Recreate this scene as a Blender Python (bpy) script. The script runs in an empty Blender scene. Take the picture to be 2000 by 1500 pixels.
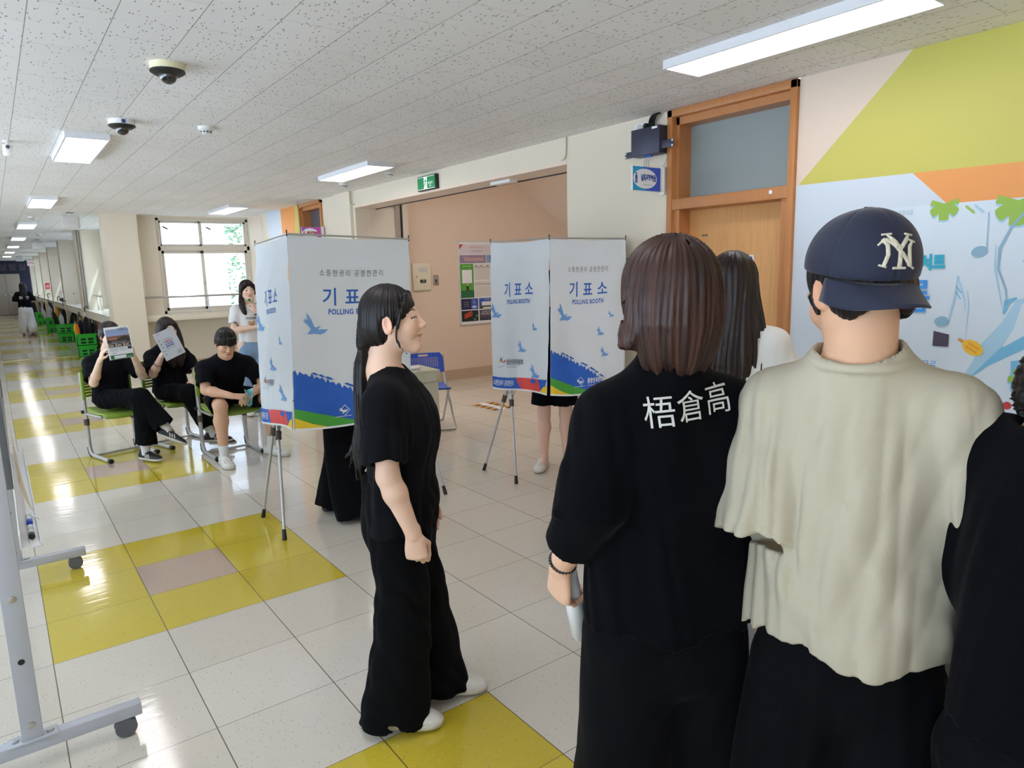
import bpy, bmesh, math, random
import numpy as np
from mathutils import Vector, Matrix
from mathutils.bvhtree import BVHTree
random.seed(7)
SC = bpy.context.scene
COL = SC.collection
PI = math.pi
# ---------------------------------------------------------------- camera
_f = 1339.97; YAW, PITCH, ROLL = .641541, .164846, -.0251934
_fw = Vector((math.sin(YAW)*math.cos(PITCH), math.cos(YAW)*math.cos(PITCH), -math.sin(PITCH)))
_r = Vector((math.cos(YAW), -math.sin(YAW), 0)); _u = _r.cross(_fw)
_r2 = _r*math.cos(ROLL)+_u*math.sin(ROLL); _u2 = -_r*math.sin(ROLL)+_u*math.cos(ROLL)
cam_d = bpy.data.cameras.new('camera'); cam = bpy.data.objects.new('camera', cam_d); COL.objects.link(cam)
cam_d.sensor_width = 36; cam_d.lens = 36*_f/2000; cam_d.clip_end = 200; cam_d.clip_start = .05
M3 = Matrix((_r2, _u2, -_fw)).transposed()
cam.matrix_world = Matrix.Translation((-.02504, -3.40023, 1.63616)) @ M3.to_4x4()
SC.camera = cam
# ---------------------------------------------------------------- world, view
world = bpy.data.worlds.new('sky'); SC.world = world; world.use_nodes = True
bg = world.node_tree.nodes['Background']; _wn = world.node_tree
_tc = _wn.nodes.new('ShaderNodeTexCoord'); _sp = _wn.nodes.new('ShaderNodeSeparateXYZ'); _mr = _wn.nodes.new('ShaderNodeMapRange'); _mc = _wn.nodes.new('ShaderNodeMix'); _mc.data_type = 'RGBA'
_wn.links.new(_tc.outputs['Generated'], _sp.inputs[0]); _wn.links.new(_sp.outputs[2], _mr.inputs[0]); _mr.inputs[1].default_value = -.06; _mr.inputs[2].default_value = .10
_mc.inputs[6].default_value = (8.1, 7.15, 7.8, 1); _mc.inputs[7].default_value = (2.6, 2.4, 2.8, 1)       # brighter lower half added to light the ceiling, overcast sky above
_wn.links.new(_mr.outputs[0], _mc.inputs[0]); _wn.links.new(_mc.outputs[2], bg.inputs[0]); bg.inputs[1].default_value = 1.0
SC.view_settings.view_transform = 'Standard'; SC.view_settings.look = 'None'
SC.view_settings.exposure = 0.62; SC.view_settings.gamma = 1.0; SC.view_settings.use_curve_mapping = False
sun_d = bpy.data.lights.new('sun', 'SUN'); sun_d.energy = 2.5; sun_d.angle = math.radians(2); sun_d.color = (1, .96, .9)
sun = bpy.data.objects.new('sun', sun_d); COL.objects.link(sun)
sun.rotation_euler = Vector((.30, -.55, .78)).to_track_quat('Z', 'Y').to_euler()
LAMP = 6.0          # strength of the ceiling lamps
H = 2.72; W = 3.97
# ---------------------------------------------------------------- materials
MATS = {}
def srgb(r, g, b):
    f = lambda c: (c/255/12.92 if c/255 <= .04045 else ((c/255+.055)/1.055)**2.4)
    return (f(r), f(g), f(b), 1)
def mat(name, col=(200,200,200), rough=.6, metal=0., emit=0., spec=.5, bump=0., bscale=60., noise=0., nscale=8., alpha=1., trans=0., sheen=0., coat=0., attr=None, stretch=None, subs=0.):
    if name in MATS: return MATS[name]
    m = bpy.data.materials.new(name); m.use_nodes = True; nt = m.node_tree; b = nt.nodes['Principled BSDF']
    c = srgb(*col); b.inputs['Base Color'].default_value = c
    b.inputs['Roughness'].default_value = rough; b.inputs['Metallic'].default_value = metal
    b.inputs['Specular IOR Level'].default_value = spec
    if sheen: b.inputs['Sheen Weight'].default_value = sheen; b.inputs['Sheen Roughness'].default_value = .4
    if coat: b.inputs['Coat Weight'].default_value = coat; b.inputs['Coat Roughness'].default_value = .1
    if emit: b.inputs['Emission Color'].default_value = c; b.inputs['Emission Strength'].default_value = emit
    if alpha < 1: b.inputs['Alpha'].default_value = alpha
    if trans: b.inputs['Transmission Weight'].default_value = trans
    if subs: b.inputs['Subsurface Weight'].default_value = subs; b.inputs['Subsurface Radius'].default_value = (.012,.005,.003); b.inputs['Subsurface Scale'].default_value = 1.
    tc = nt.nodes.new('ShaderNodeTexCoord'); src = tc.outputs['Object']
    if stretch:
        mp = nt.nodes.new('ShaderNodeMapping'); mp.inputs['Scale'].default_value = stretch; nt.links.new(src, mp.inputs[0]); src = mp.outputs[0]
    basecol = None
    if attr:
        a = nt.nodes.new('ShaderNodeAttribute'); a.attribute_name = attr; basecol = a.outputs['Color']; nt.links.new(basecol, b.inputs['Base Color'])
    if noise:
        n = nt.nodes.new('ShaderNodeTexNoise'); n.inputs['Scale'].default_value = nscale; n.inputs['Detail'].default_value = 4; nt.links.new(src, n.inputs['Vector'])
        mr = nt.nodes.new('ShaderNodeMapRange'); mr.inputs[3].default_value = 1-noise; mr.inputs[4].default_value = 1+noise; nt.links.new(n.outputs[0], mr.inputs[0])
        mx = nt.nodes.new('ShaderNodeMix'); mx.data_type = 'RGBA'; mx.blend_type = 'MULTIPLY'; mx.inputs[0].default_value = 1
        if basecol: nt.links.new(basecol, mx.inputs[6])
        else: mx.inputs[6].default_value = c
        nt.links.new(mr.outputs[0], mx.inputs[7]); nt.links.new(mx.outputs[2], b.inputs['Base Color'])
    if bump:
        n2 = nt.nodes.new('ShaderNodeTexNoise'); n2.inputs['Scale'].default_value = bscale; n2.inputs['Detail'].default_value = 5; nt.links.new(src, n2.inputs['Vector'])
        bp = nt.nodes.new('ShaderNodeBump'); bp.inputs['Strength'].default_value = bump; bp.inputs['Distance'].default_value = .01
        nt.links.new(n2.outputs[0], bp.inputs['Height']); nt.links.new(bp.outputs[0], b.inputs['Normal'])
    MATS[name] = m; return m
class NT:      # tiny node helper
    def __init__(s, m): s.nt = m.node_tree
    def n(s, t, **k):
        x = s.nt.nodes.new(t)
        for a, v in k.items(): setattr(x, a, v)
        return x
    def math(s, op, a, b=None, c=None, clamp=False):
        x = s.n('ShaderNodeMath', operation=op); x.use_clamp = clamp
        for i, v in enumerate((a, b, c)):
            if v is None: continue
            if isinstance(v, (int, float)): x.inputs[i].default_value = v
            else: s.nt.links.new(v, x.inputs[i])
        return x.outputs[0]
    def mix(s, f, a, b):
        x = s.n('ShaderNodeMix', data_type='RGBA')
        for i, v in ((0, f), (6, a), (7, b)):
            if isinstance(v, (int, float, tuple)): x.inputs[i].default_value = v
            else: s.nt.links.new(v, x.inputs[i])
        return x.outputs[2]
    def link(s, a, b): s.nt.links.new(a, b)
# ---------------------------------------------------------------- mesh building
class MB:
    def __init__(s): s.v = []; s.f = []; s.mi = []; s.mats = []; s.sm = []
    def m(s, material):
        if material not in s.mats: s.mats.append(material)
        return s.mats.index(material)
    def add(s, vs, fs, material, smooth=False):
        o = len(s.v); i = s.m(material); s.v += [tuple(v) for v in vs]
        for f in fs: s.f.append(tuple(o+k for k in f)); s.mi.append(i); s.sm.append(smooth)
        return s
    def box(s, x0, y0, z0, x1, y1, z1, material, M=None):
        vs = [Vector((x, y, z)) for z in (z0, z1) for y in (y0, y1) for x in (x0, x1)]
        if M: vs = [M @ v for v in vs]
        return s.add(vs, [(0,2,3,1),(4,5,7,6),(0,1,5,4),(2,6,7,3),(0,4,6,2),(1,3,7,5)], material)
    def bevbox(s, x0, y0, z0, x1, y1, z1, material, b=.01, M=None, seg=2):
        bm = bmesh.new(); bmesh.ops.create_cube(bm, size=1)
        for v in bm.verts: v.co = Vector(((x0+x1)/2+v.co.x*(x1-x0), (y0+y1)/2+v.co.y*(y1-y0), (z0+z1)/2+v.co.z*(z1-z0)))
        bmesh.ops.bevel(bm, geom=bm.edges[:], offset=b, segments=seg, profile=.5, affect='EDGES')
        return s.bm(bm, material, M, True)
    def bm(s, bm, material, M=None, smooth=False):
        bm.verts.ensure_lookup_table(); bm.verts.index_update()
        vs = [(M @ v.co) if M else v.co.copy() for v in bm.verts]
        s.add(vs, [[v.index for v in f.verts] for f in bm.faces], material, smooth); bm.free(); return s
    def tube(s, pts, r, material, n=12, cap=True, flat=None):
        pts = [Vector(p) for p in pts]; rs = r if isinstance(r, (list, tuple)) else [r]*len(pts)
        rings = []; prev = None
        for i, p in enumerate(pts):
            if i == 0: t = pts[1]-p
            elif i == len(pts)-1: t = p-pts[i-1]
            else: t = (pts[i+1]-p).normalized()+(p-pts[i-1]).normalized()
            t = t.normalized() if t.length > 1e-9 else Vector((0,0,1))
            if prev is None: a = t.orthogonal().normalized()
            else: a = (prev-t*prev.dot(t)); a = a.normalized() if a.length > 1e-6 else t.orthogonal().normalized()
            prev = a; b = t.cross(a)
            rings.append([p+(a*math.cos(2*PI*k/n)+b*math.sin(2*PI*k/n))*rs[i] for k in range(n)])
        vs = [v for ring in rings for v in ring]; fs = []
        for i in range(len(rings)-1):
            for k in range(n): fs.append((i*n+k, i*n+(k+1)%n, (i+1)*n+(k+1)%n, (i+1)*n+k))
        if cap: fs.append(tuple(range(n))[::-1]); fs.append(tuple(range((len(rings)-1)*n, len(rings)*n)))
        return s.add(vs, fs, material, True)
    def lathe(s, prof, material, n=24, M=None, smooth=True):
        vs = []; fs = []
        for r, z in prof:
            for k in range(n): vs.append(Vector((r*math.cos(2*PI*k/n), r*math.sin(2*PI*k/n), z)))
        for i in range(len(prof)-1):
            for k in range(n): fs.append((i*n+k, i*n+(k+1)%n, (i+1)*n+(k+1)%n, (i+1)*n+k))
        fs.append(tuple(range(n))[::-1]); fs.append(tuple(range((len(prof)-1)*n, len(prof)*n)))
        if M: vs = [M @ v for v in vs]
        return s.add(vs, fs, material, smooth)
    def poly(s, pts, material, off=(0,0,0)):
        o = Vector(off); return s.add([Vector(p)+o for p in pts], [tuple(range(len(pts)))], material)
    def prism(s, pts, vec, material):
        n = len(pts); v = Vector(vec); ps = [Vector(p) for p in pts]
        fs = [tuple(range(n))[::-1], tuple(range(n, 2*n))]+[(k, (k+1)%n, n+(k+1)%n, n+k) for k in range(n)]
        return s.add(ps+[p+v for p in ps], fs, material)
    def build(s, name, parent=None, angle=40, bevel=0., solid=0., subsurf=0, **tags):
        me = bpy.data.meshes.new(name); me.from_pydata(s.v, [], s.f)
        for m in s.mats: me.materials.append(m)
        me.polygons.foreach_set('material_index', s.mi); me.polygons.foreach_set('use_smooth', s.sm)
        me.update()
        if any(s.sm): me.set_sharp_from_angle(angle=math.radians(angle))
        o = bpy.data.objects.new(name, me); COL.objects.link(o)
        if parent: o.parent = parent
        if bevel:
            b = o.modifiers.new('bevel', 'BEVEL'); b.width = bevel; b.segments = 2; b.limit_method = 'ANGLE'
        if subsurf: q = o.modifiers.new('sub', 'SUBSURF'); q.levels = subsurf; q.render_levels = subsurf
        if solid: q = o.modifiers.new('solid', 'SOLIDIFY'); q.thickness = solid; q.offset = 0
        for k, v in tags.items(): o[k] = v
        return o
def thing(name, loc, label, category, rz=0., group=None):
    o = bpy.data.objects.new(name, None); COL.objects.link(o); o.location = loc; o.rotation_euler = (0, 0, rz); o.empty_display_size = .1
    o['label'] = label; o['category'] = category
    if group: o['group'] = group
    return o
def dup(root, loc, rz, label, group=None):
    r = root.copy(); COL.objects.link(r); r.location = loc; r.rotation_euler = (0, 0, rz); r['label'] = label
    if group: r['group'] = group
    for ch in list(root.children):
        c = ch.copy(); COL.objects.link(c); c.parent = r
        for g in list(ch.children):
            d = g.copy(); COL.objects.link(d); d.parent = c
    return r
def struct(mb, name, **k): return mb.build(name, kind='structure', **k)
# ---------------------------------------------------------------- flat prints: text and shapes as 2D polygons (list of verts, faces)
def text2d(body, h=1., align='CENTER', sx=1., bold=0., space=1., slant=0.):
    c = bpy.data.curves.new('text', 'FONT'); c.body = body; c.size = h; c.align_x = align; c.offset = bold*.3; c.space_character = space; c.shear = slant; c.resolution_u = 3
    o = bpy.data.objects.new('text', c); COL.objects.link(o); me = o.to_mesh()
    vs = [(v.co.x*sx, v.co.y) for v in me.vertices]; fs = [tuple(p.vertices) for p in me.polygons]
    o.to_mesh_clear(); bpy.data.objects.remove(o); bpy.data.curves.remove(c)
    return vs, fs
def shift(vf, dx, dy, s=1., rot=0.):
    c, n = math.cos(rot)*s, math.sin(rot)*s
    return [(x*c-y*n+dx, x*n+y*c+dy) for x, y in vf[0]], vf[1]
def slice2d(vf, step=.03):
    bm = bmesh.new(); vs = [bm.verts.new((x, y, 0)) for x, y in vf[0]]
    for f in vf[1]:
        try: bm.faces.new([vs[i] for i in f])
        except ValueError: pass
    bmesh.ops.triangulate(bm, faces=bm.faces[:])
    for ax in (0, 1):
        lo = min(v[ax] for v in vf[0]); hi = max(v[ax] for v in vf[0]); k = math.ceil(lo/step)
        while k*step < hi:
            co = [0,0,0]; co[ax] = k*step; no = [0,0,0]; no[ax] = 1
            bmesh.ops.bisect_plane(bm, geom=bm.verts[:]+bm.edges[:]+bm.faces[:], plane_co=co, plane_no=no); k += 1
    bmesh.ops.triangulate(bm, faces=[f for f in bm.faces if len(f.verts) > 4])
    bm.verts.index_update()
    out = [(v.co.x, v.co.y) for v in bm.verts], [tuple(v.index for v in f.verts) for f in bm.faces]
    bm.free(); return out
def poly2d(pts): return list(pts), [tuple(range(len(pts)))]
def ell2d(cx, cy, rx, ry, n=32, rot=0.):
    return poly2d([(cx+rx*math.cos(t)*math.cos(rot)-ry*math.sin(t)*math.sin(rot), cy+rx*math.cos(t)*math.sin(rot)+ry*math.sin(t)*math.cos(rot)) for t in [2*PI*k/n for k in range(n)]])
def rect2d(x0, y0, x1, y1): return poly2d([(x0,y0),(x1,y0),(x1,y1),(x0,y1)])
def line2d(pts, w):
    vs = []; fs = []
    for i, p in enumerate(pts):
        a = pts[max(0,i-1)]; b = pts[min(len(pts)-1,i+1)]; d = Vector((b[0]-a[0], b[1]-a[1])).normalized(); ww = w[i] if isinstance(w, (list,tuple)) else w
        vs += [(p[0]-d.y*ww/2, p[1]+d.x*ww/2), (p[0]+d.y*ww/2, p[1]-d.x*ww/2)]
    for i in range(len(pts)-1): fs.append((2*i+1, 2*i+3, 2*i+2, 2*i))
    return vs, fs
def stamp(mb, vf, fn, material):      # fn maps (x, y) -> 3D point
    mb.add([fn(x, y) for x, y in vf[0]], vf[1], material)
def plane_fn(o, ux, uy, off=.0):
    o = Vector(o); ux = Vector(ux); uy = Vector(uy); n = ux.cross(uy).normalized()
    return lambda x, y: o+ux*x+uy*y+n*off
BIRD = [(-1,.55),(-.78,.42),(-.98,.36),(-.62,.14),(-.45,0),(-.3,-.12),(-.38,-.2),(-.52,-.42),(-.68,-.5),(-.3,-.48),(-.12,-.42),(.15,-.4),(.42,-.42),(.72,-.28),(1,.02),(.72,-.02),(.5,-.02),(.32,-.1),(.25,-.05),(.32,.08),(.5,.12),(.28,.16),(.05,.02),(-.08,.1),(-.28,.42),(-.5,.72),(-.78,.95),(-.7,.68),(-.62,.45),(-.75,.5)]
def bird2d(x, y, s, rot=0.): return shift(poly2d(BIRD), x, y, s, rot)
def fill2d(pts):  # robust triangulation of a concave polygon
    from mathutils.geometry import tessellate_polygon
    tr = tessellate_polygon([[Vector((p[0], p[1], 0)) for p in pts]])
    out = []
    for t in tr:
        a, b, c = (Vector(pts[i]) for i in t)
        cr = (b.x-a.x)*(c.y-a.y)-(b.y-a.y)*(c.x-a.x)
        out.append(tuple(t) if cr > 0 else tuple(reversed(t)))
    return list(pts), out
# ================================================================ ROOM
CREAM = mat('cream_paint', (226,216,196), .55, bump=.02, bscale=90, noise=.02, nscale=1.5)
CREAM2 = mat('beige_paint', (222,211,192), .55, noise=.02, nscale=1.5)
PEACH = mat('peach_paint', (230,208,188), .55, noise=.02, nscale=1.2)
PEACH2 = mat('pale_peach_paint', (234,214,196), .55)
BASEM = mat('tan_baseboard', (196,172,146), .4)
WHITE_P = mat('mural_white', (208,220,232), .5)
YEL_P = mat('mural_yellow_green', (202,196,96), .5)
ORA_P = mat('mural_orange', (236,160,88), .5)
PINK_P = mat('mural_pale_pink', (226,208,190), .5)
FRAME = mat('window_frame_paint', (214,206,192), .4)
STEEL = mat('brushed_steel', (190,190,188), .3, metal=.9)
DARK = mat('dark_slot', (40,34,38), .6)
BLACK = mat('black_plastic', (24,24,26), .45)
def floor_mat():
    m = bpy.data.materials.new('terrazzo_tile'); m.use_nodes = True; N = NT(m); b = m.node_tree.nodes['Principled BSDF']
    tc = N.n('ShaderNodeTexCoord'); sp = N.n('ShaderNodeSeparateXYZ'); N.link(tc.outputs['Object'], sp.inputs[0])
    X = N.math('DIVIDE', sp.outputs[0], .45); Y = N.math('DIVIDE', sp.outputs[1], .45)
    def band(v, a, b_): return N.math('MULTIPLY', N.math('GREATER_THAN', v, a), N.math('LESS_THAN', v, b_))
    my = N.math('FLOORED_MODULO', Y, 6.) if hasattr(bpy.types, 'x') else N.math('SUBTRACT', Y, N.math('MULTIPLY', N.math('FLOOR', N.math('DIVIDE', Y, 6.)), 6.))
    patch = N.math('MULTIPLY', band(X, 0, 3), N.math('LESS_THAN', my, 3.)); pink = N.math('MULTIPLY', band(X, 1, 2), band(my, 1, 2))
    cmb = N.n('ShaderNodeCombineXYZ'); N.link(N.math('FLOOR', X), cmb.inputs[0]); N.link(N.math('FLOOR', Y), cmb.inputs[1])
    wn = N.n('ShaderNodeTexWhiteNoise'); N.link(cmb.outputs[0], wn.inputs['Vector'])
    n1 = N.n('ShaderNodeTexNoise'); n1.inputs['Scale'].default_value = 1.3; N.link(tc.outputs['Object'], n1.inputs['Vector'])
    c = N.mix(wn.outputs['Value'], srgb(214,207,192), srgb(222,216,203))
    cy = N.mix(wn.outputs['Value'], srgb(204,182,26), srgb(212,192,40))
    c = N.mix(patch, c, cy); c = N.mix(pink, c, srgb(196,170,150))
    c = N.mix(N.math('MULTIPLY', n1.outputs[0], .18), c, srgb(188,178,158))
    # terrazzo chips
    for sc, th, colr, amt in ((110, .16, srgb(120,108,92), .7), (190, .13, srgb(150,140,122), .6), (80, .10, srgb(244,240,230), .5)):
        vo = N.n('ShaderNodeTexVoronoi'); vo.inputs['Scale'].default_value = sc
        mp = N.n('ShaderNodeMapping'); mp.inputs['Rotation'].default_value = (0,0,sc); mp.inputs['Scale'].default_value = (1,.45,1); N.link(tc.outputs['Object'], mp.inputs[0]); N.link(mp.outputs[0], vo.inputs['Vector'])
        w2 = N.n('ShaderNodeTexWhiteNoise'); N.link(vo.outputs['Position'], w2.inputs['Vector'])
        msk = N.math('MULTIPLY', N.math('LESS_THAN', vo.outputs['Distance'], th), N.math('GREATER_THAN', w2.outputs['Value'], .55))
        c = N.mix(N.math('MULTIPLY', msk, amt), c, colr)
    def line(v, w):
        fr = N.math('ABSOLUTE', N.math('SUBTRACT', v, N.math('ROUND', v))); return N.math('LESS_THAN', fr, w)
    gl = N.math('MAXIMUM', line(X, .0045), line(Y, .003))
    c = N.mix(N.math('MULTIPLY', gl, .85), c, srgb(70,62,52))
    N.link(c, b.inputs['Base Color'])
    n2 = N.n('ShaderNodeTexNoise'); n2.inputs['Scale'].default_value = 3; n2.inputs['Detail'].default_value = 3; N.link(tc.outputs['Object'], n2.inputs['Vector'])
    rr = N.n('ShaderNodeMapRange'); rr.inputs[1].default_value = .3; rr.inputs[2].default_value = .7; rr.inputs[3].default_value = .07; rr.inputs[4].default_value = .15; N.link(n2.outputs[0], rr.inputs[0]); N.link(rr.outputs[0], b.inputs['Roughness'])
    mp = N.n('ShaderNodeMapping'); mp.inputs['Scale'].default_value = (1.2, 7, 1); N.link(tc.outputs['Object'], mp.inputs[0])
    n3 = N.n('ShaderNodeTexNoise'); n3.inputs['Scale'].default_value = 3.; N.link(mp.outputs[0], n3.inputs['Vector'])
    bp = N.n('ShaderNodeBump'); bp.inputs['Strength'].default_value = .07; bp.inputs['Distance'].default_value = .01; N.link(n3.outputs[0], bp.inputs['Height']); N.link(bp.outputs[0], b.inputs['Normal'])
    b.inputs['Specular IOR Level'].default_value = .55
    return m
def ceil_mat():
    m = bpy.data.materials.new('mineral_ceiling_tile'); m.use_nodes = True; N = NT(m); b = m.node_tree.nodes['Principled BSDF']
    tc = N.n('ShaderNodeTexCoord'); sp = N.n('ShaderNodeSeparateXYZ'); N.link(tc.outputs['Object'], sp.inputs[0])
    u = N.math('DIVIDE', N.math('ADD', sp.outputs[0], -.222), .2965); row = N.math('FLOOR', u)
    odd = N.math('SUBTRACT', row, N.math('MULTIPLY', N.math('FLOOR', N.math('DIVIDE', row, 2.)), 2.))
    v = N.math('ADD', N.math('DIVIDE', sp.outputs[1], .6), N.math('MULTIPLY', odd, .5))
    def line(v, w): return N.math('LESS_THAN', N.math('ABSOLUTE', N.math('SUBTRACT', v, N.math('ROUND', v))), w)
    c = srgb(220,220,217)
    cmb = N.n('ShaderNodeCombineXYZ'); N.link(row, cmb.inputs[0]); N.link(N.math('FLOOR', v), cmb.inputs[1])
    wn = N.n('ShaderNodeTexWhiteNoise'); N.link(cmb.outputs[0], wn.inputs['Vector'])
    c = N.mix(wn.outputs['Value'], srgb(234,232,229), srgb(240,238,236))
    for sc, rot, th in ((62, .6, .20), (48, 1.9, .17)):
        mp = N.n('ShaderNodeMapping'); mp.inputs['Rotation'].default_value = (0,0,rot); mp.inputs['Scale'].default_value = (1,.36,1); N.link(tc.outputs['Object'], mp.inputs[0])
        vo = N.n('ShaderNodeTexVoronoi'); vo.inputs['Scale'].default_value = sc; N.link(mp.outputs[0], vo.inputs['Vector'])
        w2 = N.n('ShaderNodeTexWhiteNoise'); N.link(vo.outputs['Position'], w2.inputs['Vector'])
        msk = N.math('MULTIPLY', N.math('LESS_THAN', vo.outputs['Distance'], th), N.math('GREATER_THAN', w2.outputs['Value'], .5))
        c = N.mix(N.math('MULTIPLY', msk, .75), c, srgb(108,100,90))
    c = N.mix(N.math('MULTIPLY', line(u, .007), .75), c, srgb(120,118,114))
    c = N.mix(N.math('MULTIPLY', line(v, .0022), .6), c, srgb(130,128,124))
    N.link(c, b.inputs['Base Color']); b.inputs['Roughness'].default_value = .8
    return m
FLOORM = floor_mat(); CEILM = ceil_mat()
def wood_mat(name, c1, c2, scale=(14,14,1.2)):
    m = bpy.data.materials.new(name); m.use_nodes = True; N = NT(m); b = m.node_tree.nodes['Principled BSDF']
    tc = N.n('ShaderNodeTexCoord'); mp = N.n('ShaderNodeMapping'); mp.inputs['Scale'].default_value = scale; N.link(tc.outputs['Object'], mp.inputs[0])
    n = N.n('ShaderNodeTexNoise'); n.inputs['Scale'].default_value = 6; n.inputs['Detail'].default_value = 6; N.link(mp.outputs[0], n.inputs['Vector'])
    N.link(N.mix(n.outputs[0], srgb(*c1), srgb(*c2)), b.inputs['Base Color']); b.inputs['Roughness'].default_value = .42
    return m
WOOD = wood_mat('oak_veneer', (206,146,88), (230,180,118), (9,9,.7)); WOODF = wood_mat('oak_frame', (176,112,62), (200,140,86), (12,12,.8)); WOODD = wood_mat('dark_oak', (140,84,50), (160,100,62))
def glass_mat(name, tint=(225,240,245), gloss=.10, dens=.0):
    m = bpy.data.materials.new(name); m.use_nodes = True; N = NT(m); nt = m.node_tree; nt.nodes.remove(nt.nodes['Principled BSDF']); out = nt.nodes['Material Output']
    tr = N.n('ShaderNodeBsdfTransparent'); tr.inputs[0].default_value = srgb(*tint); gl = N.n('ShaderNodeBsdfGlossy'); gl.inputs['Roughness'].default_value = .03
    mx = N.n('ShaderNodeMixShader'); mx.inputs[0].default_value = gloss; N.link(tr.outputs[0], mx.inputs[1]); N.link(gl.outputs[0], mx.inputs[2]); last = mx.outputs[0]
    if dens:
        df = N.n('ShaderNodeBsdfDiffuse'); df.inputs[0].default_value = srgb(*tint); m2 = N.n('ShaderNodeMixShader'); m2.inputs[0].default_value = dens; N.link(last, m2.inputs[1]); N.link(df.outputs[0], m2.inputs[2]); last = m2.outputs[0]
    N.link(last, out.inputs[0]); return m
GLASS = glass_mat('window_glass'); TGLASS = glass_mat('reflection_grey_transom', (176,188,188), .14, .62)  # grey-teal in the transom pane stands in for reflection and the dim room
YB, YE = -6.5, 40.0; XL = -3.3
b = MB(); b.box(XL-.2, YB-.2, -.2, 9.2, 10.6, 0, FLOORM); b.box(XL-.2, 10.6, -.2, 2.3, YE+.2, 0, FLOORM); struct(b, 'floor')
b = MB(); b.box(XL-.2, YB-.2, H, W, 10.1, H+.15, CEILM); b.box(XL-.2, 10.1, H, 2.2, YE+.2, H+.15, CEILM); struct(b, 'ceiling')
b = MB(); b.box(XL-.2, YB, 0, XL, 9.5, .55, CREAM); b.box(XL-.2, YB, 2.55, XL, 9.5, H, CREAM); b.box(XL-.2, 9.5, 0, XL, YE, H, CREAM)
for y in (YB, -3.5, -.3, 2.9, 6.1, 9.3): b.box(XL-.2, y, .55, XL, y+.2, 2.55, CREAM)
wlo = struct(b, 'wall_left')
for k, y in enumerate((YB, -3.5, -.3, 2.9, 6.1)):  # unseen left-hand windows, added to let in light for the ceiling
    w = MB()
    for q in ((y+.2,.55,y+3.2,.6),(y+.2,2.5,y+3.2,2.55),(y+.2,.55,y+.25,2.55),(y+3.15,.55,y+3.2,2.55),(y+1.68,.55,y+1.74,2.55),(y+.2,2.0,y+3.2,2.06)): w.box(XL-.14, q[0], q[1], XL-.06, q[2], q[3], FRAME)
    o = struct(w, 'window_%d' % (20+k)); g = MB(); g.box(XL-.1, y+.2, .58, XL-.096, y+3.2, 2.52, GLASS); g.build('window_glass', o)
b = MB(); b.box(XL-.2, YB-.2, 0, W+.2, YB, H, CREAM); struct(b, 'wall_back')
# right wall, in stretches between its openings
b = MB()
D1a, D1b = -.995, -.005     # near door opening (y)
D2a, D2b = 6.45, 7.38       # far door opening
b.box(W, YB, 0, W+.22, D1a, H, CREAM); b.box(W, D1b, 0, W+.22, 1.10, H, CREAM)
b.box(W, 1.10, 2.53, W+.31, 5.34, H+.15, CREAM); b.box(W, 5.34, 0, W+.22, D2a, H, CREAM); b.box(W, D2b, 0, W+.22, 10.5, H, CREAM)
b.box(W-.045, 5.40, 0, W, 5.95, H, CREAM)
b.box(W-.001, 1.102, 2.50, W+.30, 5.34, 2.53, PEACH2)
pr = plane_fn((W-.003, 0, 0), (0,-1,0), (0,0,1))      # x runs towards -y on this wall
def wp(pts, m): stamp(b, fill2d([(-y, z) for y, z in pts]), pr, m)
wp([(-1.0,H),(-1.0,2.10),(-1.013,2.099),(-1.629,H)], PINK_P)
wp([(-1.013,2.099),(-1.666,2.091),(-5.5,2.04),(-5.5,H),(-1.629,H)], YEL_P)
wp([(-1.0,2.099),(-1.0,.12),(-5.5,.12),(-3.6,.12),(-1.844,1.917),(-1.666,2.091)], WHITE_P)
wp([(-1.666,2.091),(-1.844,1.917),(-3.6,.12),(-5.5,.12),(-5.5,2.04)], ORA_P)
# mural stretch beyond the far door
wp([(9.9,H),(9.9,.12),(8.9,.12),(9.3,H)], PINK_P); wp([(8.9,.12),(8.62,1.4),(9.3,H),(9.05,2.2)], YEL_P)
wp([(9.05,H),(8.25,H),(8.20,1.2),(8.62,1.2)], WHITE_P); wp([(8.25,H),(8.2,1.2),(7.86,1.2),(7.56,H)], ORA_P); wp([(7.56,H),(7.86,1.2),(7.42,1.2),(7.42,H)], YEL_P)
struct(b, 'wall_right')
# window wall closing the wide hall
b = MB(); WY = 10.1
b.box(2.06, WY, 2.69, W, WY+.2, H, CREAM); b.box(2.06, WY, 1.0, 2.40, WY+.2, 2.69, CREAM); b.box(2.06, 10.35, 0, W+.2, 10.55, 1.0, CREAM)
b.box(1.57, 9.82, 0, 2.06, 10.35, H, CREAM)
struct(b, 'wall_far')
LEDGE = mat('marble_ledge', (222,214,196), .3, noise=.04, nscale=5)
b = MB(); b.bevbox(2.06, 9.93, .90, W, 10.35, 1.0, CREAM, .006); b.box(2.06, 9.93, 1.0, W, 10.34, 1.012, LEDGE); struct(b, 'trim_1')
b = MB(); b.box(2.06, 10.33, 0, W, 10.35, .14, BASEM); b.box(W-.012, 5.95, 0, W, D2a-.02, .12, BASEM); b.box(W-.012, D1b+.03, 0, W, 1.1, .12, BASEM); b.box(W-.012, YB, 0, W, D1a-.03, .12, BASEM); b.box(W-.012, D2b+.02, 0, W, 10.33, .14, BASEM); struct(b, 'baseboard_right')
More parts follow.
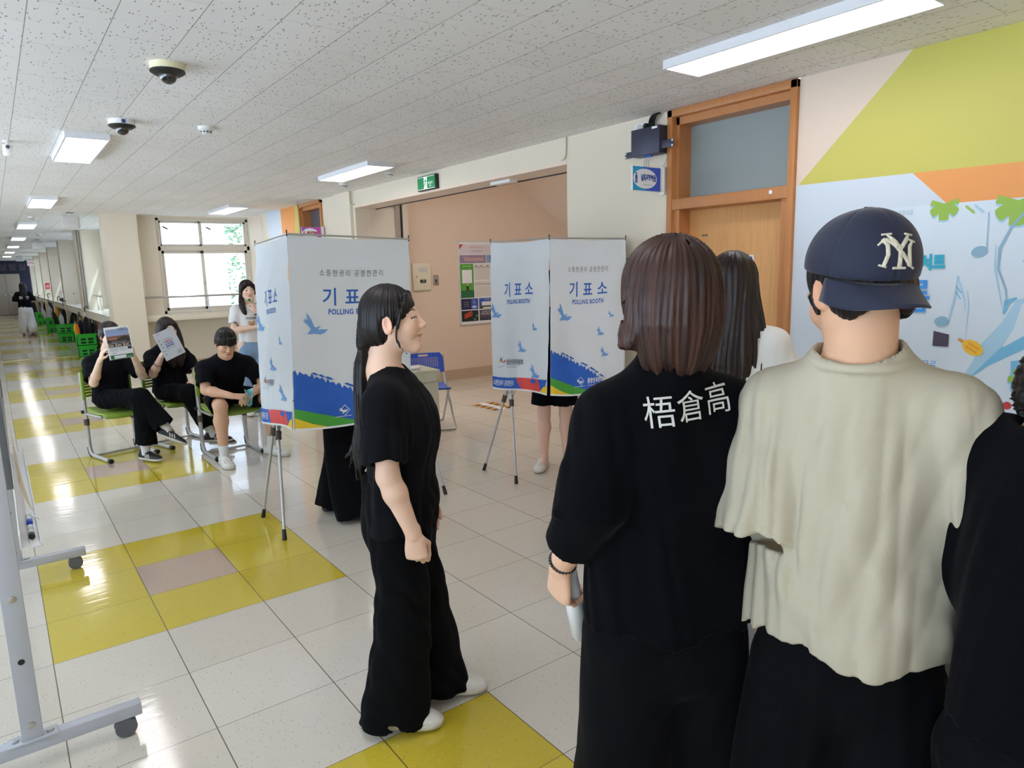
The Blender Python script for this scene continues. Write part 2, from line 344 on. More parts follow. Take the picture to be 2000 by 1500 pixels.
# window_1
def window_y(name, x0, x1, z0, z1, y, zt0, zt1, xm):
    b = MB(); d = .09
    for a in ((x0,z0,x1,z0+.055),(x0,z1-.05,x1,z1),(x0,z0,x0+.05,z1),(x1-.05,z0,x1,z1),(x0,zt0,x1,zt1)): b.bevbox(a[0], y, a[1], a[2], y+d, a[3], FRAME, .004)
    for za, zb in ((z0+.055, zt0), (zt1, z1-.05)):       # two sliding sashes in each light
        for k, (a, c, yy) in enumerate(((x0+.05, xm+.03, y+.045), (xm-.03, x1-.05, y+.01))):
            s = .05 if zb-za > .5 else .035
            for q in ((a,za,c,za+s),(a,zb-s,c,zb),(a,za,a+s,zb),(c-s,za,c,zb)): b.bevbox(q[0], yy, q[1], q[2], yy+.032, q[3], FRAME, .003)
    o = struct(b, name)
    g = MB(); g.box(x0+.05, y+.06, z0+.05, x1-.05, y+.064, z1-.05, GLASS); g.build('window_glass', o)
    h = MB(); h.bevbox(xm-.012, y-.012, (z0+zt0)/2-.06, xm+.012, y+.012, (z0+zt0)/2+.02, STEEL, .004); h.bevbox(xm-.012, y-.012, (zt1+z1)/2-.05, xm+.012, y+.012, (zt1+z1)/2+.02, STEEL, .004); h.build('window_latch', o)
    s = MB()
    for sx in (x0+.16, xm+.15): s.box(-.045, 0, -.012, .045, .002, .012, BLACK, Matrix.Translation((sx, y+.055, z1-.17)) @ Matrix.Rotation(.5, 4, 'Y'))
    s.build('window_sticker', o)
window_y('window_1', 2.40, W, 1.012, 2.69, WY+.02, 2.12, 2.20, 3.13)
# pillars, ledges and windows of the long corridor
PY = [9.82, 14.50, 19.10, 23.55, 28.0, 32.4, 36.8]
b = MB(); wl = MB()
for i, y in enumerate(PY):
    if i: b.box(1.57, y, 0, 2.07, y+.5, H, CREAM)
    y2 = PY[i+1] if i+1 < len(PY) else YE
    wl.box(2.06, y+.5, 0, 2.2, y2, 1.0, CREAM); wl.box(2.06, y+.5, 2.64, 2.2, y2, H, CREAM); wl.box(2.06, y+.5, 1., 2.2, y+.7, 2.64, CREAM); wl.box(2.06, y2-.2, 1., 2.2, y2, 2.64, CREAM); wl.box(2.06, y, 0, 2.2, y+.5, H, CREAM) if i else None
struct(b, 'wall_pillars'); struct(wl, 'wall_corridor_right')
wi = 2
for i, y in enumerate(PY):
    y2 = PY[i+1] if i+1 < len(PY) else YE
    a, c = y+.5, y2
    l = MB(); l.box(1.58, a, .84, 2.06, c, .985, LEDGE); l.box(1.57, a, .985, 2.06, c, 1.005, mat('ledge_top_stone', (232,228,218), .2))
    struct(l, 'trim_%d' % (i+2))
    w = MB(); ya, yb = a+.2, c-.2; n = 2; x = 2.07
    for q in ((ya,1.0,yb,1.06),(ya,2.58,yb,2.64),(ya,1.0,ya+.05,2.64),(yb-.05,1.0,yb,2.64),(ya,2.08,yb,2.16)): w.box(x, q[0], q[1], x+.09, q[2], q[3], FRAME)
    k = 4; st = (yb-ya-.1)/k
    for j in range(k):
        for za, zb in ((1.06,2.08),(2.16,2.58)):
            xx = x+.01+.04*(j % 2); p, q_ = ya+.05+j*st-.02, ya+.05+(j+1)*st+.02
            for r in ((p,za,q_,za+.04),(p,zb-.04,q_,zb),(p,za,p+.04,zb),(q_-.04,za,q_,zb)): w.box(xx, r[0], r[1], xx+.03, r[2], r[3], FRAME)
    o = struct(w, 'window_%d' % wi); wi += 1
    g = MB(); g.box(x+.06, ya, 1.05, x+.064, yb, 2.6, GLASS); g.build('window_glass', o)
# corridor end: navy wall round a double door
NAVY = mat('navy_paint', (34,38,66), .5); DOORG = mat('door_grey_beige', (186,172,156), .45)
b = MB(); b.box(XL, YE, 0, 2.2, YE+.2, H, NAVY); struct(b, 'wall_end')
b = MB(); b.box(-.75, YE-.03, .02, 1.22, YE+.0, 2.06, DOORG)
for x in (.63,): b.box(x-.004, YE-.034, .02, x+.004, YE-.028, 2.06, DARK)
o = struct(b, 'door_3')
b = MB()
for x in (.50, .76): b.lathe([(.055,0),(.055,.02),(.03,.03),(.03,.05)], STEEL, 16, Matrix.Translation((x, YE-.03, 1.0)) @ Matrix.Rotation(PI/2, 4, 'X'))
b.lathe([(.04,0),(.04,.02)], STEEL, 16, Matrix.Translation((.76, YE-.03, 1.25)) @ Matrix.Rotation(PI/2, 4, 'X')); b.build('door_handle', o)
ts = thing('wall_sign', (1.0, YE, 2.3), 'grey sign lettering on the navy wall above the far double door', 'sign')
for ch, x in (('실', .58), ('험', .98), ('실', 1.38)): b = MB(); stamp(b, shift(text2d(ch, .36), x-1.0, -.03), plane_fn((0,-.02,0), (1,0,0), (0,0,1)), mat('sign_grey', (110,100,100), .5)); b.build('letter', ts)
# threshold strip across the corridor
b = MB(); b.box(XL, 14.35, 0, 1.57, 14.46, .012, mat('threshold_metal', (206,200,186), .2, metal=.3)); struct(b, 'trim_20')
# alcove with stair underside
b = MB(); AX = 9.0
b.box(4.70, 5.44, 0, AX, 5.6, 3.8, PEACH); b.box(AX, .9, 0, AX+.2, 5.6, 3.8, PEACH); b.box(W+.22, .9, 0, AX, 1.10, 3.8, PEACH2)
b.box(W+.22, 5.34, 0, 4.70, 5.6, 3.8, CREAM2); b.box(W+.3, 1.1, 2.69, W+.5, 5.6, 3.9, PEACH)
struct(b, 'wall_alcove')
b = MB(); b.box(W+.22, .9, 3.7, AX+.2, 5.6, 3.9, PEACH2); struct(b, 'ceiling_alcove')
b = MB(); b.prism([(5.45,5.437,3.72),(6.68,5.437,2.98),(7.817,5.437,2.291),(8.99,5.437,1.58),(8.99,5.437,1.86),(5.95,5.437,3.72)], (0,-4.33,0), mat('stair_underside_paint', (238,218,200), .55)); struct(b, 'trim_21')
b = MB(); b.box(4.70, 5.425, 0, AX, 5.44, .155, BASEM); b.box(W+.22, 1.10, 0, AX, 1.115, .155, BASEM); struct(b, 'baseboard_alcove')
b = MB(); b.box(4.55, 5.30, 0, 4.615, 5.34, 2.6, STEEL); b.box(4.615, 5.335, 0, 4.66, 5.34, 2.6, DARK); b.box(4.66, 5.31, 0, 4.74, 5.44, 2.6, CREAM2); b.box(4.27, 1.1, 2.49, 4.285, 5.34, 2.53, DARK); struct(b, 'trim_22')
# doors in the right wall
def door(name, ya, yb, ztop, full=True):
    b = MB(); F = .045; x0 = W-.03; x1 = W+.2
    b.bevbox(x0, yb-F, 0, x1, yb, ztop, WOODF, .004); b.bevbox(x0, ya, 0, x1, ya+F, ztop, WOODF, .004); b.bevbox(x0, ya, ztop-.05, x1, yb, ztop, WOODF, .004)
    b.bevbox(x0+.005, ya+F, 2.03, x1, yb-F, 2.105, WOODF, .004)
    # inner linings
    b.box(W+.0, ya+F, 0, W+.2, ya+F+.05, 2.03, WOODF); b.box(W+.0, yb-F-.05, 0, W+.2, yb-F, 2.03, WOODF)
    b.box(W+.02, ya+F, 2.105, W+.2, ya+F+.025, ztop, WOODF); b.box(W+.02, yb-F-.025, 2.105, W+.2, yb-F, ztop, WOODF); b.box(W+.02, ya+F, ztop-.1, W+.2, yb-F, ztop-.05, WOODF)
    o = struct(b, name)
    p = MB(); p.bevbox(W+.12, ya+F+.05, .01, W+.16, yb-F-.05, 2.03, WOOD, .003); p.build('door_panel', o)
    g = MB(); g.box(W+.15, ya+F+.025, 2.105, W+.156, yb-F-.025, ztop-.1, TGLASS if full else mat('dark_transom', (90,92,100), .2)); g.build('transom_glass', o)
    r = MB(); r.box(W+.175, ya+.02, 0, W+.2, yb-.02, 2.1, WOODD)
    k = MB(); k.tube([(W+.12, ya+.17, 1.02), (W+.07, ya+.17, 1.02), (W+.07, ya+.28, 1.02)], .01, STEEL); k.lathe([(.028,0),(.028,.01)], STEEL, 16, Matrix.Translation((W+.12, ya+.17, 1.02)) @ Matrix.Rotation(-PI/2, 4, 'Y')); k.build('door_handle', o)
    return o
door('door_1', D1a, D1b, H-.005); door('door_2', D2a, D2b, H-.005, False)
# room behind the near door, seen through its transom
b = MB(); RM = mat('room_paint', (176,186,184), .6)
b.box(W+.22, -3.2, 2.6, 8.2, .9, 2.7, RM); b.box(8.0, -3.2, 0, 8.2, .9, 2.6, RM); b.box(W+.22, .75, 0, 8.0, .9, 2.6, RM); b.box(W+.22, -3.2, 0, 8.2, -3.0, 2.6, RM); b.box(W+.22, -3.2, -.2, 9, .9, 0, RM); struct(b, 'wall_side_room')
# outside: pale facade, trees, ground
b = MB(); FAC = mat('pale_facade', (240,240,246), .7, noise=.03, nscale=1.0); JN = mat('facade_joint', (205,206,216), .7)
b.box(2.3, 17.0, -1, 5.15, 17.6, 9, FAC); b.box(5.15, 17.0, -1, 5.35, 24, 9, FAC)
for z in (-.2,.7,1.6,2.05,3.3,4.2): b.box(2.3, 16.985, z, 5.15, 17.0, z+.02, JN)
for x in (3.1,3.9,4.55): b.box(x, 16.985, -1, x+.02, 17.0, 9, JN)
b.box(4.62, 16.93, -1, 4.72, 17.0, 9, JN)
ob = b.build('school_annex', None, label='pale panelled building seen through the hall window', category='building')
b = MB(); b.box(2.2, 10.6, -1.2, 40, 60, -1.0, mat('courtyard_ground', (190,192,186), .8)); struct(b, 'floor_courtyard')
def blob_tree(name, c, s, label):
    rnd = random.Random(int(c[0]*97+c[1]*13)); t = thing(name, (c[0], c[1], -1), label, 'tree', group=None)
    b = MB(); b.tube([(0,0,0),(.1,0,1.2),(0,.1,2.2)], [.16,.12,.06], mat('bark', (90,74,60), .8)); b.build('trunk', t)
    b = MB(); LM = mat('tree_leaf', (120,158,120), .6)
    for k in range(1600):
        th = rnd.uniform(0, 2*PI); ph = math.acos(rnd.uniform(-1,1)); r = s*rnd.uniform(.6,1)**.5
        p = Vector((r*math.sin(ph)*math.cos(th), r*math.sin(ph)*math.sin(th), 2.6+r*1.5*math.cos(ph)))
        M = Matrix.Translation(p) @ Matrix.Rotation(rnd.uniform(0,6), 4, 'Z') @ Matrix.Rotation(rnd.uniform(0,3), 4, 'X')
        b.add([M @ Vector(v) for v in ((-.09,0,0),(0,-.05,.02),(.1,0,0),(0,.05,.02))], [(0,1,2,3)], LM)
    b.build('foliage', t)
blob_tree('courtyard_tree', (7.2, 21.5), 1.5, 'green tree beyond the pale building, at the right edge of the hall window')
# ---------------------------------------------------------------- lamps
LM_E = mat('lamp_diffuser', (255,248,250), .4, emit=LAMP); LM_F = mat('lamp_housing', (226,228,232), .4)
def lamp(x, y, w, l, label, first=[None]):
    key = (w, l)
    t = thing('ceiling_lamp', (x, y, H), label, 'ceiling light', group='ceiling light panels')
    b = MB(); z = -.045
    for q in ((-w/2-.012,-l/2-.012,-w/2,l/2+.012),(w/2,-l/2-.012,w/2+.012,l/2+.012),(-w/2,-l/2-.012,w/2,-l/2),(-w/2,l/2,w/2,l/2+.012)): b.box(q[0], q[1], z, q[2], q[3], 0, LM_F)
    b.box(-w/2, -l/2, -.012, w/2, l/2, 0, LM_F); b.build('housing', t)
    d = MB(); d.box(-w/2, -l/2, z+.003, w/2, l/2, z+.010, LM_E); d.build('diffuser', t)
    return t
lamp(.685, 3.38, .27, 1.25, 'largest light panel at left, beyond the two dome cameras')
lamp(.665, 8.1, .27, 1.25, 'second light panel from the front in the left row')
lamp(.66, 12.9, .27, 1.25, 'third light panel from the front in the left row, just past the threshold')
for k, y in enumerate((17.6, 22.3, 27.0, 31.7)): lamp(.66, y, .27, 1.25, ['fourth light panel in the left row, deep in the corridor', 'small fifth light panel of the left row', 'tiny sixth light panel of the left row, far down the corridor', 'last tiny light panel before the navy wall'][k])
lamp(3.155, 8.35, .27, 1.25, 'light panel near the hall window')
lamp(3.20, 3.62, .27, 1.25, 'light panel above the left polling booth, near the exit sign')
lamp(3.14, -1.42, .27, 1.25, 'long bright light panel at top right, above the wooden door')
for (x, y, q_) in ((.68,-1.4,'left row, above the whiteboard'), (.68,-5.9,'left row, behind the camera'), (3.14,-5.9,'right row, behind the camera')): lamp(x, y, .27, 1.25, 'ceiling light panel of the '+q_)
t = thing('ceiling_lamp', (4.95, 2.9, 3.7), 'light panel on the high ceiling of the stair alcove', 'ceiling light'); b = MB(); b.box(-.3,-.6,-.05,.3,.6,0,LM_F); b.build('housing', t); b = MB(); b.box(-.28,-.58,-.06,.28,.58,-.05,mat('alcove_fill_light', (255,250,246), .4, emit=LAMP*1.6)); b.build('diffuser', t)  # unseen lamp added to brighten the alcove walls
# ================================================================ FIXTURES
TW = mat('white_plastic', (232,232,230), .4); TG = mat('grey_plastic', (90,90,94), .45)
def dome(x, y, label, base, tag):
    t = thing('dome_camera', (x, y, H), label, 'security camera', group='dome cameras on the ceiling')
    b = MB(); b.lathe([(.083,0),(.083,-.032),(.078,-.036)], base, 32); b.build('mount', t)
    b = MB(); b.lathe([(.084,-.034),(.084,-.042),(.062,-.056),(.045,-.056)], BLACK, 32); b.build('collar', t)
    b = MB(); b.lathe([(.043*math.cos(a), -.056-.043*math.sin(a)) for a in [k*PI/2/8 for k in range(8)]]+[(.001,-.099)], mat('smoked_dome', (30,30,34), .05, coat=1.), 24); b.build('dome', t)
    if tag: b = MB(); b.box(-.012,-.0845,-.03,.012,-.0825,-.006, mat('blue_sticker', (44,66,120), .5)); b.build('sticker', t)
dome(.832, .632, 'larger dome camera at upper left with cream mount', mat('cream_plastic', (232,226,190), .45), False)
dome(.832, 2.172, 'smaller dome camera beyond the first, white mount with a blue sticker', TW, True)
def smoke(x, y, label):
    t = thing('smoke_detector', (x, y, H), label, 'smoke detector', group='smoke detectors on the ceiling')
    b = MB(); b.lathe([(.055,0),(.055,-.02),(.046,-.026)], TW, 28); b.build('base', t)
    b = MB(); b.lathe([(.036,-.024),(.036,-.046),(.028,-.052)], TW, 24)
    for k in range(10):
        a = 2*PI*k/10; b.box(-.007,.0345,-.043,.007,.0375,-.031, TG, Matrix.Rotation(a, 4, 'Z'))
    b.build('head', t)
smoke(1.369, 2.12, 'smoke detector right of the two dome cameras')
smoke(3.574, 3.545, 'smoke detector between the ceiling light and the exit sign')
smoke(3.537, 4.674, 'smoke detector below left of the ceiling light, the farther of the right pair')
smoke(.66, 10.9, 'small smoke detector beyond the second ceiling light of the left row')
smoke(1.0, 16.0, 'small smoke detector far down the corridor near the pillars')
t = thing('motion_sensor', (.21, 3.38, H), 'white cylindrical motion sensor at the left edge of the ceiling', 'sensor'); b = MB(); b.lathe([(.03,0),(.03,-.012),(.012,-.016),(.012,-.03),(.032,-.032),(.036,-.10),(.03,-.115)], TW, 24); b.build('body', t)
b = MB(); b.lathe([(.014,0),(.014,.006)], TG, 16, Matrix.Translation((.0,-.034,-.05)) @ Matrix.Rotation(PI/2, 4, 'X')); b.build('lens', t)
def ap(x, y, label):
    t = thing('access_point', (x, y, H), label, 'wireless access point', group='access points under the ceiling')
    b = MB(); b.bevbox(-.05,-.02,-.012,.05,.02,0,TG,.003); b.tube([(0,0,-.01),(0,0,-.05)],.012,TW); b.build('bracket', t)
    b = MB(); b.bevbox(-.125,-.02,-.25,.125,.02,-.045,mat('ap_grey',(204,203,200),.4),.018,seg=4); b.build('body', t)
    b = MB(); stamp(b, line2d([(-.02,-.005),(-.01,.008),(0,-.003),(.018,-.007)], .003), plane_fn((0,-.021,-.15),(1,0,0),(0,0,1)), TG); b.build('emblem', t)
ap(1.13, 9.9, 'square white access point hanging before the first pillar'); ap(1.08, 18.5, 'smaller access point hanging farther down the corridor'); ap(1.05, 31.0, 'white box hanging before the navy wall')
# exit sign
t = thing('exit_sign', (W-.02, 3.365, 2.60), 'green running-man exit sign on the beam over the alcove', 'exit sign')
b = MB(); b.bevbox(-.025,-.195,-.078,.02,.195,.078,BLACK,.004); b.build('case', t)
f = plane_fn((-.027,0,0),(0,-1,0),(0,0,1)); GR = mat('exit_green', (20,120,72), .4, emit=.35); WH = mat('exit_white', (235,245,238), .4, emit=.5)
b = MB(); stamp(b, rect2d(-.185,-.068,.185,.068), f, GR); f = plane_fn((-.029,0,0),(0,-1,0),(0,0,1)); stamp(b, rect2d(-.045,-.062,.02,.062), f, WH); stamp(b, rect2d(-.18,-.066,.18,-.062), f, WH); stamp(b, rect2d(-.18,.062,.18,.066), f, WH)
g = plane_fn((-.031,0,0),(0,-1,0),(0,0,1)); stamp(b, ell2d(-.008,.045,.009,.009), g, GR)
for l in ([(-.01,.034),(-.014,.0),(.002,-.02),(-.004,-.055)], [(-.014,.0),(-.03,-.02),(-.04,-.03)], [(-.01,.03),(.01,.018),(.014,.004)], [(-.01,.03),(-.028,.022),(-.03,.006)]): stamp(b, line2d(l, .012), g, GR)
stamp(b, shift(text2d('비상구', .036), .09, -.02), f, WH); stamp(b, shift(text2d('EXIT', .02), .09, -.045), f, WH); b.build('face', t)
# network switch with cables, wall socket
t = thing('network_switch', (W, .13, 2.53), 'dark network switch mounted on the wall above the blue sign', 'network switch')
NSW = mat('switch_case', (58,60,78), .45, metal=.3)
b = MB(); b.bevbox(-.105,-.13,-.10,-.005,.14,.09,NSW,.004); b.box(-.106,-.11,.07,-.105,-.06,.085,TW); b.build('case', t)
for q, dots in (((.12,-.10,.215,-.055),((.205,-.065),(.205,-.09))),((-.245,-.075,-.12,-.02),((-.235,-.03),(-.235,-.065)))):
    b = MB(); b.bevbox(-.09,q[0],q[1],-.086,q[2],q[3],NSW,.001)
    for y, z in dots: b.box(-.093,y-.006,z-.006,-.09,y+.006,z+.006,TW)
    b.build('rack_ear', t)
b = MB()
for k in range(4): b.box(-.09,.02-.02*k,-.115,-.07,.034-.02*k,-.10,mat('blue_plug', (50,96,180), .4))
b.build('plug', t)
def cab(name, pts, r, m):
    P = [Vector(p) for p in pts]; out = []
    for i in range(len(P)-1):
        p0 = P[max(i-1,0)]; p1 = P[i]; p2 = P[i+1]; p3 = P[min(i+2,len(P)-1)]
        for k in range(8):
            s = k/8; out.append(.5*((2*p1)+(p2-p0)*s+(2*p0-5*p1+4*p2-p3)*s*s+(3*p1-p0-3*p2+p3)*s**3))
    out.append(P[-1]); b = MB(); b.tube(out, r, m, 8); return b
GC = mat('grey_cable', (176,174,168), .5)
for k in range(3): cab('c', [(-.08,.02-.02*k,-.11),(-.08,.03-.02*k,-.19-.01*k),(-.05,-.05,-.24+.01*k),(-.03,-.12,-.17),(-.012,-.135-.006*k,-.05),(-.012,-.14-.006*k,.12),(-.012,-.12-.006*k,.18)], .0035, GC).build('network_cable', t)
for k in range(3): cab('c', [(-.04,.0-.015*k,.09),(-.03,.03-.02*k,.13),(-.05,-.01-.02*k,.17),(-.03,-.05-.01*k,.185)], .008, BLACK).build('power_cable', t)
t = thing('wall_socket', (W, .225, 2.645), 'white double wall socket with a black plug, just under the ceiling', 'socket'); b = MB(); b.bevbox(-.02,-.09,-.038,0,.09,.038,TW,.008)
for y in (-.04,.04): b.lathe([(.027,0),(.027,.002),(.021,.002)], mat('socket_grey',(200,200,198),.5), 20, Matrix.Translation((-.02,y,0)) @ Matrix.Rotation(-PI/2,4,'Y'))
b.build('plate', t); b = MB(); b.lathe([(.02,0),(.02,.03),(.012,.04)], BLACK, 16, Matrix.Translation((-.02,-.04,0)) @ Matrix.Rotation(-PI/2,4,'Y')); b.build('plug', t)
# hanging room signs
def room_sign(x1, y, z, w, h, txt, sub, cols, label, man):
    t = thing('room_sign', (x1, y, z), label, 'sign')
    b = MB(); b.bevbox(-.012,-.02,-h/2-.02,.012,.02,h/2+.01, TW,.003); b.box(-.03,-.012,-h/2,0,.012,h/2,TW); b.build('wall_bracket', t)
    b = MB(); b.bevbox(-w-.03,-.006,-h/2,-.03,.006,h/2,TW,.002); f = plane_fn((-w/2-.03,-.0075,0),(1,0,0),(0,0,1))
    stamp(b, rect2d(-w/2+.004,-h/2+.002,w/2-.002,h/2-.002), f, mat(cols[0],cols[1],.35)); f = plane_fn((-w/2-.03,-.0085,0),(1,0,0),(0,0,1)); stamp(b, poly2d([(-w/2+.004,h/2-.002),(-w/2+.004,h*.1),(-w*.1,h/2-.002)]), f, mat(cols[2],cols[3],.35)); stamp(b, poly2d([(-w/2+.004,-h/2+.002),(w*.0,-h/2+.002),(-w/2+.004,-h*.1)]), f, mat(cols[2],cols[3],.35))
    f = plane_fn((-w/2-.03,-.0095,0),(1,0,0),(0,0,1)); stamp(b, ell2d(-.02,0,w*.42,h*.41,40), f, mat('sign_white',(238,240,244),.35))
    f = plane_fn((-w/2-.03,-.0105,0),(1,0,0),(0,0,1)); tm = mat(cols[4],cols[5],.4); stamp(b, shift(text2d(txt, h*.27, sx=.62, bold=.012), .015, -h*.06), f, tm); stamp(b, shift(text2d(sub, h*.10, sx=.9), .01, -h*.28), f, mat('sign_sub_grey',(130,136,150),.5))
    stamp(b, ell2d(-w*.38,h*.19,.008,.008), f, tm); stamp(b, poly2d([(-w*.38-.011,h*.13),(-w*.38-.011,-h*.2),(-w*.38-.002,-h*.2),(-w*.38-.002,-h*.02),(-w*.38+.002,-h*.02),(-w*.38+.002,-h*.2),(-w*.38+.011,-h*.2),(-w*.38+.011,h*.13)] if man else [(-w*.38-.004,h*.14),(-w*.38-.014,-h*.1),(-w*.38-.004,-h*.1),(-w*.38-.004,-h*.22),(-w*.38+.004,-h*.22),(-w*.38+.004,-h*.1),(-w*.38+.014,-h*.1),(-w*.38+.004,h*.14)]), f, tm)
    b.build('panel', t)
room_sign(W-.03, 0.03, 2.245, .29, .165, '남학생탈의실', "Man's Restroom", ('sign_blue',(62,98,208),'sign_cyan',(30,160,214),'sign_text_blue',(36,80,170)), "blue and white changing-room sign sticking out beside the wooden door", True)
room_sign(W-.03, 6.42, 2.225, .29, .18, '여학생탈의실', "Woman's Restroom", ('sign_magenta',(206,70,180),'sign_violet',(150,70,190),'sign_text_red',(170,40,80)), "pink and white changing-room sign beside the far wooden door", False)
# small posters on the near door
def flat_poster(name, cat, o, ux, w, h, base, items, label, th=.003):
    ux = Vector(ux); n = ux.cross(Vector((0,0,1))).normalized(); t = thing(name, o, label, cat)
    b = MB(); fb = plane_fn((0,0,0),ux,(0,0,1),-.0); b.prism([fb(-w/2,-h/2), fb(w/2,-h/2), fb(w/2,h/2), fb(-w/2,h/2)], n*th, base)
    for k, (vf, m) in enumerate(items): stamp(b, vf, plane_fn((0,0,0),ux,(0,0,1), th+.0006*(1+(k % 12))), m)
    b.build('sheet', t); return t
DBL = mat('poster_blue',(30,104,190),.4); PW = mat('print_white',(240,242,244),.5); PK = mat('print_dark',(40,44,56),.5); PGY = mat('print_grey',(150,154,160),.5); PG = mat('print_green',(92,168,64),.5); PG2 = mat('print_dark_green',(40,112,70),.5); PY_ = mat('print_yellow',(240,190,60),.5); PR = mat('print_red',(200,60,70),.5)
flat_poster('safety_notice','poster',(W+.118,-.52,1.57),(0,-1,0),.24,.25,PW,[(rect2d(-.11,-.115,.11,.115),DBL),(shift(text2d('안전 수칙',.045),.0,.05),PW)]+[(rect2d(-.08,-.02-.03*k,.08,-.012-.03*k),PW) for k in range(3)],'blue notice sheet on the wooden door behind the long-haired person')
flat_poster('door_label','label',(W+.118,-.235,1.845),(0,-1,0),.045,.012,BLACK,[(shift(text2d('남자탈의실',.008),0,-.003),PW)],'tiny black label plate on the wooden door')
flat_poster('door_label','label',(W-.031,-.845,2.075),(0,-1,0),.022,.022,PW,[],'small white sticker on the crossbar of the door frame')
flat_poster('door_label','label',(W-.031,-.97,1.05),(0,-1,0),.02,.05,PW,[(shift(text2d('11',.018),0,-.006),PK)],'small white number tag on the right door post')
flat_poster('wall_poster','poster',(W-.003,.30,1.405),(0,-1,0),.34,.60,PG,[(rect2d(-.17,-.19,.17,.12),mat('print_cream',(226,228,206),.5)),(rect2d(-.17,.12,.17,.18),PY_),(rect2d(-.17,.115,.17,.122),PK),(ell2d(-.02,-.08,.03,.06),mat('print_blue2',(60,100,200),.5)),(ell2d(.02,.0,.03,.07),PK),(shift(text2d('함께 투표합시다',.03),0,-.24),PW),(shift(text2d('선거관리위원회',.026),0,-.28),PW)],'green poster on the cream wall behind the brown-haired head')
# big concert banner
BB = mat('banner_print',(214,228,240),.45,noise=.05,nscale=2.2); BC = mat('banner_cyan',(40,176,208),.45); BL = mat('banner_blue',(60,150,235),.45); BN = mat('banner_note',(140,180,206),.45); BS = mat('banner_splash',(172,212,236),.45); BS2 = mat('banner_splash_deep',(120,190,226),.45); LG = mat('banner_leaf',(150,188,72),.45); LS = mat('banner_leaf_shade',(166,206,228),.45); POP = mat('popsicle_yellow',(246,196,60),.45); POP2 = mat('popsicle_deep',(238,166,40),.45)
def Y2(px, pz): return (-px, pz)       # banner coords: x = -y, y = z
items = []
def T(s, y, z, h, m, **k): items.append((shift(text2d(s, h, **k), -y, z), m))
bo = (W-.0045, -2.28, 1.36)
def bc(y, z): return (-(y)+bo[1], z-bo[2])
def I(vf, m): items.append((([(-x+bo[1], y-bo[2]) for x, y in vf[0]], [tuple(reversed(f)) for f in vf[1]]), m))   # vf given in wall (y, z)
def TT(s, yc, z, h, m, **k): items.append((shift(text2d(s, h, **k), bo[1]-yc, z-bo[2]), m))
def smear(pts, w, m): I(line2d(pts, w), m)
smear([(-1.98,1.00),(-2.05,1.10),(-2.09,1.18),(-2.16,1.30),(-2.20,1.42),(-2.30,1.46)], [.02,.06,.09,.06,.03,.004], BS)
smear([(-2.09,1.10),(-2.16,1.17),(-2.26,1.24),(-2.36,1.30)], [.01,.05,.06,.01], BS2); smear([(-2.02,1.03),(-2.10,1.12),(-2.15,1.20)], [.004,.025,.004], BS2)
smear([(-2.14,1.36),(-2.15,1.42),(-2.19,1.44)], [.01,.03,.01], BS2)
smear([(-2.30,1.98),(-2.20,1.86),(-2.14,1.78),(-2.10,1.68),(-2.10,1.58),(-2.14,1.48),(-2.15,1.40)], [.006,.010,.012,.014,.010,.008,.004], BN)
smear([(-2.08,1.70),(-2.085,1.58),(-2.11,1.48),(-2.13,1.40)], [.003,.006,.006,.002], BS); smear([(-1.98,1.24),(-1.985,1.40),(-1.97,1.48)], [.002,.004,.002], BS); smear([(-2.2,1.62),(-2.26,1.58),(-2.3,1.7)], [.01,.04,.01], BS)
TT('어린이 문화예술공감사업', -1.575, 1.876, .030, mat('banner_grey', (150,180,196), .5), sx=.72)
TT('찾아가는', -1.60, 1.685, .060, BC, sx=.8, bold=.012); TT('여름 콘서트', -1.70, 1.590, .085, BC, sx=.78, bold=.016)
TT('여름', -1.66, 1.372, .19, BL, sx=.82, bold=.01)
def mleaf(cy, cz, s, rot, m, ms):
    for mm, off in ((ms, (.012,-.010)), (m, (0,0))):
        pts = []
        for k in range(41):
            a = -PI*.12+PI*1.24*k/40; r = s*(1-.38*(max(0, math.sin(a*7))**4))*(.8+.2*math.sin(a)); pts.append((cy+off[0]*0+r*math.cos(a+rot), cz+off[1]+r*math.sin(a+rot)))
        I(fill2d(pts+[(cy, cz)]), mm)
mleaf(-1.835, 1.918, .085, PI, LG, LS); mleaf(-2.16, 1.905, .12, PI, LG, LS)
for k in range(4): I(ell2d(-1.945-.02*k, 1.888-.006*(k % 2)*3, .018, .006, 14, .8), LG if k < 2 else LS)
I(ell2d(-2.012,1.668,.036,.027,28,-.3), BN); smear([(-2.043,1.68),(-2.04,1.86)], .004, BN)
I(ell2d(-1.866,1.312,.034,.026,28,-.1), BN); smear([(-1.897,1.32),(-1.915,1.42),(-1.924,1.55)], [.006,.008,.003], BS); smear([(-1.924,1.55),(-1.945,1.48),(-1.965,1.42),(-1.97,1.36)], [.003,.014,.008,.002], BS)
for k in range(2): smear([(-1.918,1.50-.03*k),(-1.945,1.46-.03*k)], .006, BS2)
I(ell2d(-2.23,1.86,.04,.035,24), BN)
cs = [(-.048,-.03),(.03,-.034),(.046,-.022),(.048,.022),(.036,.034),(-.036,.034),(-.048,.022)]
def rotp(pts, a, cy, cz, s=1): return [(cy+s*(x*math.cos(a)-y*math.sin(a)), cz+s*(x*math.sin(a)+y*math.cos(a))) for x, y in pts]
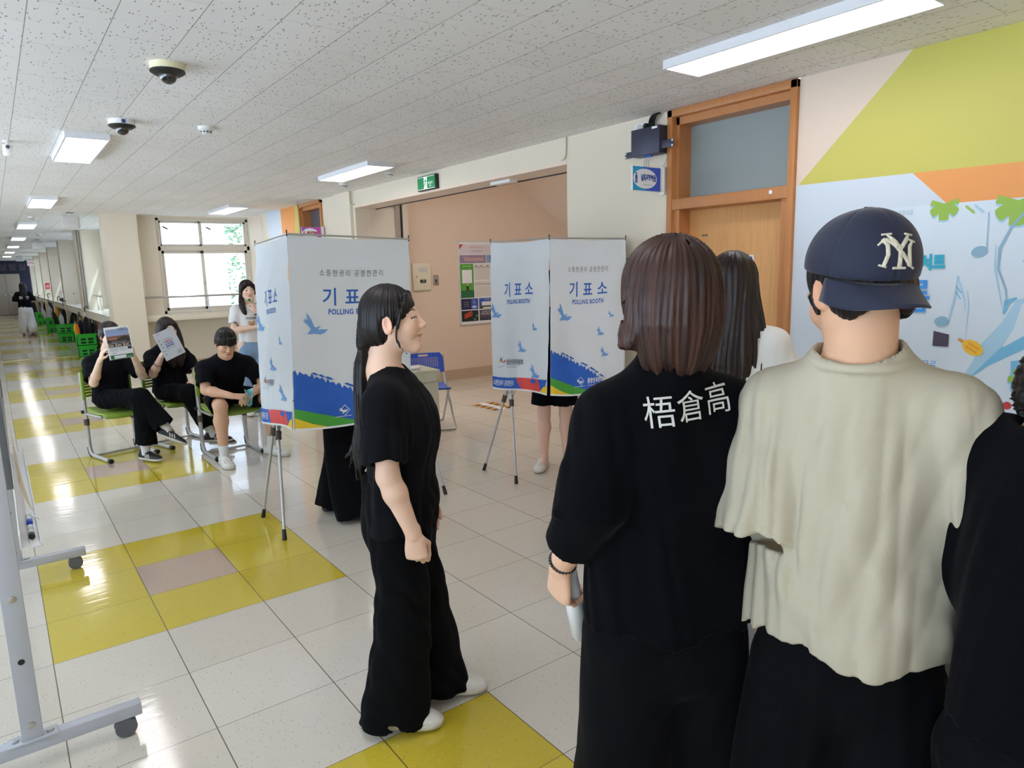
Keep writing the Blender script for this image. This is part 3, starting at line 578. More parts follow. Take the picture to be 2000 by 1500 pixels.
I(fill2d(rotp([(.044,-.007),(.075,-.007),(.078,0),(.075,.007),(.044,.007)], .55, -2.015, 1.185)), mat('popsicle_stick', (222,140,60), .5)); I(ell2d(-2.018,1.183,.052,.036,30,.55), POP); I(fill2d(rotp([(-.03,.006),(.03,.006),(.03,.016),(-.03,.016)], .55, -2.018, 1.183)), POP2); I(fill2d(rotp([(-.03,-.016),(.03,-.016),(.03,-.006),(-.03,-.006)], .55, -2.018, 1.183)), POP2)
I(fill2d([(-1.83,1.26),(-1.905,1.245),(-1.905,1.18),(-1.83,1.18)]), mat('banner_photo_dark', (70,62,80), .5))
I(fill2d([(-2.19,1.13),(-2.34,1.16),(-2.36,.95),(-2.2,.98)]), BS2); mleaf(-2.25, 1.02, .09, .5, LG, BS2)
I(ell2d(-2.19,.905,.02,.02,16), PR)
TT('일시 6월 관람 무료', -1.7, 1.06, .05, BL, sx=.8)
flat_poster('concert_banner', 'banner', bo, (0,-1,0), 1.5, 1.115, BB, items, 'large pale blue concert banner on the right wall with music notes and a yellow popsicle', .002)
# notice board in the alcove
items = []
def Q(x0, z0, x1, z1, m): items.append((rect2d(x0-.36, z0-.60, x1-.36, z1-.60), m))
def QT(s, x, z, h, m, **k): items.append((shift(text2d(s, h, **k), x-.36, z-.60), m))
Q(.02,1.03,.68,1.18,mat('notice_pale',(222,214,220),.5)); items.append((poly2d([(-.34,.58),(-.34,.50),(-.27,.58)]), PR)); QT('2025학년도 연간 학사 일정', .33,1.125,.028,PR,sx=.8); QT('오창고등학교', .33,1.065,.036,mat('notice_violet',(110,100,130),.5),space=1.15)
Q(.02,.90,.50,1.02,mat('notice_mauve',(158,136,168),.5)); Q(.10,.93,.46,.98,mat('notice_sunset',(196,164,160),.5)); Q(.51,.90,.68,1.02,mat('notice_sky',(140,170,206),.5)); QT('미래를 여는', .13,.985,.02,PY_)
Q(.02,.38,.26,.89,PG); Q(.05,.60,.23,.80,PW); Q(.02,.38,.26,.49,PG2); QT('2학기 수시모집',.14,.845,.024,PW); QT('입시 주요 일정',.14,.815,.024,PW)
for k in range(6): Q(.07,.775-.03*k,.07+.05+.02*(k % 3),.778-.03*k,PGY)
QT('수시입시박람회',.14,.455,.028,PW); QT('안내',.08,.42,.026,PY_); Q(.125,.50,.165,.56,PK); Q(.11,.485,.19,.50,mat('notice_brown',(120,80,60),.5)); items.append((ell2d(.145-.36,.575-.60,.014,.014,16), mat('notice_skin',(226,186,160),.5)))
for z0 in (.645,.39):
    Q(.28,z0,.68,z0+.235,mat('notice_cal',(226,222,216),.5)); Q(.28,z0+.185,.68,z0+.197,mat('notice_calbar',(170,164,168),.5))
    for r in range(5):
        for c in range(10): Q(.305+.037*c,z0+.155-.034*r,.313+.037*c,z0+.161-.034*r,PGY)
    for c in (.30,.40,.52,.62): Q(c,z0+.205,c+.018,z0+.222,PK)
Q(.56,.515,.68,.525,PY_)
Q(.02,.20,.33,.365,mat('notice_night',(40,40,82),.5)); Q(.20,.20,.33,.365,mat('notice_indigo',(70,90,180),.5)); QT('G',.255,.29,.07,mat('notice_ice',(190,220,250),.5)); items.append((fill2d([(-.16,-.36),(-.105,-.335),(-.045,-.36),(-.105,-.39)]), mat('notice_ice',(190,220,250),.5)))
for k in range(3): Q(.06,.25+.03*k,.16,.257+.03*k,PGY)
Q(.35,.20,.66,.365,mat('notice_blue',(60,96,180),.5)); Q(.40,.25,.60,.31,PW); Q(.35,.20,.66,.245,mat('notice_tree',(70,96,60),.5)); Q(.42,.205,.58,.225,PW); QT('입학 설명회',.50,.335,.022,PW)
Q(.02,.02,.33,.185,mat('notice_black',(34,44,42),.5))
for k in range(4): items.append((line2d([(-.27+.035*k+.013*math.cos(a), -.50+.012*k+.035*math.sin(a)) for a in [2*PI*j/16 for j in range(17)]], .010), mat('notice_coral',(240,96,70),.5)))
for c in ((.26,.05),(.30,.10),(.24,.13)): items.append((ell2d(c[0]-.36,c[1]-.60,.03,.018,16), mat('notice_teal',(70,130,110),.5)))
Q(.35,.02,.66,.185,mat('notice_plum',(90,82,100),.5)); QT('꿈을 향해 나아가는',.50,.145,.026,PW); QT('기숙형 공립고등학교',.50,.11,.032,PW)
for k in range(5): Q(.37+.055*k,.02,.39+.055*k,.07,PK)
t = flat_poster('notice_board', 'notice board', (5.625+.36, 5.44, 1.452), (1,0,0), .72, 1.24, PW, items, 'framed board of school notices and calendars on the peach alcove wall', .012)
b = MB()
for q in ((-.37,-.63,-.355,.63),(.355,-.63,.37,.63),(-.37,.615,.37,.63),(-.37,-.63,.37,-.615)): b.bevbox(q[0],-.022,q[1],q[2],0,q[3],mat('board_frame',(214,210,204),.35),.003)
b.build('frame', t)
# fire panel and key switch on the alcove wall
t = thing('wall_panel', (4.978, 5.44, 1.568), 'cream metal control panel box on the peach alcove wall', 'control panel'); b = MB(); b.bevbox(-.148,-.03,-.195,.148,0,.195,mat('panel_cream',(232,226,204),.4),.004); b.build('case', t)
b = MB(); b.bevbox(-.14,-.036,-.187,.14,-.03,.187,mat('panel_cream2',(228,222,198),.4),.003); f = plane_fn((0,-.037,0),(1,0,0),(0,0,1)); stamp(b, rect2d(-.06,.06,.10,.14), f, mat('panel_label',(216,212,204),.5))
for k in range(4): stamp(b, rect2d(-.05,.075+.016*k,.09,.078+.016*k), plane_fn((0,-.0375,0),(1,0,0),(0,0,1)), PGY)
b.build('door', t); b = MB(); b.box(-.035,-.044,-.085,.06,-.036,-.04,PK); b.lathe([(.018,0),(.018,.006)], STEEL, 16, Matrix.Translation((.015,-.044,-.062)) @ Matrix.Rotation(PI/2,4,'X')); b.box(-.10,-.04,-.005,-.085,-.036,.015,PR); b.build('latch', t)
t = thing('key_switch', (5.225, 5.44, 1.515), 'small steel key switch plate right of the cream control panel', 'switch'); b = MB(); b.bevbox(-.045,-.008,-.075,.045,0,.075,STEEL,.002); b.build('plate', t); b = MB(); b.box(-.006,-.02,-.03,.006,-.008,.012,BLACK); b.build('keyhole', t)
# caution tape on the alcove floor
t = thing('floor_sticker', (4.70, 3.33, 0), 'yellow and brown striped caution sticker on the alcove floor', 'floor sticker', rz=.0)
b = MB(); SY = mat('caution_yellow',(236,176,70),.4); SB = mat('caution_brown',(96,66,48),.4)
for x0, m0 in ((-.145,0),(.055,0)):
    for k in range(8):
        y0 = -.24+.06*k; stamp(b, poly2d([(x0,y0),(x0+.09,y0+.03),(x0+.09,y0+.09),(x0,y0+.06)]), lambda x, y: Vector((x,y,.002)), SY if k % 2 else SB)
stamp(b, rect2d(-.05,-.24,.05,.27), lambda x, y: Vector((x,y,.0018)), PW); stamp(b, shift(text2d('정지선',.07),0,0,1,PI/2), lambda x, y: Vector((x,y,.0024)), PGY); b.build('sheet', t)
# conduit and cables
t = thing('cable_conduit', (W, 1.12, 2.6), 'short curved cream conduit dropping from the ceiling at the alcove pillar', 'conduit'); cab('c', [(-.012,-.02,.12),(-.012,-.02,0),(-.012,.0,-.05),(-.012,.04,-.06)], .008, CREAM).build('pipe', t)
t = thing('cable', (W, 5.34, 2.6), 'thin cable running from the ceiling along the alcove beam corner', 'cable'); cab('c', [(-.052,.02,.12),(-.052,.02,.0),(-.04,.0,-.05),(.1,-.006,-.055),(.35,-.006,-.06),(.60,-.03,-.062)], .005, mat('dusty_cable',(170,158,138),.6)).build('wire', t)
t = thing('cable', (2.10, 9.8, 0), 'thin cable down the first pillar beside the hall window', 'cable'); cab('c', [(-.03,.01,2.72),(-.04,.01,2.2),(-.03,.01,1.8),(-.02,.01,1.45),(-.03,.01,1.38)], .005, mat('cream_cable',(206,200,176),.6)).build('wire', t)
t = thing('ceiling_beam_sensor', (4.12, 2.2, 2.50), 'small white box on the underside of the alcove beam', 'sensor'); b = MB(); b.bevbox(-.05,-.16,-.03,.05,.16,0,TW,.004); b.build('body', t)
# handrails
HR = mat('handrail_steel',(186,186,184),.25,metal=.85)
def rail(pts, posts, label, grp=None):
    t = thing('handrail', (0,0,0), label, 'handrail', group=grp); b = MB(); b.tube(pts, .019, HR, 14); b.build('rail', t)
    for p in posts: b = MB(); b.tube([p, (p[0],p[1],pts[0][2])], .012, HR, 10); b.lathe([(.03,0),(.03,.008)], HR, 14, Matrix.Translation(p)); b.build('post', t)
rail([(2.075,9.97,1.315),(3.95,9.97,1.315)], [(3.12,10.0,1.012),(3.90,9.99,1.012)], 'steel handrail in front of the hall window')
for i, y in enumerate(PY[:4]):
    y2 = PY[i+1]; rail([(1.78,y2,1.30),(1.78,y2-.55,1.30)] if i else [(1.80,14.49,1.30),(1.80,13.2,1.30)], [(1.80 if not i else 1.78, y2-.5, 1.005)]+([(1.80,13.4,1.005)] if not i else []), ['steel handrail on the ledge between the first two pillars','short steel handrail stub on the ledge at the third pillar','short steel handrail stub on the ledge at the fourth pillar','faint handrail stub on the ledge at the fifth pillar'][i], 'corridor handrails')
# drain pipes on the second pillar
for k in range(2):
    t = thing('drain_pipe', (1.60+.05*k, 14.46, 0), 'thin vertical pipe on the second corridor pillar, '+('left' if not k else 'right')+' of the pair', 'pipe', group='pillar pipes'); b = MB(); b.tube([(0,0,.02),(0,0,H)], .014, mat('pipe_grey',(120,112,104),.4)); b.build('pipe', t)
# red notice and far sign
flat_poster('red_notice','notice',(1.70,27.99,1.47),(1,0,0),.14,.22,PR,[(rect2d(-.05,-.06,.05,.04),mat('notice_pink',(240,150,150),.5))],'small red notice on a far corridor pillar')
t = thing('far_door_sign',(1.46,32.405,2.42),'tiny pink and white sign sticking out far down the corridor','sign'); b = MB(); b.box(-.13,-.01,-.11,.12,.01,.11,mat('pink_sign',(230,205,215),.4)); stamp(b, shift(text2d('과학실',.09),0,-.03), plane_fn((-.005,-.012,0),(1,0,0),(0,0,1)), mat('sign_text_red',(170,40,80),.4)); b.build('panel', t)
# dark bundle on the ledge
t = thing('folded_umbrella', (1.72, 22.2, 1.03), 'dark folded umbrella lying on the corridor ledge', 'umbrella'); b = MB(); b.tube([(0,-.5,0),(0,-.35,.02),(.02,.1,.04),(0,.5,.03),(0,.62,.02)], [.012,.025,.06,.05,.02], mat('umbrella_black',(36,36,42),.7)); b.build('canopy', t)
# shoe lockers below the ledges
LK = mat('locker_tan',(186,154,120),.55)
for i, y in enumerate(PY[:5]):
    a, c = y+.55, PY[i+1]-.05; t = thing('shoe_rack', (1.90,(a+c)/2,0), ['tan shoe rack under the nearest corridor ledge','tan shoe rack under the second corridor ledge','tan shoe rack under the third corridor ledge','tan shoe rack under the fourth corridor ledge','tan shoe rack under the fifth corridor ledge'][i], 'shoe rack', group='shoe racks under the ledges'); L = (c-a)/2
    b = MB(); b.box(.12,-L,0,.14,L,.82,LK)
    for z in (.0,.27,.54,.80): b.box(-.16,-L,z,.12,L,z+.02,LK)
    b.build('shelf_frame', t); n = 7
    for k in range(n+1): yy = -L+2*L*k/n; b = MB(); b.box(-.16,yy-.01,.02,.12,yy+.01,.82,LK); b.build('divider', t)
# crates with umbrellas
CG = mat('crate_green',(50,196,60),.35)
def crate(x, y, z, w, d, h, label):
    t = thing('crate', (x,y,z), label, 'crate', group='green crates along the corridor'); b = MB(); tk = .012
    for sx in (-1,1): b.box(sx*w/2-(tk if sx>0 else 0), -d/2, 0, sx*w/2+(tk if sx<0 else 0), d/2, h, CG)
    # front and back with cut-outs built as bars
    for sy in (-1,1):
        y0, y1 = (sy*d/2-(tk if sy>0 else 0), sy*d/2+(tk if sy<0 else 0)); bw = w/2
        b.box(-bw,y0,h*.62,bw,y1,h,CG); b.box(-bw,y0,0,bw,y1,h*.14,CG)
        for x0,x1 in ((-bw,-bw*.62),(-bw*.10,bw*.10),(bw*.62,bw)): b.box(x0,y0,h*.14,x1,y1,h*.62,CG)
        b.box(-bw*.62,y0,h*.33,-bw*.1,y1,h*.42,CG); b.box(bw*.1,y0,h*.33,bw*.62,y1,h*.42,CG)
    b.box(-w/2,-d/2,0,w/2,d/2,.012,CG); b.box(-w/2-.008,-d/2-.008,h-.03,w/2+.008,d/2+.008,h-.001,CG) if False else None
    for q in ((-w/2-.01,-d/2-.01,w/2+.01,-d/2),(-w/2-.01,d/2,w/2+.01,d/2+.01),(-w/2-.01,-d/2,-w/2,d/2),(w/2,-d/2,w/2+.01,d/2)): b.box(q[0],q[1],h-.035,q[2],q[3],h,CG)
    b.box(-w/2+tk,-d/2+tk,.012,w/2-tk,-d/2+tk+.003,h*.6,mat('crate_inner_shade',(24,60,30),.6))  # dark green sheet behind the holes, painting the shade inside the crate
    b.build('body', t); return t
def umbrella(x, y, z, h, lean, cols, label, hook=True, tip=.0):
    t = thing('umbrella', (x,y,z), label, 'umbrella', group='umbrellas standing in the crates')
    q = Matrix.Rotation(lean[0],4,'X') @ Matrix.Rotation(lean[1],4,'Y'); t.rotation_euler = (lean[0], lean[1], 0)
    b = MB(); n = 16
    for i in range(n):
        m = cols[i*len(cols)//n]; a0, a1 = 2*PI*i/n, 2*PI*(i+1)/n
        prof = [(.012,.0),(.03,h*.1),(.045,h*.35),(.05,h*.55),(.04,h*.66),(.014,h*.74)]; am = (a0+a1)/2
        for k in range(len(prof)-1):
            (r0,z0),(r1,z1) = prof[k],prof[k+1]
            P = lambda r, a, zz, s: (r*s*math.cos(a), r*s*math.sin(a), zz)
            b.add([P(r0,a0,z0,.8),P(r0,am,z0,1.1),P(r1,am,z1,1.1),P(r1,a0,z1,.8)],[(0,1,2,3)],m); b.add([P(r0,am,z0,1.1),P(r0,a1,z0,.8),P(r1,a1,z1,.8),P(r1,am,z1,1.1)],[(0,1,2,3)],m)
    b.build('canopy', t); b = MB(); b.tube([(0,0,h*.7),(0,0,h*.9)], .006, STEEL, 8); b.build('shaft', t); b = MB()
    if hook: b.tube([(0,0,h*.86),(0,0,h*.97),(.012,0,h),(.035,0,h*1.015),(.058,0,h),(.066,0,h*.96)], .011, BLACK, 10)
    else: b.tube([(0,0,h*.84),(0,0,h)], .014, BLACK, 10)
    b.build('handle', t)
UB = mat('umbrella_black',(36,36,42),.7); UR = mat('umbrella_red',(226,44,52),.6); UO = mat('umbrella_orange',(240,130,40),.6); UY = mat('umbrella_yellow',(240,190,60),.6); UC = mat('umbrella_cyan',(70,170,210),.6); UG = mat('umbrella_grey',(130,130,136),.6); UW = mat('umbrella_clear',(206,210,214),.4)
cr = [(1.52,14.24,'nearest green crate'),(1.47,18.84,'second green crate'),(1.46,23.3,'third green crate'),(1.41,28.6,'fourth green crate')]
for k, (x, y, nm) in enumerate(cr):
    crate(x, y, 0, .36, .27, .24, nm+' from the hall, lower of its stack'); crate(x, y, .245, .38, .29, .25, nm+' from the hall, upper of its stack, holding umbrellas')
z0 = .27
umbrella(1.40,14.20,z0,.62,(.08,-.12),[UR,UO,UY,UO],'red and orange folded umbrella in the nearest crate',False); umbrella(1.54,14.22,z0,.80,(-.02,.02),[UB],'tall black umbrella with a hooked handle in the nearest crate'); umbrella(1.48,14.30,z0,.70,(.04,-.05),[UB],'black umbrella behind the red one in the nearest crate',False); umbrella(1.63,14.24,z0,.60,(0,.08),[UC,UB],'cyan and black umbrella at the right of the nearest crate',False)
for k, (dx, dy, hh, l, c, lb) in enumerate([(-.12,.0,.80,(.05,-.2),UB,'black umbrella leaning left in the second crate'),(0,.03,.84,(0,.03),UB,'black hooked umbrella in the middle of the second crate'),(.10,0,.74,(.05,.25),UB,'black umbrella leaning right in the second crate'),(.14,.06,.70,(.1,.38),UG,'grey umbrella tipping out of the second crate'),(-.04,-.05,.66,(-.1,-.05),UW,'pale umbrella at the front of the second crate')]): umbrella(1.47+dx,18.84+dy,z0,hh,l,[c],lb,k in (0,1,3))
for k, (dx, dy, hh, l, c, lb) in enumerate([(-.12,0,.74,(0,-.25),UW,'clear umbrella leaning left in the third crate'),(-.02,0,.80,(0,-.05),UW,'clear umbrella in the middle of the third crate'),(.06,.03,.98,(0,-.12),UB,'tall black umbrella in the third crate'),(.12,0,.88,(0,.1),UY,'yellow umbrella in the third crate')]): umbrella(1.46+dx,23.3+dy,z0,hh,l,[c],lb,k > 1)
for k, (dx, dy, hh, l, c, lb) in enumerate([(-.11,0,.92,(0,-.16),UB,'black umbrella at the left of the fourth crate'),(.0,0,.84,(0,-.02),UG,'grey umbrella in the middle of the fourth crate'),(.11,0,.80,(0,.1),UB,'black umbrella at the right of the fourth crate')]): umbrella(1.41+dx,28.6+dy,z0,hh,l,[c],lb)
# lone umbrella and shoes leaning between crates
umbrella(1.69,19.02,.0,.62,(.0,.03),[UB],'black umbrella on the floor behind the second crate')
# cardboard box beside nearest crate
# ---------------------------------------------------------------- chairs
CHG = mat('chair_green_plastic',(150,182,70),.4); CHM = mat('chair_tube_grey',(190,190,188),.3,metal=.35); CHB = mat('chair_clamp_brown',(78,66,58),.5)
def school_chair(x, y, dx, dy, label):
    th = math.atan2(-dx, dy); t = thing('school_chair', (x,y,0), label, 'chair', rz=th, group='green school chairs')   # faces local +y
    b = MB(); N_ = 14; vs = []; fs = []
    for j in range(N_+1):
        for i in range(N_+1):
            u = i/N_*2-1; v = j/N_; xx = .205*u*(1-.06*(v < .1)); yy = -.20+.42*v; zz = .435+.015*u*u-.012*math.sin(v*PI)-(.035*((v-.85)/.15)**2 if v > .85 else 0)+(.02*((.12-v)/.12)**2 if v < .12 else 0); vs.append((xx,yy,zz))
    for j in range(N_):
        for i in range(N_): fs.append((j*(N_+1)+i, j*(N_+1)+i+1, (j+1)*(N_+1)+i+1, (j+1)*(N_+1)+i))
    b.add(vs, fs, CHG, True); b.build('seat', t, solid=.014, angle=60)
    b = MB()
    for r in range(9):      # slatted back
        z = .565+.028*r; vs = []; fs = []
        for i in range(13):
            u = i/12*2-1; yy = -.245+.035*u*u-.035*(z-.56); vs += [(.20*u,yy,z),(.20*u,yy-.012,z),(.20*u,yy-.012,z+.020),(.20*u,yy,z+.020)]
        for i in range(12):
            for k in range(4): fs.append((i*4+k,(i+1)*4+k,(i+1)*4+(k+1)%4,i*4+(k+1)%4))
        b.add(vs, fs, CHG)
    for s in (-1,1,):
        b.bevbox(s*.205-.015,-.245,.54,s*.205+.015,-.205,.80,CHG,.006)
    vs = []; fs = []
    for i in range(13):
        u = i/12*2-1; yy = -.245+.035*u*u-.01; vs += [(.20*u,yy,.80),(.20*u,yy-.016,.80),(.20*u,yy-.016,.84-.01*u*u),(.20*u,yy,.84-.01*u*u)]
    for i in range(12):
        for k in range(4): fs.append((i*4+k,(i+1)*4+k,(i+1)*4+(k+1)%4,i*4+(k+1)%4))
    b.add(vs, fs, CHG); b.build('backrest', t)
    for s in (-1,1):
        b = MB(); X = s*.205
        b.tube([(X,-.225,.80),(X,-.225,.45),(X,-.225,.10),(X,-.215,.055),(X,-.19,.028),(X,-.15,.018),(X,.22,.018)], .0175, CHM, 12)
        leg = b.build('leg', t)
        b = MB(); b.tube([(X,-.225,.36),(X,-.225,.30)], .023, CHB, 12); b.build('height_collar', leg); b = MB(); b.tube([(X,-.19,.018),(X,-.225,.03),(X,-.238,.09)], .02, CHB, 12); b.build('heel_guard', leg); b = MB(); b.tube([(X,.20,.02),(X,.24,.02)], .022, BLACK, 12); b.build('end_cap', leg); b = MB(); b.lathe([(.016,0),(.016,.02)], BLACK, 12, Matrix.Translation((X+s*.015,-.225,.43)) @ Matrix.Rotation(s*PI/2,4,'Y')); b.build('knob', leg)
        b = MB(); b.tube([(X,-.225,.41),(X*.98,.0,.41),(X*.98,.14,.415)], .013, CHM, 10); b.build('seat_rail', t)
    b = MB(); b.tube([(-.205,-.13,.02),(.205,-.13,.02)], .011, CHM, 10); b.build('crossbar', t); b = MB(); b.tube([(-.2,.05,.415),(.2,.05,.415)], .010, CHM, 10); b.build('seat_bar', t)
    return t
# ================================================================ FURNITURE
chair_spots = [(.80,3.86,.25,-.97,'green chair at left under the person with the magazine'),(1.33,4.03,.29,-.96,'green chair in the middle, partly hidden, under the long-haired person'),(1.62,3.22,.05,-1,'green chair at right under the young man in shorts')]
for c in chair_spots: school_chair(*c)
# polling booths
CL = mat('booth_cloth',(222,229,234),.65,bump=.06,bscale=14); CLW = mat('booth_hem',(236,240,242),.6); PB = mat('booth_blue',(34,98,196),.6,noise=.10,nscale=26); PBT = mat('booth_text_blue',(40,100,190),.6); PBI = mat('booth_bird',(112,164,222),.6); PGN = mat('booth_green',(72,164,62),.6,noise=.08,nscale=26); PYE = mat('booth_yellow',(242,206,48),.6,noise=.04,nscale=26); PRD = mat('booth_red',(228,76,68),.6,noise=.06,nscale=26); PTG = mat('booth_text_grey',(96,100,106),.6)
TUBE = mat('booth_tube',(196,196,196),.28,metal=.7)
def cloth_panel(parent, c, seed, kind, fold=1.):
    TL, TR, BL, BR = [Vector(p) for p in c]; n = ((TR-TL).cross(BL-TL)).normalized(); n = -n
    Wd = (TR-TL).length; Ht = ((BL-TL).length+(BR-TR).length)/2; rnd = random.Random(seed)
    ph = [rnd.uniform(0,6) for _ in range(8)]
    def surf(u, v, off=0.):
        p = TL*(1-u)*(1-v)+TR*u*(1-v)+BL*(1-u)*v+BR*u*v
        e = min(1, v*3); d = fold*e*(.010*math.sin(7*u+ph[0]+1.5*v)+.006*math.sin(15*u-4*v+ph[1])*v+.012*v*math.sin(3.1*u+ph[2]))
        d += fold*.004*math.sin(22*(u*.6+v)+ph[3])*math.exp(-((v-.15)*5)**2)+.0025*math.sin(38*v+9*u+ph[4])*math.sin(5*u+ph[5])
        for fv in (.27,.52,.77): d += .0022*math.exp(-((v-fv)/.006)**2)
        d -= .014*math.exp(-((1-v)*0+u*0))*0
        p = p+n*(d+off); p.z -= .012*math.sin(PI*u)*(1-v)+.012*v*math.sin(5*u+ph[6]); return p
    b = MB(); NU, NV = 44, 72; vs = [surf(i/NU, j/NV) for j in range(NV+1) for i in range(NU+1)]
    b.add(vs, [(j*(NU+1)+i, (j+1)*(NU+1)+i, (j+1)*(NU+1)+i+1, j*(NU+1)+i+1) for j in range(NV) for i in range(NU)], CL, True)
    lay = [0]
    def st(vf, m, lift=None):
        lay[0] += 1; o = .0016+.00025*lay[0]; s = slice2d(vf, .024)
        b.add([surf(min(1,max(0,x/Wd)), min(1,max(0,-y/Ht)), o) for x, y in s[0]], s[1], m, True)
    q = Wd/.84     # print scale across the narrower panel
    if kind == 'front':
        st(shift(text2d('소중한권리 공정한관리', .046, sx=.86*q, space=1.35), .5*Wd, -.235), PTG)
        st(shift(text2d('기 표 소', .118, sx=1.0*q, bold=.006, space=1.12), .5*Wd, -.41), PBT)
        st(shift(text2d('POLLING BOOTH', .046, sx=.86*q, bold=.004, space=1.12), .5*Wd, -.475), PBT)
        for x, y, s, r in ((.19,-.56,.088,-.1),(.80,-.575,.036,.0),(.665,-.70,.047,-.2),(.72,-.86,.052,-.15)):
            vf = fill2d(BIRD); vf = ([(a*q, b_) for a, b_ in vf[0]], vf[1]); st(shift(vf, x*Wd, y, s, r), PBI)
        edge = [(0.0,-.83)]; n_ = 60
        for k in range(1, n_+1):
            u = k/n_*.98; yy = -.83-.12*u-.30*u*u+.012*math.sin(k*2.3)*(1+.7*math.sin(k*.9)); edge.append((u*Wd, max(yy, -Ht+.03)))
        st(fill2d([(0,-Ht+.012)]+edge[::-1][::-1]+[(.98*Wd,-Ht+.012)]) if False else fill2d(edge[::-1]+[(0,-Ht+.012),(.98*Wd,-Ht+.012)]), PB)
        for k in range(14):
            u = rnd.uniform(.1,.75); yy = -.83-.12*u-.30*u*u+.016; st(poly2d([(u*Wd,yy),(u*Wd+.03*q,yy-.014),(u*Wd+.05*q,yy-.012),(u*Wd+.02*q,yy+.004)]), PB)
        st(fill2d([(0,-Ht+.13),(0,-Ht+.012),(.66*Wd,-Ht+.012),(.5*Wd,-Ht+.03),(.28*Wd,-Ht+.08)]), PGN)
        st(fill2d([(0,-Ht+.075),(0,-Ht+.012),(.27*Wd,-Ht+.012),(.14*Wd,-Ht+.035)]), PYE)
        # dove emblem and committee name in white
        x, y = .40*Wd, -Ht+.10; st(line2d([(x-.03*q,y+.0),(x+.005,y+.035),(x+.04*q,y),(x+.005,y-.03)], .004), CLW); vf = fill2d(BIRD); st(shift(([(a*q, b_) for a, b_ in vf[0]], vf[1]), x, y, .030, .3), CLW); st(line2d([(x-.06*q,y-.036),(x+.05*q,y-.034)], .003), CLW)
        st(shift(text2d('중앙선거관리위원회', .042, sx=.72*q, align='LEFT', bold=.004), x+.075*q, -Ht+.085), CLW); st(shift(text2d('NATIONAL ELECTION COMMISSION', .013, sx=.9*q, align='LEFT'), x+.075*q, -Ht+.062), CLW)
        st(rect2d(0,-Ht,Wd,-Ht+.012), CLW)
    elif kind == 'left':
        q = Wd/.80
        st(shift(text2d('기 표 소', .118, sx=1.05*q, bold=.006, space=1.12), .50*Wd, -.41), PBT); st(shift(text2d('POLLING BOOTH', .046, sx=.9*q, bold=.004, space=1.12), .5*Wd, -.475), PBT)
        for x, y, s, r in ((.08,-.55,.08,-.1),(.80,-.66,.04,-.2),(.60,-.82,.06,-.2),(.80,-1.0,.07,-.1)):
            vf = fill2d(BIRD); st(shift(([(a*q, b_) for a, b_ in vf[0]], vf[1]), x*Wd, y, s, r), PBI)
        x, y = .2*Wd, -.93
        for cc, rr, m in ((PBT, 1.9, PBT),(0, 2.5, PYE),(0, .4, PRD)): st(shift(fill2d([(0,0),(.5,.18),(1,.1),(.55,-.12)]), x, y, .05, rr), m)
        st(line2d([(x-.04,y-.01),(x,y+.05),(x+.05,y+.0),(x,y-.03),(x-.05,y-.035)], .002), PTG); st(shift(text2d('중앙선거관리위원회', .046, sx=.72*q, align='LEFT', bold=.003), x+.07*q, -.94), PTG); st(shift(text2d('NATIONAL ELECTION COMMISSION', .012, sx=.95*q, align='LEFT'), x+.07*q, -.965), PTG)
        st(rect2d(0,-Ht+.095,.62*Wd,-Ht+.012), PB); st(fill2d([(.52*Wd,-Ht+.095),(.60*Wd,-Ht+.012),(.90*Wd,-Ht+.012),(.86*Wd,-Ht+.10),(.7*Wd,-Ht+.098)]), PRD); st(fill2d([(.86*Wd,-Ht+.10),(.90*Wd,-Ht+.012),(.97*Wd,-Ht+.05),(Wd,-Ht+.11)]), PB); st(fill2d([(.88*Wd,-Ht+.012),(Wd,-Ht+.012),(Wd,-Ht+.07),(.94*Wd,-Ht+.05)]), PYE); st(ell2d(.78*Wd,-Ht+.08,.035*q,.016,16), PB)
        st(shift(text2d('소중한권리 공정한관리', .046, sx=.78*q, space=1.1, align='LEFT', bold=.003), .02*Wd, -Ht+.036), CLW)
        st(rect2d(0,-Ht,Wd,-Ht+.012), CLW)
    else: st(rect2d(0,-Ht,Wd,-Ht+.012), CLW)
    b.build('cloth_panel', parent, angle=180)
def booth(loc, front, left, right, legs, label):
    t = thing('polling_booth', loc, label, 'polling booth', group='polling booths'); L = Vector(loc)
    R_ = lambda pts: [tuple(Vector(p)-L) for p in pts]
    cloth_panel(t, R_(front), 3, 'front'); cloth_panel(t, R_(left), 11, 'left', 1.5); cloth_panel(t, R_(right), 5, 'right')
    for p, q in ((front[0],front[1]),(left[0],left[1]),(right[0],right[1])):
        b = MB(); b.tube(R_([Vector(p)+Vector((0,0,.004)), Vector(q)+Vector((0,0,.004))]), .006, TUBE, 8); b.build('top_rod', t)
    for a, c, side in legs:
        a = Vector(a)-L; c = Vector(c)-L; d = c-a
        b = MB(); b.tube([a+d*.03, a+d*.34], .010, TUBE, 12); b.tube([a+d*.34, c], .0125, TUBE, 12); leg = b.build('leg', t)
        b = MB(); b.tube([a, a+d*.035], [.015,.012], BLACK, 12); b.build('rubber_foot', leg); b = MB(); b.tube([a+d*.33, a+d*.36], .019, mat('collar_brown',(84,76,72),.5), 12); b.tube([a+d*.345+Vector((0,0,0)), a+d*.345+Vector((.02*side,0,.02))], .006, BLACK, 8); b.build('collar', leg)
        s = a+d*.35; e = Vector((s.x+.19*side, s.y*.6+c.y*.4, s.z+.30)); b = MB(); b.tube([s, e], .005, TUBE, 8); b.build('brace', t)
    for p in (front[0], front[1], left[0]):
        b = MB(); q = Vector(p)-L; b.tube([q+Vector((0,0,-.01)), q+Vector((0,0,.028))], .004, BLACK, 8); b.build('top_pin', t)
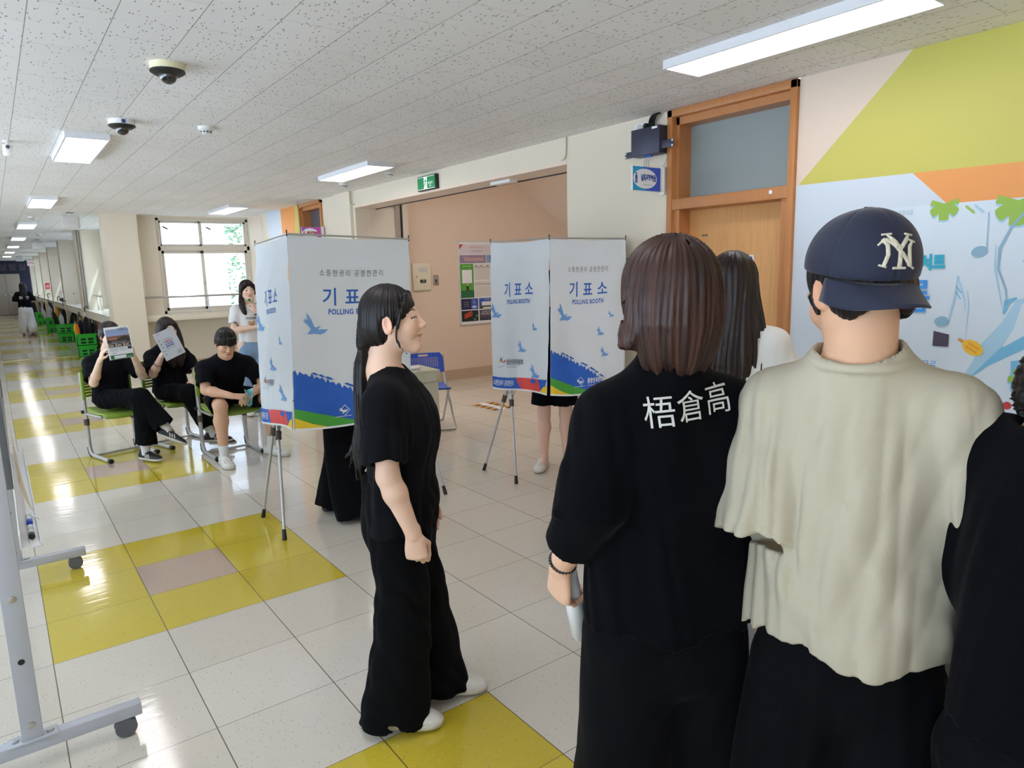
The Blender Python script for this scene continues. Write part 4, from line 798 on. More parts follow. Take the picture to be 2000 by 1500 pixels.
booth((1.75,1.05,0), [(1.426,.754,1.878),(2.251,.765,1.853),(1.317,.574,.725),(2.14,.63,.675)], [(1.463,1.505,1.85),(1.426,.754,1.878),(1.290,1.20,.69),(1.317,.574,.725)], [(2.251,.765,1.853),(2.32,1.46,1.83),(2.14,.63,.675),(2.33,1.36,.70)],
      [((1.26,.743,0),(1.52,1.43,1.79),1),((1.287,1.256,0),(1.50,.84,1.80),1),((2.50,.84,0),(2.30,1.42,1.80),-1),((2.47,1.40,0),(2.26,.80,1.82),-1)], 'polling booth at left with the large blue bird, seated people behind it')
booth((3.4,.75,0), [(3.269,.511,1.854),(3.862,.319,1.844),(3.104,.337,.735),(3.66,.13,.72)], [(3.13,1.057,1.849),(3.269,.511,1.854),(2.952,.86,.755),(3.085,.342,.735)], [(3.862,.319,1.844),(3.90,.95,1.83),(3.66,.13,.72),(3.80,.85,.73)],
      [((3.05,.692,0),(3.20,1.0,1.79),1),((3.072,1.167,0),(3.33,.60,1.80),1),((3.86,.50,0),(3.88,.92,1.80),-1),((3.90,.98,0),(3.86,.36,1.82),-1)], 'polling booth at right beside the alcove pillar')
# ballot machine box with papers, blue folding chair
t = thing('ballot_box', (3.12,2.46,0), 'white plastic ballot box standing by the left booth', 'ballot box', rz=-.05); BXM = mat('ballot_plastic',(224,226,208),.4)
b = MB(); b.bevbox(-.20,-.21,.0,.20,.21,.60,BXM,.010); b.build('body', t)
b = MB(); b.bevbox(-.215,-.225,.60,.215,.225,.715,mat('ballot_lid',(218,220,196),.4),.012); b.box(.05,-.228,.61,.17,-.222,.69,BXM); b.build('lid', t)
b = MB(); b.bevbox(-.10,-.224,.54,.05,-.212,.595,BXM,.003); b.box(-.035,-.229,.555,-.005,-.223,.578,BLACK); b.build('latch', t)
b = MB(); f = plane_fn((0,-.2115,0),(1,0,0),(0,0,1)); stamp(b, shift(text2d('Signan', .026), .02, .47), f, PTG); stamp(b, ell2d(-.045,.478,.010,.010,12), f, PRD); b.build('lettering', t)
t = thing('paper_stack', (3.04,2.45,.715), 'small pile of white papers on the ballot box', 'papers'); b = MB(); b.box(-.10,-.14,0,.10,.14,.018,PW); b.box(-.08,-.15,.018,.12,.12,.024,PW,Matrix.Rotation(.2,4,'Z')); b.build('sheets', t)
BLU = mat('chair_blue_plastic',(48,92,196),.35)
t = thing('folding_chair', (3.56,2.88,0), 'blue folding chair with a perforated back behind the ballot box', 'chair', rz=2.82)
b = MB()
def shell(fn, nu, nv, hole):
    vs = [fn(i/nu, j/nv) for j in range(nv+1) for i in range(nu+1)]; fs = []
    for j in range(nv):
        for i in range(nu):
            if not hole(i, j): fs.append((j*(nu+1)+i, j*(nu+1)+i+1, (j+1)*(nu+1)+i+1, (j+1)*(nu+1)+i))
    return vs, fs
def bk(u, v):
    x = (u*2-1)*.215; z = .56+.21*v; w = 1 if v < .55 else math.sqrt(max(0, 1-((v-.55)/.5)**2*.35)); return (x*w, -.20-.04*v+.03*(u*2-1)**2, z)
vs, fs = shell(bk, 44, 28, lambda i, j: (8 <= j <= 21 and 6 <= i <= 37 and i % 2 == 0 and j % 2 == 0) or (23 <= j <= 25 and 16 <= i <= 27)); b.add(vs, fs, BLU, True); b.build('backrest', t, solid=.012, angle=60)
b = MB(); vs, fs = shell(lambda u, v: ((u*2-1)*(.20-.03*(v-.4)**2), -.17+.40*v, .44-.015*math.sin(PI*v)), 16, 16, lambda i, j: False); b.add(vs, fs, BLU, True); b.build('seat', t, solid=.018, angle=60)
for s in (-1,1):
    b = MB(); b.tube([(s*.22,-.235,.74),(s*.22,-.19,.5),(s*.22,.02,.28),(s*.22,.24,.012)], .0115, TUBE, 10); b.tube([(s*.20,.10,.43),(s*.20,-.05,.25),(s*.20,-.26,.012)], .0115, TUBE, 10); b.build('leg', t)
b = MB(); b.tube([(-.22,.24,.012),(.22,.24,.012)], .0115, TUBE, 10); b.tube([(-.20,-.26,.012),(.20,-.26,.012)], .0115, TUBE, 10); b.build('crossbar', t)
t = thing('chair_runner', (3.9,3.3,0), 'x', 'chair'); bpy.data.objects.remove(t)
# registration desk at right
DT = mat('desk_top',(206,222,216),.35); DE = mat('desk_edge_black',(38,40,44),.5); DM = mat('desk_modesty',(108,108,98),.6)
def desk(x, y, label):
    t = thing('desk', (x,y,0), label, 'desk', group='registration desks')
    b = MB(); b.bevbox(-.42,-.30,.705,.42,.30,.722,DT,.003); b.build('tabletop', t); b = MB()
    for q in ((-.428,-.306,-.42,.306),(.42,-.306,.428,.306),(-.428,-.306,.428,-.30),(-.428,.30,.428,.306)): b.bevbox(q[0],q[1],.695,q[2],q[3],.722,DE,.002)
    b.bevbox(-.41,-.29,.655,.41,.29,.70,BLACK,.004); b.build('edge_band', t)
    b = MB(); b.box(-.395,-.27,.56,-.385,.27,.66,DM); b.build('book_tray', t)
    for s_ in (-1,1):
        b = MB(); yy = s_*.215; b.tube([(.38,yy,.66),(.38,yy,.16),(.365,yy,.08),(.32,yy,.035),(.26,yy,.022),(-.36,yy,.022)], .022, CHM, 12); b.build('leg', t)
    b = MB(); b.tube([(-.34,-.215,.022),(-.34,.215,.022)], .018, CHM, 12); b.tube([(.38,-.215,.3),(.38,.215,.3)], .015, CHM, 12); b.build('crossbar', t)
desk(2.20,-2.315,'white-topped desk with a green folder, behind the person in the cap'); desk(2.20,-2.93,'white-topped desk beside the person leaning at the right edge')
t = thing('book', (1.90,-2.17,.722), 'bright green folder on the desk corner', 'folder'); b = MB(); b.bevbox(-.11,-.15,0,.16,.15,.014,mat('folder_green',(132,184,50),.4),.003); b.build('cover', t); b = MB(); b.box(-.1,-.145,.003,.165,.145,.011,PW); b.build('pages', t)
t = thing('paper_sheet', (2.02,-2.72,.722), 'pale blue sheet on the desk beside the leaning person', 'paper'); b = MB(); b.box(-.16,-.10,0,.16,.10,.002,mat('pale_blue_paper',(206,228,238),.5)); b.build('sheet', t)
t = thing('clipboard', (2.26,-2.50,.722), 'dark clipboard on the desk beyond the pale sheet', 'clipboard'); b = MB(); b.bevbox(-.12,-.09,0,.12,.09,.006,DE,.002); b.build('board', t); b = MB(); b.box(-.03,-.09,.006,.03,-.06,.014,STEEL); b.build('clip', t)
# whiteboard at the left edge
WB = mat('whiteboard_frame_grey',(186,190,198),.35); WBG = mat('board_back',(170,178,190),.4); WBD = mat('frame_dark_grey',(112,118,126),.4); CAS = mat('caster_grey',(96,98,104),.5)
t = thing('whiteboard', (-.09,.2,0), 'mobile whiteboard on a grey steel stand with casters at the left edge', 'whiteboard')
b = MB(); b.bevbox(-.005,-.80,.975,.043,1.32,2.1,WBG,.003); b.build('board', t)
b = MB()
for q in ((-.82,.955,1.34,.98),(-.82,2.09,1.34,2.115)): b.bevbox(-.012,q[0],q[1],.048,q[2],q[3],WBD,.003)
for y in (-.83,1.32): b.bevbox(-.012,y,.955,.048,y+.02,2.115,WBD,.003)
b.build('board_frame', t)
for k, y in enumerate((-.925,.925)):
    b = MB(); b.bevbox(-.03,y-.02,.115,.03,y+.02,1.75,WB,.003); p = b.build('post', t)
    for z in (.17,.40,.62): b = MB(); b.lathe([(.012,0),(.012,.003),(.006,.005)] if z != .40 else [(.010,0),(.010,.001)], STEEL if z != .40 else BLACK, 14, Matrix.Translation((.0,y-.02,z)) @ Matrix.Rotation(PI/2,4,'X')); b.build('bolt' if z != .40 else 'bolt_hole', p)
    b = MB(); b.bevbox(-.36,y-.022,.07,.325,y+.022,.115,WB,.003); b.bevbox(-.07,y-.03,.112,.07,y+.03,.118,WB,.001); p = b.build('foot_bar', t)
    for x in (-.05,.05): b = MB(); b.lathe([(.011,0),(.011,.006),(.006,.008)], STEEL, 14, Matrix.Translation((x,y,.118))); b.build('bolt', p)
    for x in (-.30,.27):
        b = MB()
        for s in (-.014,.014): b.lathe([(.006,-.009),(.034,-.009),(.036,-.004),(.036,.004),(.034,.009),(.006,.009)], CAS, 20, Matrix.Translation((x,y+s,.036)) @ Matrix.Rotation(PI/2,4,'X'))
        b.bevbox(x-.012,y-.006,.036,x+.016,y+.006,.072,BLACK,.002); b.build('caster', p)
b = MB(); b.bevbox(.045,-.72,.705,.105,1.0,.711,TW,.002); b.bevbox(.100,-.72,.705,.106,1.0,.724,TW,.002); b.bevbox(.040,-.72,.705,.046,1.0,.76,TW,.002); b.bevbox(.07,-.72,.711,.074,1.0,.715,TW,.001); b.build('pen_tray', t)
def marker(y, col, label):
    t = thing('board_marker', (-.09+.078,y+.2,.7225), label, 'marker'); b = MB(); b.tube([(0,-.055,0),(0,.05,0)], .009, TW, 14); b.build('barrel', t); b = MB(); b.tube([(0,-.085,0),(0,-.05,0)], .0105, col, 14); b.build('cap', t); b = MB(); b.tube([(0,-.02,0),(0,.02,0)], .0095, mat('marker_label',(176,184,196),.4), 14); b.build('label_band', t)
marker(-.38, mat('marker_blue',(36,84,190),.35), 'blue-capped marker in the whiteboard tray'); marker(-.56, BLACK, 'black-capped marker in the whiteboard tray, nearer the camera')
t = thing('paper_strip', (-.035,-.1,.9), 'curled cream paper strip with writing hanging on the whiteboard', 'paper'); b = MB(); vs = []; fs = []
for j in range(13):
    for i in range(15):
        u = i/14; v = j/12; y = .75-1.12*u; x = .005+.03*v*v*u*u*1.3+.004*math.sin(5*u)*v; vs.append((x, y, .075-.16*v*(.35+.65*u)))
for j in range(12):
    for i in range(14): fs.append((j*15+i, j*15+i+1, (j+1)*15+i+1, (j+1)*15+i))
CPA = mat('cream_paper',(232,222,196),.6); b.add(vs, fs, CPA, True)
def pf(x, y):      # writing on the strip: x along -y, y up
    u = min(1,max(0,(x)/1.12)); v = min(1,max(0,-y/.16/(.35+.65*u))); return Vector((.0075+.03*v*v*u*u*1.3+.004*math.sin(5*u)*v, .75-1.12*u, .075-.16*v*(.35+.65*u)))
for s, x, y, m in (('Standard',.98,-.07,PK),('Welcome',.80,-.05,PK),('오창고',.80,-.09,mat('orange_ink',(206,120,60),.5))): stamp(b, slice2d(shift(text2d(s,.035),x,y),.02), pf, m)
b.build('sheet', t, angle=180); b = MB(); b.tube([(.03,-.37,-.08),(.05,-.40,-.10),(.045,-.43,-.085),(.03,-.40,-.08)], .0012, STEEL, 6); b.build('wire_tie', t)
# ================================================================ SMOOTH SOLID MODELLING (distance fields turned into meshes)
A_ = lambda p: np.array(p, np.float32)
def _n(v): v = np.array(v, np.float64); return v/ (np.linalg.norm(v)+1e-9)
class SDF:
    def __init__(s, lo, hi, h):
        s.h = h; s.lo = A_(lo)-2*h; n = np.ceil((A_(hi)+2*h-s.lo)/h).astype(int)+1; s.n = n; s.g = np.full(tuple(n), 1., np.float32)
        s.ax = [s.lo[i]+h*np.arange(n[i], dtype=np.float32) for i in range(3)]
    def win(s, lo, hi):
        a = np.clip(np.floor((A_(lo)-s.lo)/s.h).astype(int), 0, s.n); b = np.clip(np.ceil((A_(hi)-s.lo)/s.h).astype(int)+1, 0, s.n)
        if np.any(b <= a): return None, None
        X, Y, Z = np.meshgrid(*(s.ax[i][a[i]:b[i]] for i in range(3)), indexing='ij')
        return (slice(a[0],b[0]), slice(a[1],b[1]), slice(a[2],b[2])), np.stack((X,Y,Z), -1)
    def add(s, prim, k=.015, pad=0.):
        f, lo, hi = prim; m = k+2.5*s.h+pad; w, P = s.win(A_(lo)-m, A_(hi)+m)
        if w is None: return s
        d = f(P); g = s.g[w]; q = np.maximum(k-np.abs(g-d), 0)/max(k, 1e-6); s.g[w] = np.minimum(g, d)-q*q*k*.25; return s
    def sub(s, prim, k=.005):
        f, lo, hi = prim; m = k+2.5*s.h; w, P = s.win(A_(lo)-m, A_(hi)+m)
        if w is None: return s
        d = -f(P); g = s.g[w]; q = np.maximum(k-np.abs(g-d), 0)/max(k, 1e-6); s.g[w] = np.maximum(g, d)+q*q*k*.25; return s
    def cut(s, p, nrm, lo=None, hi=None):       # remove everything on the side nrm points to
        lo = s.lo if lo is None else lo; hi = s.lo+s.h*s.n if hi is None else hi; w, P = s.win(lo, hi)
        if w is None: return s
        s.g[w] = np.maximum(s.g[w], (P-A_(p))@A_(_n(nrm))); return s
    def disp(s, fn):
        w = np.where(np.abs(s.g) < .05)
        P = np.stack([s.ax[i][w[i]] for i in range(3)], -1); s.g[w] += fn(P).astype(np.float32); return s
    def mesh(s):
        g = s.g; i = g < 0; h = s.h
        c = np.zeros(tuple(s.n-1), np.int8)
        for dx in (0,1):
            for dy in (0,1):
                for dz in (0,1): c += i[dx:s.n[0]-1+dx, dy:s.n[1]-1+dy, dz:s.n[2]-1+dz]
        act = np.where((c > 0) & (c < 8)); na = len(act[0])
        if na == 0: return np.zeros((0,3)), np.zeros((0,4), int)
        idx = np.full(c.shape, -1, np.int32); idx[act] = np.arange(na); acc = np.zeros((na,3), np.float32); cnt = np.zeros(na, np.float32)
        cor = [(a,b,d) for a in (0,1) for b in (0,1) for d in (0,1)]
        for a in range(8):
            for b in range(a+1, 8):
                ca, cb = cor[a], cor[b]
                if sum(abs(ca[q]-cb[q]) for q in range(3)) != 1: continue
                va = g[act[0]+ca[0], act[1]+ca[1], act[2]+ca[2]]; vb = g[act[0]+cb[0], act[1]+cb[1], act[2]+cb[2]]
                m = (va < 0) != (vb < 0); t = np.where(m, va/np.where(m, va-vb, 1), 0)
                for q in range(3): acc[:,q] += np.where(m, ca[q]+(cb[q]-ca[q])*t, 0)
                cnt += m
        V = np.stack(act, -1)+acc/cnt[:,None]; V = s.lo+V*h; F = []
        for q in range(3):
            o = [1,2] if q == 0 else ([2,0] if q == 1 else [0,1])
            sl0 = [slice(1,-1)]*3; sl0[q] = slice(0,-1); sl1 = [slice(1,-1)]*3; sl1[q] = slice(1,None)
            e = i[tuple(sl0)] != i[tuple(sl1)]; w = np.where(e); base = [w[0].copy(), w[1].copy(), w[2].copy()]
            for r in range(3):
                if r != q: base[r] = base[r]+1
            ins = i[tuple(base)]
            def cell(da, db): b2 = [x.copy() for x in base]; b2[o[0]] -= da; b2[o[1]] -= db; return idx[tuple(b2)]
            quad = np.stack((cell(1,1), cell(0,1), cell(0,0), cell(1,0)), -1); quad[~ins] = quad[~ins][:, ::-1]; F.append(quad)
        F = np.concatenate(F); F = F[(F >= 0).all(1)]
        return V, F
def cone(a, b, ra, rb, sq=None, flat=False, flat_a=False):
    a = A_(a); b = A_(b); ba = b-a; L2 = float(ba@ba)+1e-9; L = L2**.5; r = max(ra, rb)
    def f(P):
        pa = P-a; t0 = (pa@ba)/L2; t = t0 if (flat and flat_a) else (np.maximum(t0, 0) if flat else (np.minimum(t0, 1) if flat_a else np.clip(t0, 0, 1))); q = pa-t[...,None]*ba
        if sq is not None: w = A_(_n(sq[0])); q = q+w*((q@w)*(1/sq[1]-1))[...,None]
        tc = np.clip(t, -.3, 1.3); d = np.sqrt((q*q).sum(-1))-(ra+(rb-ra)*tc)
        if sq is not None: d = d*min(1, sq[1]*1.2)
        if flat: d = np.maximum(d, (t0-1)*L)
        if flat_a: d = np.maximum(d, -t0*L)
        return d
    rr = r*(max(1, sq[1]) if sq else 1)
    return f, np.minimum(a, b)-rr, np.maximum(a, b)+rr
def ell(c, r, R=None):
    c = A_(c); r = A_(r); R = None if R is None else np.array(R, np.float32)
    def f(P):
        q = P-c
        if R is not None: q = q@R
        k0 = np.sqrt(((q/r)**2).sum(-1)); k1 = np.sqrt(((q/(r*r))**2).sum(-1)); return k0*(k0-1)/np.maximum(k1, 1e-6)
    m = float(r.max()); return f, c-m, c+m
def loft(st, w, flat0=False, flat1=False, n=4):
    """stations (point, half width, half depth); w = depth axis. Smoothly interpolated elliptical tube."""
    P0 = [A_(x[0]) for x in st]; RX = [x[1] for x in st]; RY = [x[2] for x in st]; pts = []; 
    def cr(a, b, c, d, t): return .5*((2*b)+(c-a)*t+(2*a-5*b+4*c-d)*t*t+(3*b-a-3*c+d)*t**3)
    for i in range(len(st)-1):
        for k in range(n):
            t = k/n; j = (max(i-1,0), i, i+1, min(i+2, len(st)-1)); pts.append((cr(*(P0[q] for q in j), t), cr(*(RX[q] for q in j), t), cr(*(RY[q] for q in j), t)))
    pts.append((P0[-1], RX[-1], RY[-1])); w = A_(_n(w)); nn = len(pts)
    def f(P):
        out = None
        for i in range(nn-1):
            a, ax, ay = pts[i]; b, bx, by = pts[i+1]; ba = b-a; L2 = float(ba@ba)+1e-12; d_ = ba/L2**.5
            ww = w-d_*float(w@d_); ww = ww/(np.linalg.norm(ww)+1e-9); uu = np.cross(d_, ww)
            pa = P-a; t0 = (pa@ba)/L2; lo = -1e9 if (flat0 and i == 0) else 0; hi = 1e9 if (flat1 and i == nn-2) else 1; t = np.clip(t0, lo, hi); q = pa-t[...,None]*ba; tc = np.clip(t, 0, 1)
            rx = ax+(bx-ax)*tc; ry = ay+(by-ay)*tc; ra = np.minimum(rx, ry)
            qa = q@d_; kk = np.sqrt(((q@uu)/rx)**2+((q@ww)/ry)**2+(qa/ra)**2); d = (kk-1)*ra
            out = d if out is None else np.minimum(out, d)
        if flat0: e = pts[1][0]-pts[0][0]; e = e/np.linalg.norm(e); out = np.maximum(out, -((P-pts[0][0])@e))
        if flat1: e = pts[-1][0]-pts[-2][0]; e = e/np.linalg.norm(e); out = np.maximum(out, (P-pts[-1][0])@e)
        return out
    m = max(max(RX), max(RY)); al = np.array([p[0] for p in pts]); return f, al.min(0)-m, al.max(0)+m
def rbox(c, r, rad, R=None):
    c = A_(c); r = A_(r); R = None if R is None else np.array(R, np.float32)
    def f(P):
        q = P-c
        if R is not None: q = q@R
        q = np.abs(q)-(r-rad); return np.sqrt((np.maximum(q, 0)**2).sum(-1))+np.minimum(q.max(-1), 0)-rad
    m = float(np.linalg.norm(r)); return f, c-m, c+m
def waves(seed, sc, amp, n=5, ridge=False):
    rs = np.random.RandomState(seed); K = rs.normal(size=(n,3))*np.array(sc); ph = rs.uniform(0, 6.28, n); K2 = rs.normal(size=(n,3))*np.array(sc)*.35; ph2 = rs.uniform(0, 6.28, n)
    def f(P):
        o = 0
        for i in range(n):
            s_ = np.sin(P@K[i]+ph[i]+1.6*np.sin(P@K2[i]+ph2[i])); o = o+((1-np.abs(s_)*2) if ridge else s_)
        return o*(amp/n**.5)
    return f
def to_obj(name, meshes, material, parent, colfn=None, hair=None, level=0):
    """meshes: list of (V, F) in parent space joined into one object"""
    V = []; F = []; o = 0
    for v, f in meshes: V.append(v); F.append(f+o); o += len(v)
    V = np.concatenate(V); F = np.concatenate(F)
    me = bpy.data.meshes.new(name); me.vertices.add(len(V)); me.vertices.foreach_set('co', V.astype(np.float32).ravel())
    me.loops.add(len(F)*4); me.loops.foreach_set('vertex_index', F.ravel().astype(np.int32)); me.polygons.add(len(F)); me.polygons.foreach_set('loop_start', np.arange(0, len(F)*4, 4, dtype=np.int32))
    me.polygons.foreach_set('use_smooth', np.ones(len(F), bool)); me.update(calc_edges=True); me.validate()
    if colfn is not None:
        a = me.color_attributes.new('Col', 'FLOAT_COLOR', 'POINT'); c = np.ones((len(V),4), np.float32); c[:,:3] = colfn(V); a.data.foreach_set('color', c.ravel())
    if hair is not None:
        a = me.attributes.new('strand', 'FLOAT_VECTOR', 'POINT'); a.data.foreach_set('vector', hair(V).astype(np.float32).ravel())
    me.materials.append(material); ob = bpy.data.objects.new(name, me); COL.objects.link(ob)
    if parent: ob.parent = parent
    return ob
def lin(r, g, b): return np.array(srgb(r,g,b)[:3], np.float32)
def hair_mat(name, col, col2, rough=.38):
    m = bpy.data.materials.new(name); m.use_nodes = True; N = NT(m); b = m.node_tree.nodes['Principled BSDF']
    a = N.n('ShaderNodeAttribute', attribute_name='strand'); mp = N.n('ShaderNodeMapping'); mp.inputs['Scale'].default_value = (1,1,.035); N.link(a.outputs['Vector'], mp.inputs[0])
    n = N.n('ShaderNodeTexNoise'); n.inputs['Scale'].default_value = 330; n.inputs['Detail'].default_value = 3; N.link(mp.outputs[0], n.inputs['Vector'])
    n2 = N.n('ShaderNodeTexNoise'); n2.inputs['Scale'].default_value = 70; n2.inputs['Detail'].default_value = 2; N.link(mp.outputs[0], n2.inputs['Vector'])
    s = N.math('ADD', N.math('MULTIPLY', n.outputs[0], .6), N.math('MULTIPLY', n2.outputs[0], .6))
    mr = N.n('ShaderNodeMapRange'); mr.inputs[1].default_value = .42; mr.inputs[2].default_value = .78; N.link(s, mr.inputs[0])
    N.link(N.mix(mr.outputs[0], srgb(*col), srgb(*col2)), b.inputs['Base Color']); b.inputs['Roughness'].default_value = rough; b.inputs['Specular IOR Level'].default_value = .32
    bp = N.n('ShaderNodeBump'); bp.inputs['Strength'].default_value = .55; bp.inputs['Distance'].default_value = .004; N.link(s, bp.inputs['Height']); N.link(bp.outputs[0], b.inputs['Normal']); return m
# ---------------------------------------------------------------- anatomy
def rotm(yaw=0, pitch=0, roll=0):        # yaw left +, pitch down +, roll to the right shoulder +
    return np.array(Matrix.Rotation(yaw,3,'Z') @ Matrix.Rotation(-pitch,3,'X') @ Matrix.Rotation(roll,3,'Y'))
def head_mesh(c, R, s, neck, h, male=False, smile=False, closed=False, neck_r=.052):
    c = np.array(c, float); T = lambda p: c+R@(np.array(p, float)*s)
    F = SDF(np.minimum(c-.17*s, np.array(neck)-.08), np.maximum(c+.17*s, np.array(neck)+.08), h); E = lambda p, r: ell(T(p), np.array(r)*s, R); Cn = lambda a, b, ra, rb, **k: cone(T(a), T(b), ra*s, rb*s, **k)
    F.add(E((0,-.016,.030),(.073,.091,.082)), .01)
    F.add(E((0,.020,-.022),(.059,.068,.078)), .03)
    for x in (-1,1):
        F.add(Cn((x*.046,.004,-.048),(x*.018,.060,-.088),.019,.017), .03); F.add(E((x*.036,.054,-.022),(.024,.024,.026)), .02)
    F.add(Cn((-.012,.066,-.092),(.012,.066,-.092),.016,.016), .02)
    if male: F.add(Cn((-.04,.080,.024),(.04,.080,.024),.007,.007), .015)
    F.add(Cn((0,.080,.016),(0,.101,-.020),.006,.0095), .014)
    for x in (-1,1): F.add(E((x*.0105,.091,-.026),(.0075,.010,.007)), .006)
    for x in (-1,1): F.sub(E((x*.031,.099,.008),(.017,.016,.010)), .014); F.add(E((x*.030,.0755,.006),(.0135,.0105,.0085)), .004)
    y = .087
    F.add(Cn((-.015,y-.004,-.051),(0,y,-.050),.004,.0058), .006); F.add(Cn((.015,y-.004,-.051),(0,y,-.050),.004,.0058), .006)
    F.add(Cn((-.013,y-.005,-.061),(.013,y-.005,-.061),.0060,.0060), .007)
    cz = -.053 if smile else -.0565
    F.sub(Cn((-.022,y-.006,cz),(0,y+.004,-.0565),.0015,.0018), .004); F.sub(Cn((.022,y-.006,cz),(0,y+.004,-.0565),.0015,.0018), .004)
    if smile:
        for x in (-1,1): F.add(E((x*.034,.060,-.038),(.015,.015,.016)), .014)
    for x in (-1,1):
        F.add(ell(T((x*.076,-.010,-.006)), np.array((.0065,.019,.031))*s, R@rotm(x*-.35,-.15)), .006); F.add(ell(T((x*.075,-.008,-.028)), np.array((.007,.010,.010))*s, R), .005)
        F.sub(ell(T((x*.083,-.006,-.002)), np.array((.006,.011,.018))*s, R@rotm(x*-.35,-.15)), .004)
    nk = np.array(neck, float); F.add(cone(T((0,-.020,-.030)), nk, neck_r*s, neck_r*1.08*s), .022); F.add(cone(nk, nk-np.array([0,0,.05]), neck_r*1.06*s, neck_r*1.08*s), .02)
    return F.mesh(), T
def face_colors(c, R, s, skin, male=False, closed=False, iris=(30,20,16), lip=(190,104,98)):
    c = np.array(c, float); base = lin(*skin)
    def f(V):
        L = ((V-c)@R)/s; C = np.tile(base, (len(V),1)); x = np.abs(L[:,0]); y = L[:,1]; z = L[:,2]
        def blend(m, col): 
            m = np.clip(m, 0, 1)[:,None]; return C*(1-m)+col*m
        ss = lambda a, b, v: np.clip((v-a)/(b-a), 0, 1)
        ch = np.exp(-(((x-.040)/.020)**2+((z+.025)/.018)**2))*(y > .02); C = blend(.28*ch, base*np.array([1.05,.62,.58],np.float32))
        C = blend(.35*np.exp(-(((x-.078)/.012)**2+((z+.006)/.03)**2)), base*np.array([1.,.6,.52],np.float32))
        lm = (1-ss(.8, 1.15, np.sqrt((x/.021)**2+((z+.0565)/.0095)**2)))*(y > .07); C = blend(lm*.8, lin(*lip)); C = blend((1-ss(.0008,.0022,np.abs(z+.0565-.06*x)))*(x < .021)*(y > .07)*.8, lin(110,50,48))
        bz = .030+.004*np.sin(np.clip((x-.012)/.036,0,1)*3.1)-.0*x; bm = (1-ss(.0018,.0042,np.abs(z-bz)))*ss(.010,.014,x)*(1-ss(.044,.052,x))*(y > .045); C = blend(bm*(.95 if male else .85), lin(34,24,22))
        ez = .006; dx = (x-.0305)/.0150; op = .0014 if closed else .0052; up = ez+op*(1-dx*dx); dn = ez-op*.75*(1-dx*dx)
        inside = ((np.abs(dx) < 1) & (z < up) & (z > dn) & (y > .06)).astype(float)
        if not closed: C = blend(inside, lin(226,220,214)); C = blend((np.sqrt((x-.0305)**2+(z-ez)**2) < .0062)*inside, lin(*iris))
        C = blend((np.abs(dx) < 1.15)*(1-ss(.0012,.0032,np.abs(z-up-.0004)))*(y > .050)*.95, lin(24,16,16))
        nm = np.exp(-(((x-.007)/.0035)**2+((z+.0315)/.003)**2))*(y > .085); C = blend(.6*nm, lin(110,60,50))
        return C
    return f
def hand_prims(F, w, d, n, curl, side, s=1., spread=.012, thumb=.5, k=.006):
    """w wrist, d direction of the hand, n palm normal, side +1 if the thumb is on cross(d, n)"""
    w = np.array(w, float); d = _n(d); n = _n(np.array(n)-d*np.dot(n, d)); l = np.cross(d, n)*side
    kn = w+d*.080*s
    F.add(loft([(w-d*.02*s,.027*s,.019*s),(w+d*.01*s,.029*s,.017*s),(w+d*.05*s,.038*s,.0145*s),(kn,.038*s,.0115*s)], n), .008)
    Ls = [.040,.045,.041,.032]; rs = [.0088,.009,.0086,.0076]
    if not isinstance(curl, (list, tuple)): curl = [curl, curl*1.05, curl*1.1, curl*1.15]
    tips = []
    for i in range(4):
        off = (.027-.018*i)*s; p = kn+l*off-d*(.004*abs(i-1))*s; dd = _n(d+l*(.5-i*.33)*spread*8); a = curl[i]; ang = 0; r = rs[i]*s; L = Ls[i]*s
        for j, (lf, bend) in enumerate(((1.,a*.75),(.66,a*1.0),(.52,a*.6))):
            ang += bend; v = dd*math.cos(ang)+n*math.sin(ang); q = p+v*L*lf; F.add(cone(p, q, r*(1-.08*j), r*(.93-.10*j)), k*.5 if j else k); p = q
        tips.append(p)
    p = w+d*.022*s+l*.022*s+n*.006*s; v = _n(d*.75+l*.75*(1-thumb*.55)+n*(.25+thumb*.6)); q = p+v*.040*s; F.add(cone(p, q, .0135*s, .0105*s), .010); v2 = _n(v*.7+d*.5-l*thumb*.5+n*.2*thumb); r_ = q+v2*.030*s; F.add(cone(q, r_, .0102*s, .0085*s), .003)
    return tips
def arm_mesh(sh, el, wr, h, s=1., hand=None, k=.012, thick=1.):
    al = np.array([sh, el, wr], float); F = SDF(al.min(0)-.15, al.max(0)+.15 if hand is None else np.maximum(al.max(0)+.07, np.array(wr)+.20), h) if hand is None else SDF(np.minimum(al.min(0)-.06, np.array(wr)-.20), np.maximum(al.max(0)+.06, np.array(wr)+.20), h)
    t = thick; sh, el, wr = [np.array(q, float) for q in (sh, el, wr)]
    F.add(cone(sh, el, .048*s*t, .037*s*t), k); m = el+(wr-el)*.28; F.add(cone(el, m, .036*s*t, .0385*s*t), .02); F.add(cone(m, wr, .0385*s*t, .0245*s*t), .02)
    if hand: hand_prims(F, wr, hand['d'], hand['n'], hand.get('curl', .4), hand.get('side', 1), s*hand.get('s', 1.), hand.get('spread', .012), hand.get('thumb', .5))
    return F.mesh()
def leg_mesh(hip, kn, an, h, s=1., foot=None):
    al = np.array([hip, kn, an], float); F = SDF(al.min(0)-.12, al.max(0)+.12, h); hip, kn, an = [np.array(q, float) for q in (hip, kn, an)]
    F.add(cone(hip, kn, .078*s, .052*s), .01); m = kn+(an-kn)*.3; bk = np.array(foot if foot is not None else (0,1,0), float)*-.012
    F.add(cone(kn, m+bk, .049*s, .054*s), .03); F.add(cone(m+bk, an, .053*s, .031*s), .03)
    if foot is not None: F.add(cone(an, an+_n(foot)*.09*s-np.array([0,0,.04])*s, .03*s, .028*s), .02)
    return F.mesh()
